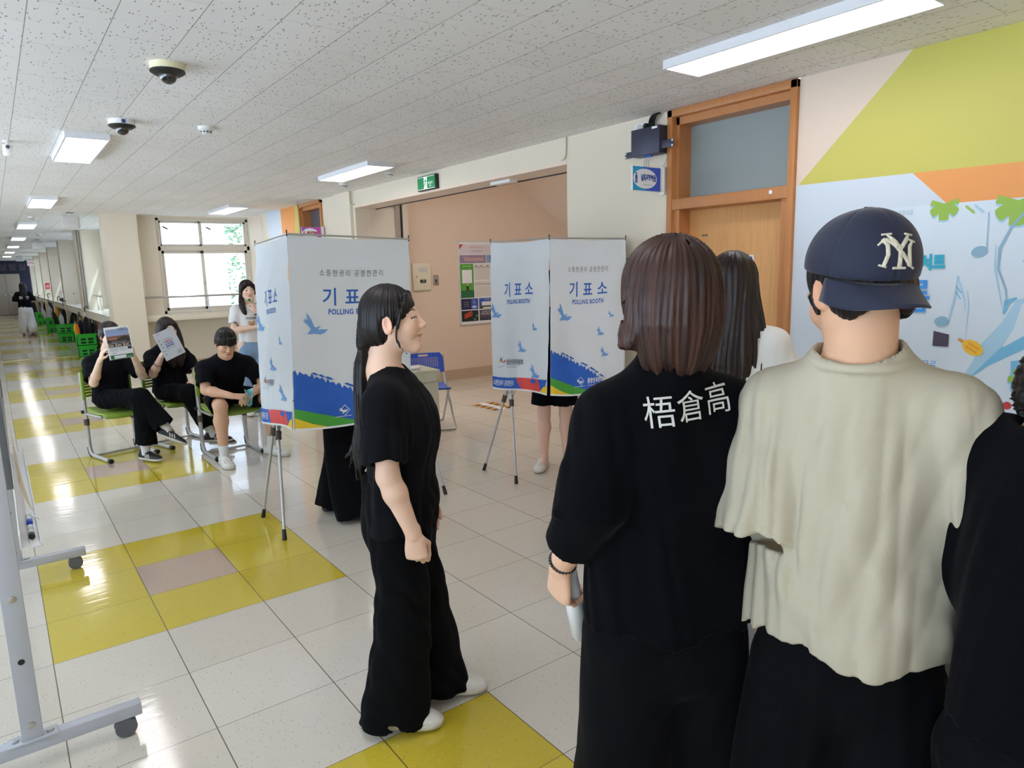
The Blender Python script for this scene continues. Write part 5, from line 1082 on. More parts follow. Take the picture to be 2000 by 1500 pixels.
# ---------------------------------------------------------------- clothing
def shirt_mesh(h, spine, front, sh, sleeves, seed=1, hem_drop=0., infl=1., wr=.008, shr=.062, collar=True, neck_r=.066, fold=(14,14,3), hollow=.9):
    """spine: stations (p, rx, ry) from hem to neck; sleeves: list of (shoulder, mid, end, r0, r1)"""
    al = [s_[0] for s_ in spine]+[q for s_ in sleeves for q in s_[:3]]; al = np.array(al, float); F = SDF(al.min(0)-.24, al.max(0)+.16, h)
    F.add(loft([(p, a*infl, b*infl) for p, a, b in spine], front, flat0=True), .01)
    for a, m, e, r0, r1 in sleeves:
        F.add(cone(a, m, r0, (r0+r1)/2), .05)
    nk = np.array(spine[-1][0], float); nd = _n(nk-np.array(spine[-2][0], float))
    for a, m, e, r0, r1 in sleeves: F.add(cone(nk-nd*.045, np.array(a, float), shr*.8, shr), .045)
    W1 = waves(seed, fold, wr, 5); W2 = waves(seed+9, (fold[0]*2.2, fold[1]*2.2, fold[2]*2.5), wr*.45, 5, True)
    zt = nk[2]; p0 = np.array(spine[0][0], float)
    for a, m, e, r0, r1 in sleeves: F.add(cone(m, e, (r0+r1)/2, r1, flat=True), .022)
    F.disp(lambda P: (W1(P)+W2(P))*np.clip((zt-P[:,2])/.16, .12, 1))
    d = _n(np.array(spine[1][0], float)-p0); F.cut(p0, -d, p0-.40, p0+np.array([.4,.4,.14])) if False else None
    if hollow: F.sub(loft([(p0-d*.06, spine[0][1]*infl*hollow, spine[0][2]*infl*hollow),(p0+d*.03, spine[0][1]*infl*(hollow-.05), spine[0][2]*infl*(hollow-.05))], front, flat0=True, flat1=True), .004)
    for a, m, e, r0, r1 in sleeves:
        e = np.array(e, float); dd = _n(e-np.array(m, float)); F.sub(cone(e-dd*.035, e+dd*.03, r1*.72, r1*.82, flat=True, flat_a=True), .003)
    if collar:
        fr = _n(front); F.sub(cone(nk-nd*.03+fr*.012, nk+nd*.12-fr*.01, neck_r*.86, neck_r*1.25, flat=True), .006)
    return F
def pants_mesh(h, pelvis, front, legs, seed=2, wr=.006, fold=(13,13,3), flat=True):
    """pelvis: loft stations top to crotch; legs: list of point/radius lists ending at the hem"""
    al = [np.array(p[0], float) for p in pelvis]+[np.array(p[0], float) for l in legs for p in l]; al = np.array(al); F = SDF(al.min(0)-.20, al.max(0)+.20, h)
    F.add(loft(pelvis, front, flat0=True), .01)
    for l in legs: F.add(loft([(p, r, r2) for p, r, r2 in l], front if abs(_n(np.array(l[-1][0])-np.array(l[0][0]))@_n(front)) < .8 else (0,0,1), flat1=True), .03)
    W1 = waves(seed, fold, wr, 5); W2 = waves(seed+5, (fold[0]*2,fold[1]*2,fold[2]*3), wr*.5, 5, True); F.disp(lambda P: W1(P)+W2(P))
    for l in legs:
        e = np.array(l[-1][0], float); d = _n(e-np.array(l[-2][0], float)); F.sub(loft([(e-d*.03, l[-1][1]*.86, l[-1][2]*.86),(e+d*.03, l[-1][1]*.9, l[-1][2]*.9)], front if abs(d@_n(front)) < .8 else (0,0,1), flat0=True, flat1=True), .003)
    return F
def shoe_meshes(an, f, h, kind='sneaker', s=1., down=(0,0,-1)):
    """an ankle point; f toe direction; returns upper, sole meshes"""
    an = np.array(an, float); f = _n(f); up = -_n(down); up = _n(up-f*np.dot(up, f)); b = an-up*.075*s; L = lambda y, z: b+f*y*s+up*z*s; lo = an-.22; hi = an+.26
    lo = np.minimum(np.minimum(L(-.09,-.02), L(.21,.02)), an)-.07; hi = np.maximum(np.maximum(L(-.09,.1), L(.21,.08)), an)+.07
    U = SDF(lo, hi, h); U.add(loft([(L(-.052,.040),.034*s,.036*s),(L(.02,.040),.038*s,.042*s),(L(.09,.030),.045*s,.034*s),(L(.145,.024),.043*s,.026*s),(L(.172,.020),.032*s,.018*s)], up), .01)
    if kind != 'clog': U.add(cone(L(-.03,.055), L(-.02,.095), .036*s, .036*s, flat=True), .015)
    U.cut(L(0,.012), -up); So = SDF(lo, hi, h); So.add(loft([(L(-.055,.018),.038*s,.03*s),(L(.02,.018),.040*s,.03*s),(L(.09,.016),.049*s,.028*s),(L(.15,.014),.046*s,.026*s),(L(.178,.014),.030*s,.02*s)], up), .01); So.cut(L(0,.0), -up); So.cut(L(0,.024 if kind != 'clog' else .02), up)
    if kind == 'clog': 
        l = np.cross(up, f); U.sub(cone(L(-.03,.08), L(-.02,.12), .03*s, .03*s), .006)
        for i in range(3):
            for j in range(3): U.sub(cone(L(.085+.026*i,.03)+l*(j-1)*.022*s, L(.085+.026*i,.09)+l*(j-1)*.024*s, .0055*s, .0055*s), .001)
    return U.mesh(), So.mesh(), L, up, f
def print_on(parent, meshobj, vf, origin, ux, uy, material, name='print', off=.002, step=.012, dist=.3, merge=None):
    """projects a flat print on to a garment along the print normal; the print faces are joined into the garment mesh"""
    me = meshobj.data; n = len(me.vertices); co = np.zeros(n*3, np.float32); me.vertices.foreach_get('co', co); co = co.reshape(-1,3)
    fs = [tuple(p.vertices) for p in me.polygons]; bvh = BVHTree.FromPolygons([tuple(c) for c in co], fs)
    o = Vector(origin); ux = Vector(ux).normalized(); uy = Vector(uy); uy = (uy-ux*uy.dot(ux)).normalized(); nn = ux.cross(uy)
    v2, f2 = slice2d(vf, step); pts = []
    for x, y in v2:
        p = o+ux*x+uy*y; hit = bvh.ray_cast(p+nn*dist, -nn); pts.append((hit[0]+hit[1]*off) if hit[0] is not None and (hit[0]-p).length < .2 else None)
    b = MB(); keep = [i for i, p in enumerate(pts) if p is not None]; mp = {i: k for k, i in enumerate(keep)}
    b.add([pts[i] for i in keep], [tuple(mp[i] for i in f) for f in f2 if all(i in mp for i in f)], material, True); return b.build(name, parent, angle=180)
# ================================================================ PEOPLE
SKIN = mat('skin', (232,190,160), .48, attr='Col', subs=.08, bump=.03, bscale=300); TEEB = mat('black_cotton', (14,15,20), .9, spec=.12, bump=.05, bscale=600, noise=.06, nscale=6, sheen=.03); PANTB = mat('black_trouser', (11,12,15), .9, spec=.1, bump=.05, bscale=500, noise=.06, nscale=5, sheen=.02)
FLEECE = mat('black_fleece', (9,10,14), .95, spec=.08, bump=.12, bscale=350, noise=.08, nscale=10, sheen=.03); TEEW = mat('cream_cotton', (190,182,160), .85, spec=.15, bump=.05, bscale=500, noise=.02, nscale=4); WTEE = mat('white_cotton', (232,232,230), .8, bump=.04, bscale=400); DENIM = mat('blue_denim', (132,164,196), .8, noise=.12, nscale=14, bump=.06, bscale=500); GDEN = mat('grey_trouser', (150,148,148), .85, noise=.08, nscale=8); WPANT = mat('white_trouser', (226,228,232), .8, noise=.03)
HBLK = hair_mat('black_hair', (9,8,9), (34,28,28)); HDK = hair_mat('dark_brown_hair', (14,10,10), (50,36,33)); HBR = hair_mat('brown_hair', (20,12,11), (80,50,42), .38); HMAT = mat('print_white_ink', (214,214,208), .7); SHW = mat('shoe_white', (226,224,216), .5); SHSOLE = mat('shoe_sole_white', (214,208,194), .5); SHB = mat('shoe_black', (34,34,38), .5); SHN = mat('clog_navy', (52,56,66), .55); SOCK = mat('white_sock', (232,232,230), .85, bump=.1, bscale=300)
def strand(c):
    c = np.array(c, float)
    def f(V):
        d = V-c; r = np.maximum(np.hypot(d[:,0], d[:,1]), 1e-3); return np.stack((d[:,0]/r*.09, d[:,1]/r*.09, d[:,2]), -1)
    return f
def person(x, y, f, label):
    return thing('person', (x,y,0), label, 'person', rz=math.atan2(-f[0], f[1]))
def skin_obj(t, meshes, hc, R, s, skin, **k):
    fc = face_colors(hc, R, s, skin, **k); base = lin(*skin)
    def f(V):
        C = np.tile(base, (len(V),1)); m = np.linalg.norm(V-np.array(hc), axis=1) < .17*s; 
        if m.any(): C[m] = fc(V[m])
        return C
    return to_obj('body', meshes, SKIN, t, f)
def hair_groove(c, amp=.0012, nn=46, seed=0):
    c = np.array(c, float); rs = np.random.RandomState(seed); p = rs.uniform(0,6,3)
    def f(P):
        d = P-c; a = np.arctan2(d[...,0], d[...,1]); z = d[...,2]; return amp*(np.sin(a*nn+p[0]+z*9+1.5*np.sin(a*5+z*14))+.7*np.sin(a*nn*.43+p[1]+z*6))
    return f
def base_hair(F, T, R, s, front=.045, low=-.07, infl=1.0, wide=1.0):
    E = lambda p, r: ell(T(p), np.array(r)*s, R)
    F.add(E((0,-.018,.034),(.083*infl*wide,.101*infl,.092*infl)), .01); F.add(E((0,-.045,-.02),(.079*infl*wide,.066*infl,.075)), .03)
def face_cut(F, T, R, s, y0=.03, z1=.052, w=.056): # opening for the face
    F.sub(ell(T((0,.105,-.030)), np.array((w,.075,.088))*s, R), .012)
# ---- 1: girl in profile, foreground ---------------------------------------------------------
t = person(1.064,-1.256,(.80,-.60),'person in profile, long low ponytail, black t-shirt and wide black trousers, standing at centre')
hc = np.array((0,.004,1.472)); R = rotm(.05,-.06,0); s = 1.04
hm, T = head_mesh(hc, R, s, (0,-.035,1.30), .0026, smile=True)
ra = arm_mesh((.165,-.01,1.235),(.19,-.005,.975),(.195,.07,.775),.004,1.0,dict(d=(0,.10,-1),n=(-1,.1,0),curl=[1.05,1.1,1.15,1.2],side=1,thumb=.9,s=1.0))
la = arm_mesh((-.165,-.01,1.235),(-.19,.0,.975),(-.19,.07,.775),.005,1.0,dict(d=(0,.1,-1),n=(1,0,0),curl=.8,side=-1))
lg = [leg_mesh((x*.085,0,.82),(x*.09,.01,.45),(x*.10+(.0),(-.06 if x > 0 else .10),.09),.008,1.,(0,1,0)) for x in (-1,1)]
tor = SDF((-.2,-.15,.75),(.2,.15,1.32),.01); tor.add(loft([((0,0,.80),.14,.10),((0,0,.95),.12,.09),((0,.01,1.12),.135,.10),((0,-.01,1.24),.13,.075),((0,-.03,1.30),.06,.055)],(0,1,0)),.01)
skin_obj(t, [hm, ra, la, *lg, tor.mesh()], hc, R, s, (238,198,172), lip=(206,110,104))
F = SDF(hc-.16, hc+.17, .0028); E = lambda p, r: ell(T(p), np.array(r)*s, R); F.add(E((0,-.014,.034),(.081,.094,.091)), .01); F.add(E((0,-.040,-.02),(.076,.060,.072)), .03)
F.sub(cone(T((-.14,.118,-.045)), T((.14,.118,-.045)), .072*s, .072*s, sq=(R@np.array((0,0,1.)),1.45)), .010)       # face opening seen from the side
F.add(loft([(T((.050,.056,.080)),.010,.014),(T((.073,.046,.040)),.009,.008),(T((.078,.024,-.01)),.006,.005),(T((.077,.016,-.05)),.0045,.004),(T((.073,.026,-.082)),.003,.003),(T((.070,.042,-.104)),.0012,.0012)],R@np.array((1.,0,0))), .006)
F.add(loft([(T((-.052,.052,.082)),.014,.018),(T((-.077,.050,.040)),.016,.010),(T((-.083,.030,-.01)),.014,.008),(T((-.074,.034,-.082)),.004,.004)],R@np.array((1.,0,0))), .006)
F.sub(ell(T((.086,-.012,-.010)), np.array((.014,.021,.033))*s, R), .004); F.sub(ell(T((0,-.01,-.105)), np.array((.09,.062,.040))*s, R), .012)
F.add(loft([(T((0,-.075,-.02)),.055,.045),(T((0,-.100,-.065)),.030,.028),(T((0,-.106,-.085)),.017,.017)],R@np.array((0,1.,0))), .02)
F.disp(hair_groove(hc, .0011, 52, 1)); m1 = F.mesh()
tie = T((0,-.108,-.088)); F = SDF(tie-np.array((.10,.14,.50)), tie+np.array((.10,.10,.04)), .0032)
F.add(loft([(tie+A_((0,0,.005)),.014,.014),(tie+A_((0,-.008,-.045)),.024,.024),(tie+A_((0,-.012,-.15)),.033,.028),(tie+A_((0,-.018,-.28)),.034,.026),(tie+A_((0,-.024,-.38)),.028,.022),(tie+A_((0,-.040,-.45)),.012,.012)],(0,1,0)), .005)
for k, (dy, dz, x) in enumerate(((-.060,-.40,.012),(-.075,-.42,-.005),(-.045,-.46,.015),(-.03,-.47,-.01),(-.085,-.38,.004))): F.add(loft([(tie+A_((x,-.015,-.22)),.012,.012),(tie+A_((x,-.028+dy*.3,-.34)),.008,.008),(tie+A_((x,dy,dz)),.002,.002)],(0,1,0)), .010)
F.disp(lambda P: .0013*np.sin(P[...,0]*420+2*np.sin(P[...,2]*13))+.0013*np.sin(P[...,1]*380+2*np.sin(P[...,2]*11+1))); to_obj('hair', [m1, F.mesh()], HBLK, t, hair=strand(hc))
b = MB()
for k in range(3): b.tube([tie+A_((.016*math.cos(a),.016*math.sin(a),.004*k-.004+.002*math.sin(a))) for a in [2*PI*j/14 for j in range(15)]], .0035, BLACK, 8)
b.build('hair_tie', t)
F = shirt_mesh(.0045, [((0,.005,.745),.172,.122),((0,.005,.86),.168,.120),((0,.01,.98),.155,.118),((0,.025,1.12),.165,.125),((0,-.006,1.225),.148,.090),((0,-.02,1.292),.068,.060)],(0,1,0),None,
  [((.155,-.01,1.215),(.185,-.01,1.08),(.198,-.01,1.025),.062,.070),((-.155,-.01,1.215),(-.185,-.01,1.08),(-.198,-.01,1.025),.062,.070)],3,wr=.008,shr=.055,neck_r=.058)
o1 = to_obj('t_shirt', [F.mesh()], TEEB, t)
for z, ch in ((1.135,'梧'),(1.06,'倉')): print_on(t, o1, text2d(ch,.06), (-.10 if False else .02,-.12,z-.02), (1,0,0), (0,0,1), HMAT, 'back_lettering')
F = pants_mesh(.006, [((0,0,.92),.150,.110),((0,0,.84),.165,.125),((0,-.01,.74),.150,.120)],(0,1,0),
  [[((.085,-.01,.78),.090,.100),((.088,-.01,.50),.085,.100),((.095,-.035,.20),.092,.112),((.10,-.045,.028),.095,.122)],[((-.085,0,.78),.090,.095),((-.09,.03,.50),.085,.098),((-.10,.075,.20),.088,.105),((-.10,.09,.035),.090,.112)]],4,wr=.010)
to_obj('trousers', [F.mesh()], PANTB, t)
for x, y, yw in ((.10,-.07,0),(-.10,.085,-.05)):
    U, So, L, up, f_ = shoe_meshes((x,y,.085),(yw,1,0),.004,'sneaker',1.02); o = to_obj('shoe', [U], SHW, t); to_obj('sole', [So], SHSOLE, o)
# ---- 2: brown mullet, black fleece, back to the camera -----------------------------------------
t = person(1.128,-2.415,(.40,.92),'person from behind with layered brown hair, black top with white back lettering, holding rolled paper')
hc = np.array((0,.0,1.565)); R = rotm(.12,.02,0); s = 1.05
hm, T = head_mesh(hc, R, s, (0,-.03,1.42), .0035)
la = arm_mesh((-.140,-.005,1.30),(-.205,-.06,1.12),(-.228,.05,.965),.004,1.05,dict(d=(.02,.28,-.95),n=(.9,.35,0),curl=[.75,.85,.95,1.0],side=-1,thumb=.6,s=1.0))
ra = arm_mesh((.150,-.005,1.335),(.17,.0,1.08),(.10,.20,1.02),.006,1.05,dict(d=(-.2,1,-.1),n=(-.8,0,-.3),curl=.7,side=1))
tor = SDF((-.22,-.16,.75),(.22,.16,1.46),.012); tor.add(loft([((0,0,.80),.15,.11),((0,0,1.0),.13,.09),((0,0,1.22),.13,.09),((0,-.01,1.33),.11,.07),((0,-.03,1.42),.06,.055)],(0,1,0)),.01)
lg = [leg_mesh((x*.09,0,.86),(x*.10,.01,.48),(x*.11,0,.09),.012,1.05,(0,1,0)) for x in (-1,1)]
skin_obj(t, [hm, la, ra, tor.mesh(), *lg], hc, R, s, (234,188,158))
F = SDF(hc-np.array((.16,.17,.22)), hc+.17, .0032); base_hair(F, T, R, s, infl=1.06, wide=1.06); F.add(ell(T((0,-.02,-.010)), np.array((.094,.100,.085))*s, R), .02)
F.sub(ell(T((0,.115,-.045)), np.array((.062,.085,.095))*s, R), .012)
rs = np.random.RandomState(4)
for k in range(46):      # layered locks hanging round the back and sides
    a = -1.8+3.6*k/45; x, y = math.sin(a), -math.cos(a); rr = .080+.008*rs.rand(); L = (-.128 if abs(a) < 1.35 else -.075)+.03*rs.rand()*(1 if k % 2 else -1); ti = (.046 if abs(a) < 1.35 else .074)
    F.add(loft([(T((x*rr*.98,y*rr*1.05-.018,.02)),.012,.009),(T((x*rr*1.05,y*rr*1.1-.018,-.045)),.014,.010),(T((x*(ti+.026),y*(ti+.03)-.018,(L-.05)*.62)),.011,.009),(T((x*(ti+.008),y*(ti+.018)-.018,L)),.003,.003)],R@np.array((x,y,0)), n=2), .009)
F.sub(cone(T((0,-.02,.128)), T((.0,-.085,.105)), .006, .003), .008)
F.sub(ell(T((-.090,.004,-.022)), np.array((.014,.016,.026))*s, R), .004); F.sub(ell(T((-.070,.055,-.085)), np.array((.034,.055,.036))*s, R), .01); F.sub(ell(T((.070,.055,-.085)), np.array((.034,.055,.036))*s, R), .01)
F.disp(hair_groove(T((0,-.03,0)), .0016, 44, 3)); to_obj('hair', [F.mesh()], HBR, t, hair=strand(T((0,-.045,0))))
F = shirt_mesh(.0055, [((0,.0,.86),.182,.140),((0,.0,1.00),.176,.136),((0,.0,1.18),.168,.132),((0,-.005,1.29),.158,.112),((0,-.01,1.365),.108,.082),((0,-.02,1.425),.072,.068)],(0,1,0),None,
  [((-.140,-.005,1.310),(-.178,-.03,1.20),(-.196,-.050,1.125),.070,.068),((.140,-.005,1.310),(.165,-.01,1.16),(.165,.02,1.08),.070,.068)],12,wr=.010,shr=.066,neck_r=.070,collar=False)
F.add(cone((-.190,-.062,1.15),(-.220,.012,1.035),.070,.056,flat=True),.03); F.add(cone((.165,.0,1.12),(.13,.12,1.05),.064,.056),.03)
for k in range(5): F.add(cone((-.265+.004*k,-.060+.018*k,1.135-.018*k),(-.150,-.055+.018*k,1.125-.017*k),.013,.013),.012)      # pushed-up sleeve folds
F.add(cone((0,-.022,1.400),(0,-.028,1.452),.070,.064,flat=True),.012); F.sub(cone((0,-.03,1.44),(0,-.03,1.48),.054,.058,flat=True),.004)
o2 = to_obj('fleece_top', [F.mesh()], FLEECE, t)
for k, ch in enumerate('梧倉高'): print_on(t, o2, text2d(ch,.066,slant=.06), (-.060+.068*k,-.14,1.318+.009*k), (1,0,.07), (0,0,1), HMAT, 'back_lettering', off=.0025, step=.009)
F = pants_mesh(.008, [((0,0,.95),.150,.12),((0,0,.88),.165,.13),((0,-.005,.78),.160,.13)],(0,1,0),[[((x*.092,0,.80),.100,.115),((x*.10,.0,.50),.105,.12),((x*.115,0,.25),.112,.13),((x*.12,0,.03),.118,.135)] for x in (-1,1)],5,wr=.007)
to_obj('trousers', [F.mesh()], PANTB, t)
for x in (-1,1): U, So, L, up, f_ = shoe_meshes((x*.115,0,.085),(x*.1,1,0),.007,'sneaker',1.1); o = to_obj('shoe', [U], SHB, t); to_obj('sole', [So], SHSOLE, o)
b = MB(); wv = Vector((-.226,.040,.982)); d_ = Vector((-.12,.55,-.8)).normalized(); a1 = d_.orthogonal().normalized(); a2 = d_.cross(a1)
for k in range(26):
    a = 2*PI*k/26; p = wv+(a1*math.cos(a)+a2*math.sin(a))*.030; b.add([p+Vector(v)*.0052 for v in ((1,0,0),(-1,0,0),(0,1,0),(0,-1,0),(0,0,1),(0,0,-1))], [(0,2,4),(2,1,4),(1,3,4),(3,0,4),(2,0,5),(1,2,5),(3,1,5),(0,3,5)], BLACK, True)
b.build('bead_bracelet', t)
rp = thing('rolled_paper', (0,0,0), 'white rolled sheet of paper in the hand of the brown-haired person', 'paper'); W2 = t.matrix_basis
def l2w(t, p): return Matrix.Translation(t.location) @ Matrix.Rotation(t.rotation_euler.z,4,'Z') @ Vector(p)
p0 = l2w(t, (-.198,.085,.93)); p1 = l2w(t, (-.165,.105,.78)); rp.location = p0; b = MB(); ax = (p1-p0).normalized(); e1 = ax.orthogonal().normalized(); e2 = ax.cross(e1); vs = []; fs = []
L_ = .225
for j in range(2):
    for i in range(34):
        a = i*.30; r = .0155+.0003*i; z = -.045+j*(L_-(.035*max(0,(i-22)/11) if j else 0)); vs.append(ax*z+(e1*math.cos(a)*1.15+e2*math.sin(a))*r)
for i in range(33): fs.append((i,i+1,35+i,34+i))
b.add(vs, fs, PW, True); b.build('sheet', rp, solid=.0006)
# ---- 3: cap worn backwards, cream t-shirt ---------------------------------------------------------
t = person(1.325,-2.737,(.90,.43),'person in a backwards navy cap and oversized cream t-shirt, seen from behind')
hc = np.array((-.014,.022,1.578)); R = rotm(.62,.42,.0); s = 1.05
hm, T = head_mesh(hc, R, s, (0,-.030,1.43), .0032, male=True, neck_r=.058)
tor = SDF((-.3,-.2,.75),(.3,.2,1.52),.010); tor.add(loft([((0,0,.85),.14,.10),((0,0,1.05),.13,.09),((0,0,1.25),.13,.09),((0,-.015,1.37),.10,.075),((0,-.035,1.44),.070,.062)],(0,1,0)),.01)
la = arm_mesh((-.150,-.01,1.36),(-.160,.03,1.12),(-.08,.24,1.08),.006,1.08,dict(d=(.3,1,-.1),n=(.5,0,-.6),curl=.6,side=-1)); ra = arm_mesh((.155,-.01,1.36),(.185,.05,1.12),(.12,.26,1.08),.006,1.08,dict(d=(-.3,1,-.1),n=(-.5,0,-.6),curl=.6,side=1))
lg = [leg_mesh((x*.095,0,.90),(x*.10,.01,.50),(x*.11,0,.09),.012,1.1,(0,1,0)) for x in (-1,1)]
skin_obj(t, [hm, tor.mesh(), la, ra, *lg], hc, R, s, (226,178,144), male=True)
F = SDF(hc-.17, hc+.16, .0035); base_hair(F, T, R, s, infl=.985); F.sub(ell(T((0,.10,-.030)), np.array((.066,.080,.10))*s, R), .01); F.sub(cone(T((0,-.06,-.115)), T((0,.02,-.10)), .062*s, .062*s), .008)
for x in (-1,1): F.sub(ell(T((x*.084,-.004,-.012)), np.array((.018,.022,.034))*s, R), .004); F.add(cone(T((x*.072,.022,.0)), T((x*.070,.020,-.034)), .009*s, .005*s), .006)
F.disp(hair_groove(hc, .0008, 60, 5)); to_obj('hair', [F.mesh()], HBLK, t, hair=strand(hc))
# the cap: crown, brim at the back, closure strap at the front, front badge on the crown
CAPM = mat('cap_navy', (26,32,56), .75, bump=.08, bscale=500, sheen=.2)
Rc = rotm(.55,0,0)@rotm(PI,0,0)@rotm(0,.20,0)          # cap local: +y = brim direction
F = SDF(hc-.17, hc+.18, .0032); cc = np.array((-.008,.004,1.628)); TC = lambda p: cc+Rc@(np.array(p,float)*s)
F.add(ell(TC((0,0,.0)), np.array((.091,.107,.100))*s, Rc), .01); F.add(ell(TC((0,.028,.016)), np.array((.080,.084,.090))*s, Rc), .015); F.cut(TC((0,0,-.012)), -(Rc@np.array((0,-.06,1.)))); F.sub(ell(TC((0,0,-.006)), np.array((.084,.100,.092))*s, Rc), .002)
F.sub(ell(TC((0,-.105,-.004)), np.array((.032,.03,.026))*s, Rc), .003)
def seam(P):
    q = (P-cc)@Rc/s; a = np.arctan2(q[:,0], q[:,1]+.0); m = np.minimum.reduce([np.abs((a-k*PI/3+PI/6-PI/6+PI) % (2*PI)-PI) for k in range(-3,4)]); return .0018*np.exp(-(m*np.hypot(q[:,0],q[:,1])/.0022)**2)
F.disp(seam); capo = to_obj('cap', [F.mesh()], CAPM, t)
b = MB(); vs = []; fs = []; NU, NV = 26, 10
for j in range(NV+1):
    for i in range(NU+1):
        a = (-1+2*i/NU)*1.22; v = j/NV; r0x, r0y = .086, .100; x0, y0 = r0x*math.sin(a), r0y*math.cos(a); ext = .072*(math.cos(a/1.22*PI/2)**.55 if abs(a) < 1.219 else 0); x = x0*(1+.06*v); y = y0+ext*v; z = -.014-.040*(x/.086)**2*v*1.0-.26*ext*v-.002*v; vs.append(TC((x,y,z)))
for j in range(NV):
    for i in range(NU): fs.append((j*(NU+1)+i, j*(NU+1)+i+1, (j+1)*(NU+1)+i+1, (j+1)*(NU+1)+i))
b.add(vs, fs, CAPM, True); b.build('brim', t, solid=.004, angle=70)
b = MB(); b.add([TC((.011*math.cos(q_)*r_, .011*math.sin(q_)*r_, .1005+.004*h_)) for h_, r_ in ((0,1),(1,.8)) for q_ in [2*PI*k/14 for k in range(14)]], [(k,(k+1)%14,14+(k+1)%14,14+k) for k in range(14)]+[tuple(range(14,28))], CAPM, True); b.build('button', t)
b = MB(); b.tube([TC((.088*math.sin(a), .104*math.cos(a), -.006)) for a in [PI-.55+.11*k for k in range(11)]], .008, CAPM, 8); b.tube([TC((-.012,-.108,-.02)), TC((-.012,-.112,.006))], .007, BLACK, 8); b.build('strap', t)
# interlocked letters on the crown
NYW = mat('badge_ivory', (214,208,186), .8, bump=.1, bscale=700)
def stroke(pts, w): return line2d(pts, w)
ny = [stroke([(-.026,.023),(-.019,.012),(-.0185,-.004),(-.024,-.020),(-.027,-.022)],[.004,.0062,.0064,.006,.003]),stroke([(-.030,.016),(-.020,.0215),(-.008,.012),(.006,-.004),(.018,-.019),(.025,-.024)],[.002,.006,.0065,.0065,.006,.003]),stroke([(.026,.020),(.019,.009),(.0185,-.006),(.0225,-.024)],[.003,.006,.0064,.004]),stroke([(-.018,.030),(-.010,.020),(.002,.006),(.002,.0)],[.003,.0068,.0068,.006]),stroke([(.020,.031),(.013,.020),(.002,.005),(.0015,-.010),(.0015,-.026)],[.003,.0068,.0066,.0064,.0075]),stroke([(-.010,-.026),(.013,-.026)],.0035),stroke([(.012,.031),(.027,.029)],.003),stroke([(-.026,.031),(-.010,.031)],.003),stroke([(-.033,.013),(-.022,.024)],.003),stroke([(.016,.021),(.031,.017)],.003),stroke([(-.032,-.019),(-.020,-.024)],.003),stroke([(.016,-.021),(.030,-.026)],.003)]
ux = Vector(Rc@np.array((-1.,0,0))); uy = Vector(Rc@np.array((0,-.45,.9)))
for k_, vf in enumerate(ny):
    pass
allv = []; allf = []
for v_, f_ in ny: n0 = len(allv); allv += [(x*1.04, y*1.04) for x, y in v_]; allf += [tuple(q+n0 for q in f) for f in f_]
q = print_on(t, capo, (allv, allf), TC((0,.10,.040)), ux, uy, NYW, 'cap_badge', off=.0022, step=.006, dist=.08)
q.modifiers.new('s','SOLIDIFY').thickness = .0022
F = shirt_mesh(.0055, [((.012,.0,.885),.198,.162),((.012,.0,.98),.194,.152),((.01,.0,1.15),.190,.136),((.008,-.005,1.28),.185,.122),((.005,-.012,1.375),.125,.092),((0,-.03,1.446),.090,.080)],(0,1,0),None,
  [((-.142,-.012,1.345),(-.163,-.035,1.22),(-.166,-.065,1.085),.072,.088),((.155,-.01,1.345),(.190,.015,1.20),(.190,.055,1.09),.072,.082)],21,wr=.0135,shr=.070,neck_r=.074,fold=(16,11,3.5))
def drag(P):      # long diagonal drag folds from the back towards the left hem
    u = P[:,0]*.62+P[:,2]*.78; w = np.exp(-((P[:,2]-1.0)/.16)**2); return -.009*w*np.maximum(0, np.sin(u*30+2*np.sin(P[:,0]*5)))**2+.004*w*np.sin(P[:,0]*26-P[:,2]*18)
F.disp(drag)
F.add(loft([((-.088*math.sin(a), -.034-.080*math.cos(a), 1.452-.012*math.cos(a)),.006,.009) for a in [-2.6+.325*k for k in range(17)]],(0,0,1),n=2),.004)
def seams(P):
    o = .0016*np.exp(-((P[:,2]-.912)/.0018)**2)
    for x in (-1,1):
        o = o+.0022*np.exp(-(((P[:,0]*x-.185)-(1.37-P[:,2])*.12)/.0028)**2)*(P[:,2] > 1.20)*(P[:,2] < 1.42)
        d_ = _n(np.array((-.168,-.065,1.085))-np.array((-.172,-.035,1.22)) if x < 0 else np.array((.005,.03,-.11))); e_ = np.array((-.168,-.065,1.085) if x < 0 else (.190,.055,1.09)); q = (P-e_)@d_; o = o+.0016*np.exp(-((q+.026)/.0018)**2)*(P[:,0]*x > .11)*(P[:,2] < 1.2)*(P[:,2] > 1.06)
    return o
F.disp(seams); to_obj('t_shirt', [F.mesh()], TEEW, t)
F = pants_mesh(.008, [((0.01,0,1.0),.140,.105),((0.01,0,.92),.155,.12),((0,-.005,.80),.158,.125)],(0,1,0),[[((x*.080,0,.86),.072,.095),((x*.088,0,.78),.095,.115),((x*.11,.0,.52),.112,.13),((x*.125,0,.25),.120,.135),((x*.13,0,.03),.125,.14)] for x in (-1,1)],6,wr=.008)
to_obj('trousers', [F.mesh()], PANTB, t)
for x in (-1,1): U, So, L, up, f_ = shoe_meshes((x*.12,0,.085),(x*.1,1,0),.007,'sneaker',1.12); o = to_obj('shoe', [U], SHB, t); to_obj('sole', [So], SHSOLE, o)
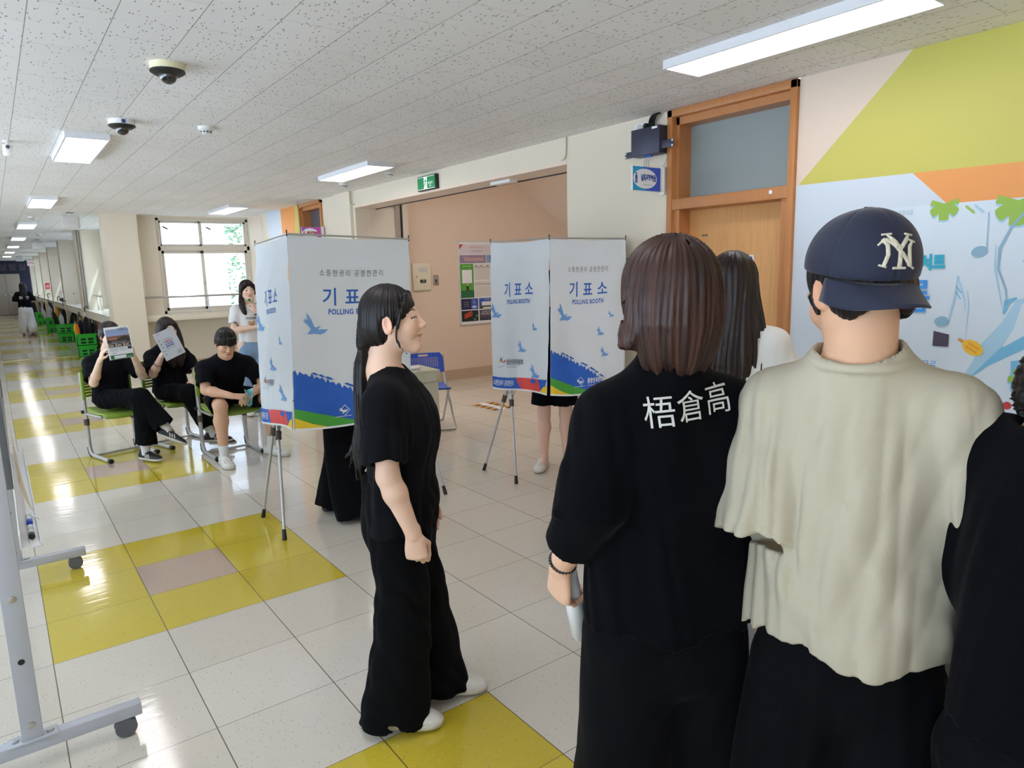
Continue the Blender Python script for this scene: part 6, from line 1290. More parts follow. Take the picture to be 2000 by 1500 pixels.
# ---- 4: long-haired person beyond the desk -----------------------------------------------------------
t = person(2.43,-1.66,(.88,.47),'person with long dark hair and white top, standing beyond the desk, seen from behind')
hc = np.array((0,.0,1.555)); R = rotm(-.1,.05,0); s = 1.04
hm, T = head_mesh(hc, R, s, (0,-.03,1.41), .006)
tor = SDF((-.22,-.16,.75),(.22,.16,1.46),.014); tor.add(loft([((0,0,.80),.15,.11),((0,0,1.0),.13,.09),((0,0,1.22),.145,.10),((0,-.01,1.33),.13,.08),((0,-.03,1.41),.06,.055)],(0,1,0)),.01)
arms = [arm_mesh((x*.165,-.01,1.31),(x*.21,.02,1.05),(x*.14,.20,.95),.009,.98,dict(d=(-x*.3,1,0),n=(-x*.6,0,-.5),curl=.6,side=x)) for x in (-1,1)]; lg = [leg_mesh((x*.09,0,.84),(x*.10,.01,.46),(x*.11,0,.09),.014,1.,(0,1,0)) for x in (-1,1)]
skin_obj(t, [hm, tor.mesh(), *arms, *lg], hc, R, s, (236,194,166))
F = SDF(hc-np.array((.20,.20,.55)), hc+.16, .005); base_hair(F, T, R, s, infl=1.06)
F.add(loft([(T((0,-.035,.02)),.096,.085),(T((0,-.055,-.10)),.112,.072),(T((0,-.075,-.22)),.118,.058),(T((0,-.085,-.34)),.108,.042),(T((0,-.08,-.45)),.060,.022)],(0,1,0)), .03)
for x in (-1,1): F.add(loft([(T((x*.07,.0,-.02)),.028,.03),(T((x*.098,-.01,-.14)),.030,.03),(T((x*.125,-.03,-.28)),.026,.03),(T((x*.14,-.05,-.42)),.014,.016)],(0,1,0)), .02)
F.sub(ell(T((0,.115,-.04)), np.array((.058,.08,.09))*s, R), .012); F.disp(hair_groove(hc, .0022, 40, 7)); to_obj('hair', [F.mesh()], HDK, t, hair=strand(hc))
F = shirt_mesh(.008, [((0,.0,.84),.19,.14),((0,.0,1.0),.185,.13),((0,.0,1.18),.18,.13),((0,-.005,1.28),.17,.105),((0,-.02,1.385),.085,.07)],(0,1,0),None,[((x*.160,-.005,1.30),(x*.225,.0,1.15),(x*.235,.02,1.04),.074,.088) for x in (-1,1)],31,wr=.007,shr=.064,neck_r=.07); to_obj('t_shirt', [F.mesh()], WTEE, t)
F = pants_mesh(.010, [((0,0,.92),.155,.115),((0,0,.84),.165,.125),((0,-.005,.76),.155,.12)],(0,1,0),[[((x*.09,0,.78),.095,.105),((x*.10,.0,.46),.095,.11),((x*.115,0,.2),.105,.12),((x*.12,0,.02),.112,.13)] for x in (-1,1)],8,wr=.006); to_obj('trousers', [F.mesh()], GDEN, t)
for x in (-1,1): U, So, L, up, f_ = shoe_meshes((x*.115,.02,.085),(0,1,0),.009,'sneaker',1.); o = to_obj('shoe', [U], SHW, t); to_obj('sole', [So], SHSOLE, o)
# ---------------------------------------------------------------- seated and farther people
def torso_body(z0, sp, front): 
    a = np.array([p[0] for p in sp]); F = SDF(a.min(0)-.22, a.max(0)+.16, .014); F.add(loft(sp, front), .01); return F.mesh()
def socked(t, kn, an, r0=.042, r1=.036):
    an = np.array(an, float); kn = np.array(kn, float); d = _n(kn-an); F = SDF(an-.1, an+d*.16+.1, .006); F.add(cone(an+d*.10, an-d*.02, r0, r1, flat_a=True), .01); to_obj('sock', [F.mesh()], SOCK, t)
def stripes(t, L, up, f, o, s=1.):      # three pale side stripes and laces on a dark shoe
    l = np.cross(f, up); b = MB()
    for sx in (-1, 1):
        for k in range(3): b.tube([L(.045+.022*k,.030)+l*sx*.044*s, L(.025+.022*k,.062)+l*sx*.036*s], .0045, SHW, 6)
    for k in range(4): b.tube([L(.045+.02*k,.072-.008*k)-l*.018*s, L(.055+.02*k,.070-.008*k)+l*.018*s], .003, SHW, 6)
    b.build('stripe', o)
def seated(x, y, f, label, hc, R, s, neck, spine, sh, el, wr, hands, legs, skin, hair, hx, shorts=False, kind='sneaker', shoe=SHB, sole=SHSOLE, toe=((0,1,0),(0,1,0)), seed=1, male=False, closed=False, downs=((0,0,-1),(0,0,-1)), tee=TEEB, h=.0065, prnt=None, neckr=.05):
    """side order: [left (-x), right (+x)]"""
    t = person(x, y, f, label); hc = np.array(hc, float)
    hm, T = head_mesh(hc, R, s, neck, .0042, male=male, closed=closed, neck_r=neckr)
    ms = [hm, torso_body(0, [(p, a*.8, b*.78) for p, a, b in spine[:-1]]+[(spine[-1][0], .05, .05)], (0,1,0))]
    for i in (0,1): ms.append(arm_mesh(sh[i], el[i], wr[i], .0052, .96 if not male else 1.12, hands[i]))
    for i in (0,1): ms.append(leg_mesh(legs[i][0], legs[i][1], legs[i][2], .008, .96 if not male else 1.1, None))
    skin_obj(t, ms, hc, R, s, skin, male=male, closed=closed)
    nk = spine[-1][0]; sl = []
    for i in (0,1):
        a = np.array(sh[i], float); e = np.array(el[i], float); fr = .82 if not male else .78; m = a+(e-a)*.45; q = a+(e-a)*fr; k = 1 if not male else 1.1; sl.append((tuple(a+np.array((0,0,-.02))), tuple(m), tuple(q), .060*k, .068*k))
    F = shirt_mesh(h, spine, (0,1,0), None, sl, seed, wr=.009, shr=.055 if not male else .062, neck_r=.060); o = to_obj('t_shirt', [F.mesh()], tee, t)
    if prnt: prnt(t, o)
    pel = [((0,-.13,.62),.135,.10),((0,-.10,.53),.165,.10),((0,-.02,.51),.165,.085)]
    F = SDF((-.5,-.32,-.0),(.5,.95,.78), h*1.25); F.add(ell((0,-.09,.535),(.165,.125,.085)), .01)
    for i in (0,1):
        hp, kn, an = [np.array(q, float) for q in legs[i]]; hp2 = hp+np.array((0,.0,-.005))
        if shorts: e = hp+(kn-hp)*.80; F.add(cone(hp2, e, .092, .088, flat=True), .03)
        else: F.add(cone(hp2, kn, .088, .078), .03); e = kn+(an-kn)*.84; F.add(loft([(kn,.080,.080),(kn+(an-kn)*.4,.080,.084),(e,.088,.100)], (0,1,0) if abs(_n(an-kn)[2]) > .5 else (0,0,1), flat1=True), .03)
    W1 = waves(seed+3, (13,13,5), .0055, 5); W2 = waves(seed+7, (26,26,10), .003, 5, True); F.disp(lambda P: W1(P)+W2(P))
    for i in (0,1):
        hp, kn, an = [np.array(q, float) for q in legs[i]]
        if shorts: e = hp+(kn-hp)*.80; d = _n(kn-hp); F.sub(cone(e-d*.03, e+d*.03, .074, .078, flat=True, flat_a=True), .003)
        else: e = kn+(an-kn)*.84; d = _n(an-kn); F.sub(cone(e-d*.03, e+d*.03, .070, .080, flat=True, flat_a=True), .003)
    F.cut((0,0,.452),(0,0,-1),(-.5,-.25,.3),(.5,.20,.47))
    to_obj('shorts' if shorts else 'trousers', [F.mesh()], PANTB, t)
    for i in (0,1):
        hp, kn, an = legs[i]; socked(t, kn, an); U, So, L, up, f_ = shoe_meshes(an, toe[i], .0055, kind, .98 if not male else 1.1, downs[i]); o = to_obj('shoe', [U], shoe, t); to_obj('sole', [So], sole, o)
        if kind == 'sneaker': stripes(t, L, up, f_, o)
    hair(t, T, R, s, hc); return t, T
def tee_print(x, z, h, chars='梧倉', y=.3, uz=(0,0,1)):
    def f(t, o):
        for k, ch in enumerate(chars): print_on(t, o, text2d(ch, h, bold=.004), (x-h*1.15*k, y, z), (-1,0,0), uz, HMAT, 'chest_lettering', off=.003, step=.012)
    return f
# ---- person with the magazine ------
def hair_bob(t, T, R, s, hc):
    F = SDF(hc-np.array((.15,.17,.30)), hc+.15, .0045); base_hair(F, T, R, s, infl=1.03); face_cut(F, T, R, s, w=.058); F.add(loft([(T((0,-.07,-.02)),.06,.045),(T((0,-.085,-.09)),.028,.028),(T((.02,-.07,-.13)),.035,.028),(T((.07,-.02,-.19)),.035,.022),(T((.10,.03,-.22)),.012,.010)],(0,1,0)), .02); F.disp(hair_groove(hc, .0015, 40, 2)); to_obj('hair', [F.mesh()], HDK, t, hair=strand(hc))
    b = MB(); c = T((.02,-.07,-.115)); b.tube([c+A_((.030*math.cos(a),.026*math.sin(a),0)) for a in [2*PI*k/14 for k in range(15)]], .007, mat('scrunchie_beige', (206,176,120), .6), 8); b.build('hair_tie', t)
tA, TA = seated(.80,3.86,(.25,-.97),'seated person hiding the face behind an open magazine, legs crossed', (-.02,-.045,1.135), rotm(-.05,.02,0), 1.0, (0,-.10,.985),
  [((0,-.10,.53),.165,.125),((0,-.11,.66),.150,.118),((0,-.115,.80),.158,.122),((0,-.12,.90),.150,.098),((0,-.105,.965),.075,.066)],
  [(-.155,-.10,.905),(.155,-.10,.905)], [(-.205,.10,.735),(.205,.06,.725)], [(-.070,.270,.955),(.205,.265,.945)],
  [dict(d=(.10,.25,1),n=(.75,.0,.1),curl=[.55,.6,.7,.8],side=1,thumb=.5,s=.95),dict(d=(-.25,.25,.9),n=(-.9,.1,.1),curl=[.6,.7,.8,.9],side=-1,thumb=.5,s=.95)],
  [((-.085,-.07,.525),(-.065,.36,.50),(-.03,.40,.085)),((.085,-.07,.55),(-.06,.36,.585),(-.185,.56,.27))], (240,204,178), hair_bob, 0, toe=((-.25,.9,0),(-.55,.65,-.35)), downs=((0,0,-1),(.1,.3,-1)), seed=41, prnt=tee_print(-.035,.83,.040))
def held_sheet(name, label, c, Rm, w, h, items, curl=.0, th=.004, base=PW):
    t = thing(name, c, label, name.replace('_',' ')); b = MB(); M = Matrix(np.array(Rm).tolist())
    def fn(off): return lambda x, y: M @ Vector((x, -off-curl*(x/w)**2*w, y))
    n = 12; g = fn(0); g2 = fn(-th); vs = [g(-w/2+w*i/n, sy*h/2) for i in range(n+1) for sy in (-1,1)]+[g2(-w/2+w*i/n, sy*h/2) for i in range(n+1) for sy in (-1,1)]; m = 2*(n+1); fs = []
    for i in range(n): fs += [(2*i,2*i+2,2*i+3,2*i+1),(m+2*i+1,m+2*i+3,m+2*i+2,m+2*i),(2*i,m+2*i,m+2*i+2,2*i+2),(2*i+1,2*i+3,m+2*i+3,m+2*i+1)]
    fs += [(0,1,m+1,m),(2*n,m+2*n,m+2*n+1,2*n+1)]; b.add(vs, fs, base)
    for k, (vf, mm) in enumerate(items): stamp(b, slice2d(vf, .05) if curl else vf, fn(.0006+.00025*k), mm)
    b.build('cover', t); return t
mc = l2w(tA, (.060,.335,1.088)); rz = tA.rotation_euler.z
Rm = np.array(Matrix.Rotation(rz+PI,3,'Z') @ Matrix.Rotation(-.10,3,'X') @ Matrix.Rotation(-.04,3,'Y'))
MG = mat('magazine_sky', (150,170,206), .35); MB_ = mat('magazine_brick', (130,96,76), .4); MD = mat('magazine_dark', (64,60,56), .4)
it = [(rect2d(-.095,.045,.095,.122), MG),(rect2d(-.095,.005,.095,.062), MB_),(poly2d([(-.095,.03),(-.04,.052),(0,.04),(.05,.058),(.095,.045),(.095,.0),(-.095,.0)]), MD),(rect2d(-.085,.028,-.01,.050), mat('magazine_building',(176,116,86),.4)),(shift(text2d('HRC',.034,sx=1.05,space=1.1), .045,.107), mat('magazine_teal',(24,62,74),.4)),(shift(text2d('함께 만드는 우리 학교 이야기',.010), 0,.008), PW)]
for k in range(3): it += [(rect2d(-.092+.064*k,-.035,-.034+.064*k,-.003), MD),(rect2d(-.088+.064*k,-.030,-.05+.064*k,-.012), mat('magazine_tan',(176,160,136),.4))]
for k in range(4): it += [(rect2d(-.085,-.045-.008*k,-.02,-.043-.008*k), PGY),(rect2d(-.01,-.045-.008*k,.05,-.043-.008*k), PGY)]
it += [(rect2d(.06,-.062,.092,-.040), mat('magazine_navy',(40,60,90),.4)),(shift(text2d('고등학교',.012), -.06,-.092), PK),(rect2d(-.095,-.140,.095,-.104), PG2),(rect2d(-.065,-.135,.035,-.110), PW),(rect2d(.045,-.130,.085,-.127), PW)]
held_sheet('magazine', 'glossy school magazine held up in front of a face', mc, Rm, .205, .285, it, curl=.03, th=.006)
# ---- long-haired person with the leaflet ------
def hair_long(t, T, R, s, hc):
    F = SDF(hc-np.array((.17,.17,.42)), hc+.15, .005); base_hair(F, T, R, s, infl=1.05); face_cut(F, T, R, s, w=.056)
    for x in (-1,1): F.add(loft([(T((x*.060,.03,.05)),.022,.03),(T((x*.083,.03,-.03)),.022,.035),(T((x*.085,.055,-.14)),.032,.028),(T((x*.055,.10,-.27)),.040,.018),(T((x*.035,.10,-.36)),.020,.008)],(0,1,0)), .025)
    F.add(loft([(T((0,-.05,.0)),.085,.06),(T((0,-.06,-.15)),.095,.045),(T((0,-.06,-.30)),.06,.02)],(0,1,0)), .02); F.disp(hair_groove(hc, .0018, 40, 6)); to_obj('hair', [F.mesh()], HDK, t, hair=strand(hc))
tB, TB = seated(1.33,4.03,(.29,-.96),'seated person with very long dark hair holding a tilted leaflet before the face', (-.01,-.05,1.135), rotm(-.10,.05,.06), 1.0, (0,-.10,.985),
  [((0,-.10,.53),.165,.125),((0,-.11,.66),.150,.118),((0,-.115,.80),.156,.120),((0,-.12,.90),.148,.096),((0,-.105,.965),.073,.066)],
  [(-.155,-.10,.90),(.155,-.10,.90)], [(-.215,.04,.70),(.225,.05,.73)], [(-.10,.20,.635),(.215,.24,.925)],
  [dict(d=(.6,.5,-.3),n=(.3,-.3,-.6),curl=.5,side=-1,thumb=.4,s=.95),dict(d=(-.35,.2,.9),n=(-.8,.3,.1),curl=[.6,.7,.8,.9],side=-1,thumb=.5,s=.95)],
  [((-.085,-.07,.53),(-.19,.36,.54),(-.10,.50,.10)),((.085,-.07,.53),(.07,.38,.55),(-.02,.56,.15))], (240,204,180), hair_long, 0, toe=((-.5,.8,0),(-.6,.7,0)), seed=52, sole=SHSOLE)
b = MB(); w_ = np.array((.215,.24,.925)); e_ = np.array((.225,.05,.73)); p_ = e_+(w_-e_)*.55; d_ = Vector(_n(w_-e_)); a1 = d_.orthogonal().normalized(); a2 = d_.cross(a1); b.tube([Vector(p_)+(a1*math.cos(q)+a2*math.sin(q))*.036 for q in [2*PI*k/18 for k in range(19)]], .0028, BLACK, 8); b.build('wrist_band', tB)
mc = l2w(tB, (.165,.30,1.03)); rz = tB.rotation_euler.z; Rm = np.array(Matrix.Rotation(rz+PI,3,'Z') @ Matrix.Rotation(-.12,3,'X') @ Matrix.Rotation(-.33,3,'Y'))
PB2 = mat('leaflet_pale', (214,222,232), .45); TO = mat('leaflet_orange', (226,104,60), .5); TBL = mat('leaflet_blue', (50,96,190), .5); BX = mat('leaflet_box', (120,170,226), .5)
it = [(rect2d(-.045,-.045,.045,.05), BX),(rect2d(-.042,-.042,.042,.047), PB2),(shift(text2d('2025학년도',.011), 0,.052), TBL),(shift(text2d('서울대학교',.017,bold=.003), 0,.024), TO),(shift(text2d('수시모집',.020,bold=.003), 0,.000), TBL),(shift(text2d('전형안내',.020,bold=.003), 0,-.024), TBL),(shift(text2d('입학본부',.011), .055,-.115), PK),(rect2d(-.09,.120,-.04,.122), PGY),(rect2d(-.09,.112,-.05,.114), PGY)]
for k in range(5): it += [(ell2d(-.075,.06-.035*k,.006,.008,12), PGY),(rect2d(.055,.06-.03*k,.085,.061-.03*k), PGY),(rect2d(.03,-.08-.007*k,.09,-.0785-.007*k), PGY)]
it += [(line2d([(.06+.02*math.cos(a),.10+.02*math.sin(a)) for a in [2*PI*k/16 for k in range(17)]], .0015), PGY)]
held_sheet('leaflet', 'tilted pale university leaflet held by the long-haired seated person', mc, Rm, .205, .27, it, curl=.02, th=.003, base=PB2)
# ---- young man in shorts ------
def hair_short(t, T, R, s, hc):
    F = SDF(hc-.15, hc+.15, .0045); base_hair(F, T, R, s, infl=1.0); F.sub(ell(T((0,.120,-.050)), np.array((.068,.075,.088))*s, R), .008); F.sub(cone(T((0,-.06,-.10)), T((0,.02,-.085)), .062*s, .062*s), .01)
    rs = np.random.RandomState(2)
    for k in range(26):
        a = rs.uniform(-1.2,1.2); r_ = rs.uniform(.2,1); x, y = math.sin(a), math.cos(a); p = T((.070*x,.012+.074*y,.085-.02*r_)); q = T((.074*x+.006*rs.randn(),.016+.088*y,.050-.008*abs(rs.randn()))); F.add(cone(p, q, .013, .005), .010)
    for k in range(0): a = rs.uniform(0,6.28); F.add(cone(T((.04*math.cos(a),-.01+.05*math.sin(a),.115)), T((.055*math.cos(a+.4),-.01+.065*math.sin(a+.4),.128)), .014, .006), .012)
    F.disp(hair_groove(hc, .0014, 40, 9)); to_obj('hair', [F.mesh()], HBLK, t, hair=strand(hc))
tC, TC3 = seated(1.62,3.22,(.10,-1),'young man in black t-shirt and shorts leaning forward over a teal booklet, seated', (.075,.285,1.065), rotm(-.12,.50,0), 1.06, (.055,.185,.935),
  [((0,-.12,.52),.175,.135),((.01,-.05,.64),.168,.130),((.03,.055,.77),.190,.135),((.045,.135,.86),.180,.112),((.055,.175,.915),.085,.075)],
  [(-.155,.135,.86),(.235,.125,.86)], [(-.235,.28,.645),(.275,.25,.665)], [(-.045,.455,.615),(.125,.455,.615)],
  [dict(d=(.7,.55,-.15),n=(.3,-.2,-.8),curl=[.8,.9,1.0,1.1],side=-1,thumb=.7,s=1.),dict(d=(-.75,.5,-.1),n=(-.3,-.2,-.8),curl=[.8,.9,1.0,1.1],side=1,thumb=.7,s=1.)],
  [((-.10,-.06,.535),(-.245,.40,.53),(-.235,.33,.085)),((.10,-.06,.535),(.215,.40,.53),(.215,.37,.085))], (222,176,142), hair_short, 0, shorts=True, kind='clog', shoe=SHW, sole=SHSOLE, toe=((-.35,.95,0),(.1,1,0)), seed=63, male=True, closed=True, prnt=tee_print(-.015,.80,.045,y=.45), neckr=.056)
# booklet in his hands
t = thing('booklet', l2w(tC, (.015,.50,.60)), 'small teal folded booklet in the hands of the man in shorts', 'booklet', rz=tC.rotation_euler.z); b = MB(); TL_ = mat('booklet_teal', (120,196,206), .5)
for sx in (-1,1):
    vs = []; fs = []
    for i in range(7):
        for j in range(5): v = j/4; u = i/6; vs.append((sx*.004+sx*.045*u*(1-.2*u)*(.3+.7*v), .05*u, -.09+.15*v+.02*u))
    for i in range(6):
        for j in range(4): fs.append((i*5+j,(i+1)*5+j,(i+1)*5+j+1,i*5+j+1))
    b.add(vs, fs, TL_, True)
b.build('cover', t, solid=.0015)
# ---- woman standing by the window -------
t = person(2.37,4.94,(-.12,-1),'woman in a white ringer t-shirt and jeans with folded arms, standing by the window wall')
hc = np.array((.0,.01,1.475)); R = rotm(.10,.05,.05); s = 1.02; hm, T = head_mesh(hc, R, s, (0,-.02,1.33), .0048)
la = arm_mesh((-.150,0,1.265),(-.175,.10,1.03),(-.045,.150,1.245),.0058,.92,dict(d=(.25,.0,1),n=(.5,-.6,.2),curl=[1.2,1.3,1.4,1.4],side=1,thumb=.8,s=.92)); ra = arm_mesh((.150,0,1.265),(.195,.06,1.02),(-.04,.185,1.055),.0058,.92,dict(d=(-1,.05,.05),n=(0,-1,0),curl=.5,side=1,thumb=.2,s=.92))
lg = [leg_mesh((x*.085,0,.84),(x*.085,.01,.46),(x*.09,0,.09),.010,.98,(0,1,0)) for x in (-1,1)]
skin_obj(t, [hm, la, ra, torso_body(0,[((0,0,.85),.12,.09),((0,0,1.05),.11,.08),((0,0,1.25),.11,.07),((0,-.02,1.32),.05,.05)],(0,1,0)), *lg], hc, R, s, (238,202,178))
F = SDF(hc-np.array((.15,.16,.36)), hc+.15, .0048); base_hair(F, T, R, s, infl=1.0); face_cut(F, T, R, s, w=.060)
for x in (-1,1): F.add(loft([(T((x*.02,.075,.085)),.018,.012),(T((x*.062,.060,.045)),.018,.012),(T((x*.078,.03,-.01)),.013,.012),(T((x*.074,.02,-.05)),.006,.006)],(0,1,0)), .012)
F.add(loft([(T((.03,-.05,-.04)),.05,.04),(T((.075,-.01,-.085)),.032,.03),(T((.09,.05,-.15)),.036,.032),(T((.085,.08,-.22)),.030,.026),(T((.07,.095,-.27)),.010,.008)],(0,1,0)), .02); F.disp(hair_groove(hc, .0016, 40, 8)); to_obj('hair', [F.mesh()], HDK, t, hair=strand(hc))
F = shirt_mesh(.0065, [((0,.005,.87),.145,.112),((0,.005,.98),.140,.105),((0,.012,1.13),.150,.112),((0,0,1.23),.145,.09),((0,-.015,1.305),.068,.060)],(0,1,0),None,[((-.145,0,1.25),(-.160,.035,1.17),(-.168,.065,1.105),.055,.058),((.145,0,1.25),(.165,.02,1.17),(.182,.04,1.10),.055,.058)],71,wr=.005,shr=.052,neck_r=.062); o = to_obj('t_shirt', [F.mesh()], WTEE, t)
NV_ = mat('ringer_navy', (34,38,60), .8)
for pt, dr in (((-.168,.065,1.108),(-.01,.035,-.07)),((.182,.04,1.103),(.02,.02,-.07))):
    F = SDF(np.array(pt)-.1, np.array(pt)+.1, .004); d = _n(dr); F.add(cone(np.array(pt)-d*.010, np.array(pt)+d*.004, .060, .061, flat=True, flat_a=True), .002); to_obj('sleeve_band', [F.mesh()], NV_, t)
for s_, x_, z_, h_, m_ in (('TODAY',0,1.145,.034,PK),('Bear',.0,1.03,.03,PR)): print_on(t, o, text2d(s_,h_,bold=.004), (x_,.2,z_), (-1,0,0), (0,0,1), m_, 'chest_lettering', off=.003)
BR_ = mat('bear_tan', (206,160,120), .7)
for vf, m_ in ((ell2d(0,0,.032,.028), BR_),(ell2d(-.024,.026,.011,.011), BR_),(ell2d(.024,.026,.011,.011), BR_),(ell2d(0,-.040,.034,.02), PR),(ell2d(-.010,.004,.003,.004), PK),(ell2d(.010,.004,.003,.004), PK),(ell2d(0,-.008,.006,.004), PK)): print_on(t, o, vf, (0,.2,1.09), (-1,0,0), (0,0,1), m_, 'chest_print', off=.0035+(.001 if m_ is PK else 0))
F = pants_mesh(.009, [((0,0,.92),.110,.085),((0,0,.86),.130,.095),((0,-.005,.78),.140,.105)],(0,1,0),[[((x*.080,0,.80),.078,.090),((x*.088,.0,.46),.068,.075),((x*.095,0,.2),.078,.09),((x*.10,0,.03),.088,.10)] for x in (-1,1)],72,wr=.004); to_obj('jeans', [F.mesh()], DENIM, t)
for x in (-1,1): U, So, L, up, f_ = shoe_meshes((x*.10,.0,.085),(0,1,0),.009,'sneaker',.95); o = to_obj('shoe', [U], SHW, t); to_obj('sole', [So], SHSOLE, o)
b = MB(); p_ = Vector((-.062,.146,1.21)); d_ = Vector((.5,.2,.85)).normalized(); a1 = d_.orthogonal().normalized(); a2 = d_.cross(a1); b.tube([p_+(a1*math.cos(q)+a2*math.sin(q))*.026 for q in [2*PI*k/16 for k in range(17)]], .008, BLACK, 8); b.bevbox(-.018,-.006,-.018,.018,.006,.018,BLACK,.004,Matrix.Translation(p_+Vector((-.01,.028,0)))); b.box(-.013,.006,-.013,.013,.0075,.013,mat('watch_face',(200,204,210),.2),Matrix.Translation(p_+Vector((-.01,.028,0)))); b.build('watch', t)
tk = thing('green_tassel', l2w(t, (-.02,.165,1.335)), 'small green and silver object in the hand of the woman with folded arms', 'keepsake'); b = MB(); b.bevbox(-.05,-.008,.02,-.02,.008,.05,mat('tassel_green',(50,140,60),.4),.004); b.lathe([(.004,-.012),(.014,0),(.004,.012)], STEEL, 16, Matrix.Translation((.04,.0,-.01))); b.tube([(-.035,0,.02),(0,.005,.0),(.04,0,-.01)], .003, mat('tassel_green',(50,140,60),.4), 6); b.build('charm', tk)
# ---- person walking away far down the corridor ------
t = person(.76,22.7,(-.05,1),'person in black t-shirt and white trousers walking away down the corridor')
hc = np.array((0,0,1.50)); R = rotm(0,.05,0); s = 1.02; hm, T = head_mesh(hc, R, s, (0,-.03,1.36), .010)
arms = [arm_mesh((x*.160,-.01,1.29),(x*.215,-.0,1.06),(x*.15,.17,1.0),.011,.98,dict(d=(-x*.3,1,0),n=(-x,0,0),curl=.6,side=x)) for x in (-1,1)]; lg = [leg_mesh((x*.09,0,.82),(x*.10,.02,.45),(x*.10,-.10 if x > 0 else .10,.10),.014,1.,(0,1,0)) for x in (-1,1)]
skin_obj(t, [hm, *arms, *lg, torso_body(0,[((0,0,.85),.12,.09),((0,0,1.05),.11,.08),((0,0,1.25),.12,.08),((0,-.02,1.34),.05,.05)],(0,1,0))], hc, R, s, (236,196,168))
F = SDF(hc-np.array((.15,.18,.42)), hc+.15, .009); base_hair(F, T, R, s, infl=1.08); F.add(loft([(T((0,-.04,.02)),.09,.07),(T((0,-.065,-.12)),.10,.05),(T((0,-.085,-.24)),.085,.035),(T((0,-.085,-.34)),.05,.02)],(0,1,0)), .02); to_obj('hair', [F.mesh()], HBLK, t, hair=strand(hc))
F = shirt_mesh(.011, [((0,0,.86),.185,.13),((0,0,1.0),.18,.125),((0,0,1.15),.18,.125),((0,-.005,1.26),.165,.10),((0,-.02,1.335),.08,.07)],(0,1,0),None,[((x*.150,-.01,1.275),(x*.21,0,1.15),(x*.225,.02,1.07),.068,.08) for x in (-1,1)],81,wr=.006,shr=.06); o = to_obj('t_shirt', [F.mesh()], TEEB, t)
for x_, ch in ((-.08,'梧'),(.08,'倉')): print_on(t, o, text2d(ch,.10,bold=.006), (x_,-.15,1.13), (1,0,0), (0,0,1), HMAT, 'back_lettering', off=.006, step=.03)
F = pants_mesh(.012, [((0,0,.92),.15,.11),((0,0,.84),.17,.125),((0,-.005,.76),.165,.12)],(0,1,0),[[((x*.09,0,.78),.105,.11),((x*.11,.02,.45),.115,.12),((x*.12,-.08*x,.2),.12,.13),((x*.12,-.10*x,.09),.10,.11)] for x in (-1,1)],83,wr=.008); to_obj('trousers', [F.mesh()], WPANT, t)
for x in (-1,1): U, So, L, up, f_ = shoe_meshes((x*.11,-.10*x,.085),(0,1,0),.011,'clog',1.); o = to_obj('shoe', [U], mat('sandal_tan',(196,130,100),.6), t); to_obj('sole', [So], SHB, o)
# ---- voters inside the booths ------
def booth_person(x, y, f, label, shorts, shoe, sole, skin, hh, legoff):
    t = person(x, y, f, label); hc = np.array((0,.06,1.50)); R = rotm(0,.45,0); hm, T = head_mesh(hc, R, 1.0, (0,-.01,1.36), .008)
    arms = [arm_mesh((q*.155,0,1.29),(q*.19,.03,1.06),(q*.08,.16,1.08),.008,.95,dict(d=(-q*.3,1,0),n=(0,0,-1),curl=.7,side=-q)) for q in (-1,1)]
    lg = [leg_mesh((q*.085,0,.84),(q*.09,.01,.46),(q*.095+legoff[0]*q,legoff[1]*q,.09),.008,1.,(0,1,0)) for q in (-1,1)]
    skin_obj(t, [hm, *arms, *lg, torso_body(0,[((0,0,.85),.12,.09),((0,0,1.05),.11,.08),((0,0,1.25),.12,.08),((0,-.01,1.34),.05,.05)],(0,1,0))], hc, R, 1.0, skin)
    F = SDF(hc-.15, hc+.15, .008); base_hair(F, T, R, 1.0); face_cut(F, T, R, 1.0); to_obj('hair', [F.mesh()], HBLK, t, hair=strand(hc))
    F = shirt_mesh(.010, [((0,0,.86),.165,.12),((0,0,1.0),.16,.115),((0,0,1.15),.16,.115),((0,0,1.26),.15,.09),((0,-.01,1.335),.07,.06)],(0,1,0),None,[((q*.145,0,1.275),(q*.17,.01,1.19),(q*.18,.02,1.10),.06,.066) for q in (-1,1)],91,wr=.005); to_obj('t_shirt', [F.mesh()], TEEB, t)
    if shorts: F = pants_mesh(.006, [((0,0,.92),.14,.105),((0,0,.84),.16,.115),((0,0,.76),.155,.115)],(0,1,0),[[((q*.085,0,.78),.088,.10),((q*.09,.0,.66),.092,.102),((q*.093,.005,.545),.098,.106)] for q in (-1,1)],92,wr=.005)
    else: F = pants_mesh(.006, [((0,0,.92),.14,.105),((0,0,.84),.16,.12),((0,0,.76),.155,.12)],(0,1,0),[[((q*.088,0,.78),.092,.105),((q*.095,.01,.46),.095,.11),((q*(.105+legoff[0]),legoff[1]*q*.6,.2),.102,.12),((q*(.11+legoff[0]),legoff[1]*q,.045),.104,.125)] for q in (-1,1)],92,wr=.006)
    to_obj('shorts' if shorts else 'trousers', [F.mesh()], PANTB, t)
    for q in (-1,1): U, So, L, up, f_ = shoe_meshes((q*.105+legoff[0]*q,legoff[1]*q,.085),(q*.12,1,0),.005,'clog',1.02); o = to_obj('shoe', [U], shoe, t); to_obj('sole', [So], sole, o)
booth_person(1.74,.92,(.85,-.35),'person standing inside the left booth, only black trousers and dark clogs showing',False,SHN,SHN,(236,196,168),0,(.02,.07))
booth_person(3.56,.82,(-.72,-.69),'person standing inside the right booth, only black shorts and bare legs showing',True,SHW,SHSOLE,(238,196,172),0,(.0,.0))
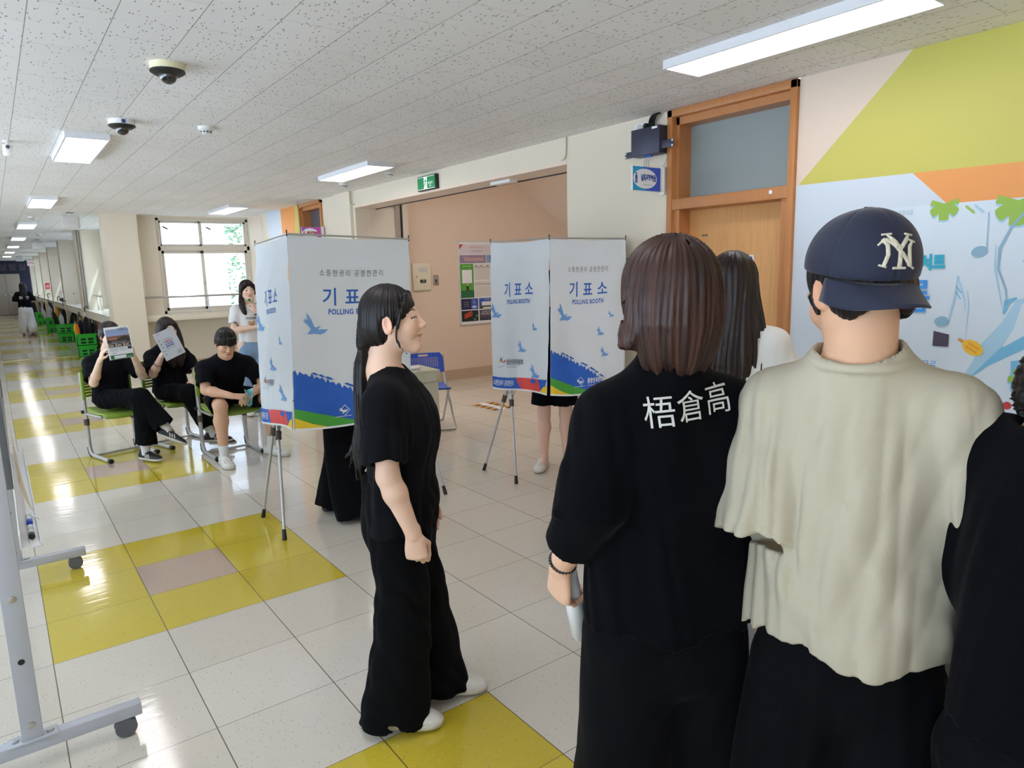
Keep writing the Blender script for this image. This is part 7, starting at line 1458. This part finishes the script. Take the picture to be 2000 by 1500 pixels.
# ---- seated person in black at the right edge ------
def hair_curly(t, T, R, s, hc):
    F = SDF(hc-.17, hc+.17, .0045); base_hair(F, T, R, s, infl=1.08); F.sub(ell(T((0,.120,-.050)), np.array((.068,.075,.088))*s, R), .008); F.sub(cone(T((0,-.07,-.125)), T((0,.02,-.11)), .055*s, .055*s), .01); W_ = waves(5,(90,90,90),.0045,6,True); F.disp(lambda P: W_(P)); to_obj('hair', [F.mesh()], HBLK, t, hair=strand(hc))
t = person(1.352,-3.041,(.87,-.50),'person in black with curly dark hair leaning over the desk at the right edge')
hc = np.array((-.03,.125,1.40)); R = rotm(.05,.45,0); s = 1.04; hm, T = head_mesh(hc, R, s, (0,.03,1.32), .0045, male=True)
la = arm_mesh((-.105,.0,1.30),(-.100,-.03,1.06),(-.20,.10,.87),.0055,1.05,dict(d=(-.5,.6,-.5),n=(0,-.3,-1),curl=[.5,.5,.55,.6],side=1,thumb=.3)); ra = arm_mesh((.125,.0,1.29),(.20,.11,1.04),(.12,.34,.88),.007,1.05,dict(d=(-.1,1,-.2),n=(0,-.2,-1),curl=.5,side=-1))
lg = [leg_mesh((.05+x*.06,-.03,.82),(.05+x*.07,.0,.46),(.05+x*.08,0,.09),.012,.85,(0,1,0)) for x in (-1,1)]
skin_obj(t, [hm, la, ra, torso_body(0,[((.05,-.03,.86),.09,.08),((.03,-.02,1.02),.09,.075),((0,.01,1.20),.10,.065),((0,.025,1.29),.055,.05)],(0,1,0)), *lg], hc, R, s, (222,176,148), male=True)
hair_curly(t, T, R, s, hc)
F = shirt_mesh(.006, [((.05,-.03,.84),.118,.112),((.045,-.025,.94),.118,.110),((.025,-.01,1.12),.124,.108),((.01,.005,1.25),.120,.094),((0,.023,1.320),.068,.065)],(0,.97,-.2),None,[((-.095,.0,1.285),(-.095,-.03,1.08),(-.185,.08,.895),.060,.046),((.118,.0,1.27),(.20,.10,1.06),(.13,.31,.895),.066,.046)],95,wr=.007,shr=.060,neck_r=.060)
F.add(cone((-.095,.0,1.285),(-.098,-.03,1.04),.060,.056),.03); F.add(cone((.118,.0,1.27),(.20,.11,1.03),.066,.06),.03)
to_obj('sweatshirt', [F.mesh()], FLEECE, t)
F = pants_mesh(.009, [((.05,-.03,.90),.10,.09),((.05,-.03,.82),.11,.10),((.05,-.03,.76),.112,.10)],(0,1,0),[[((.05+x*.065,-.03,.76),.072,.090),((.05+x*.07,-.0,.46),.070,.085),((.05+x*.075,0,.25),.072,.085),((.05+x*.08,0,.04),.074,.09)] for x in (-1,1)],96,wr=.006); to_obj('trousers', [F.mesh()], PANTB, t)
for x in (-1,1): U, So, L, up, f_ = shoe_meshes((.05+x*.08,.0,.085),(x*.1,1,0),.008,'sneaker',1.05); o = to_obj('shoe', [U], SHB, t); to_obj('sole', [So], SHSOLE, o)
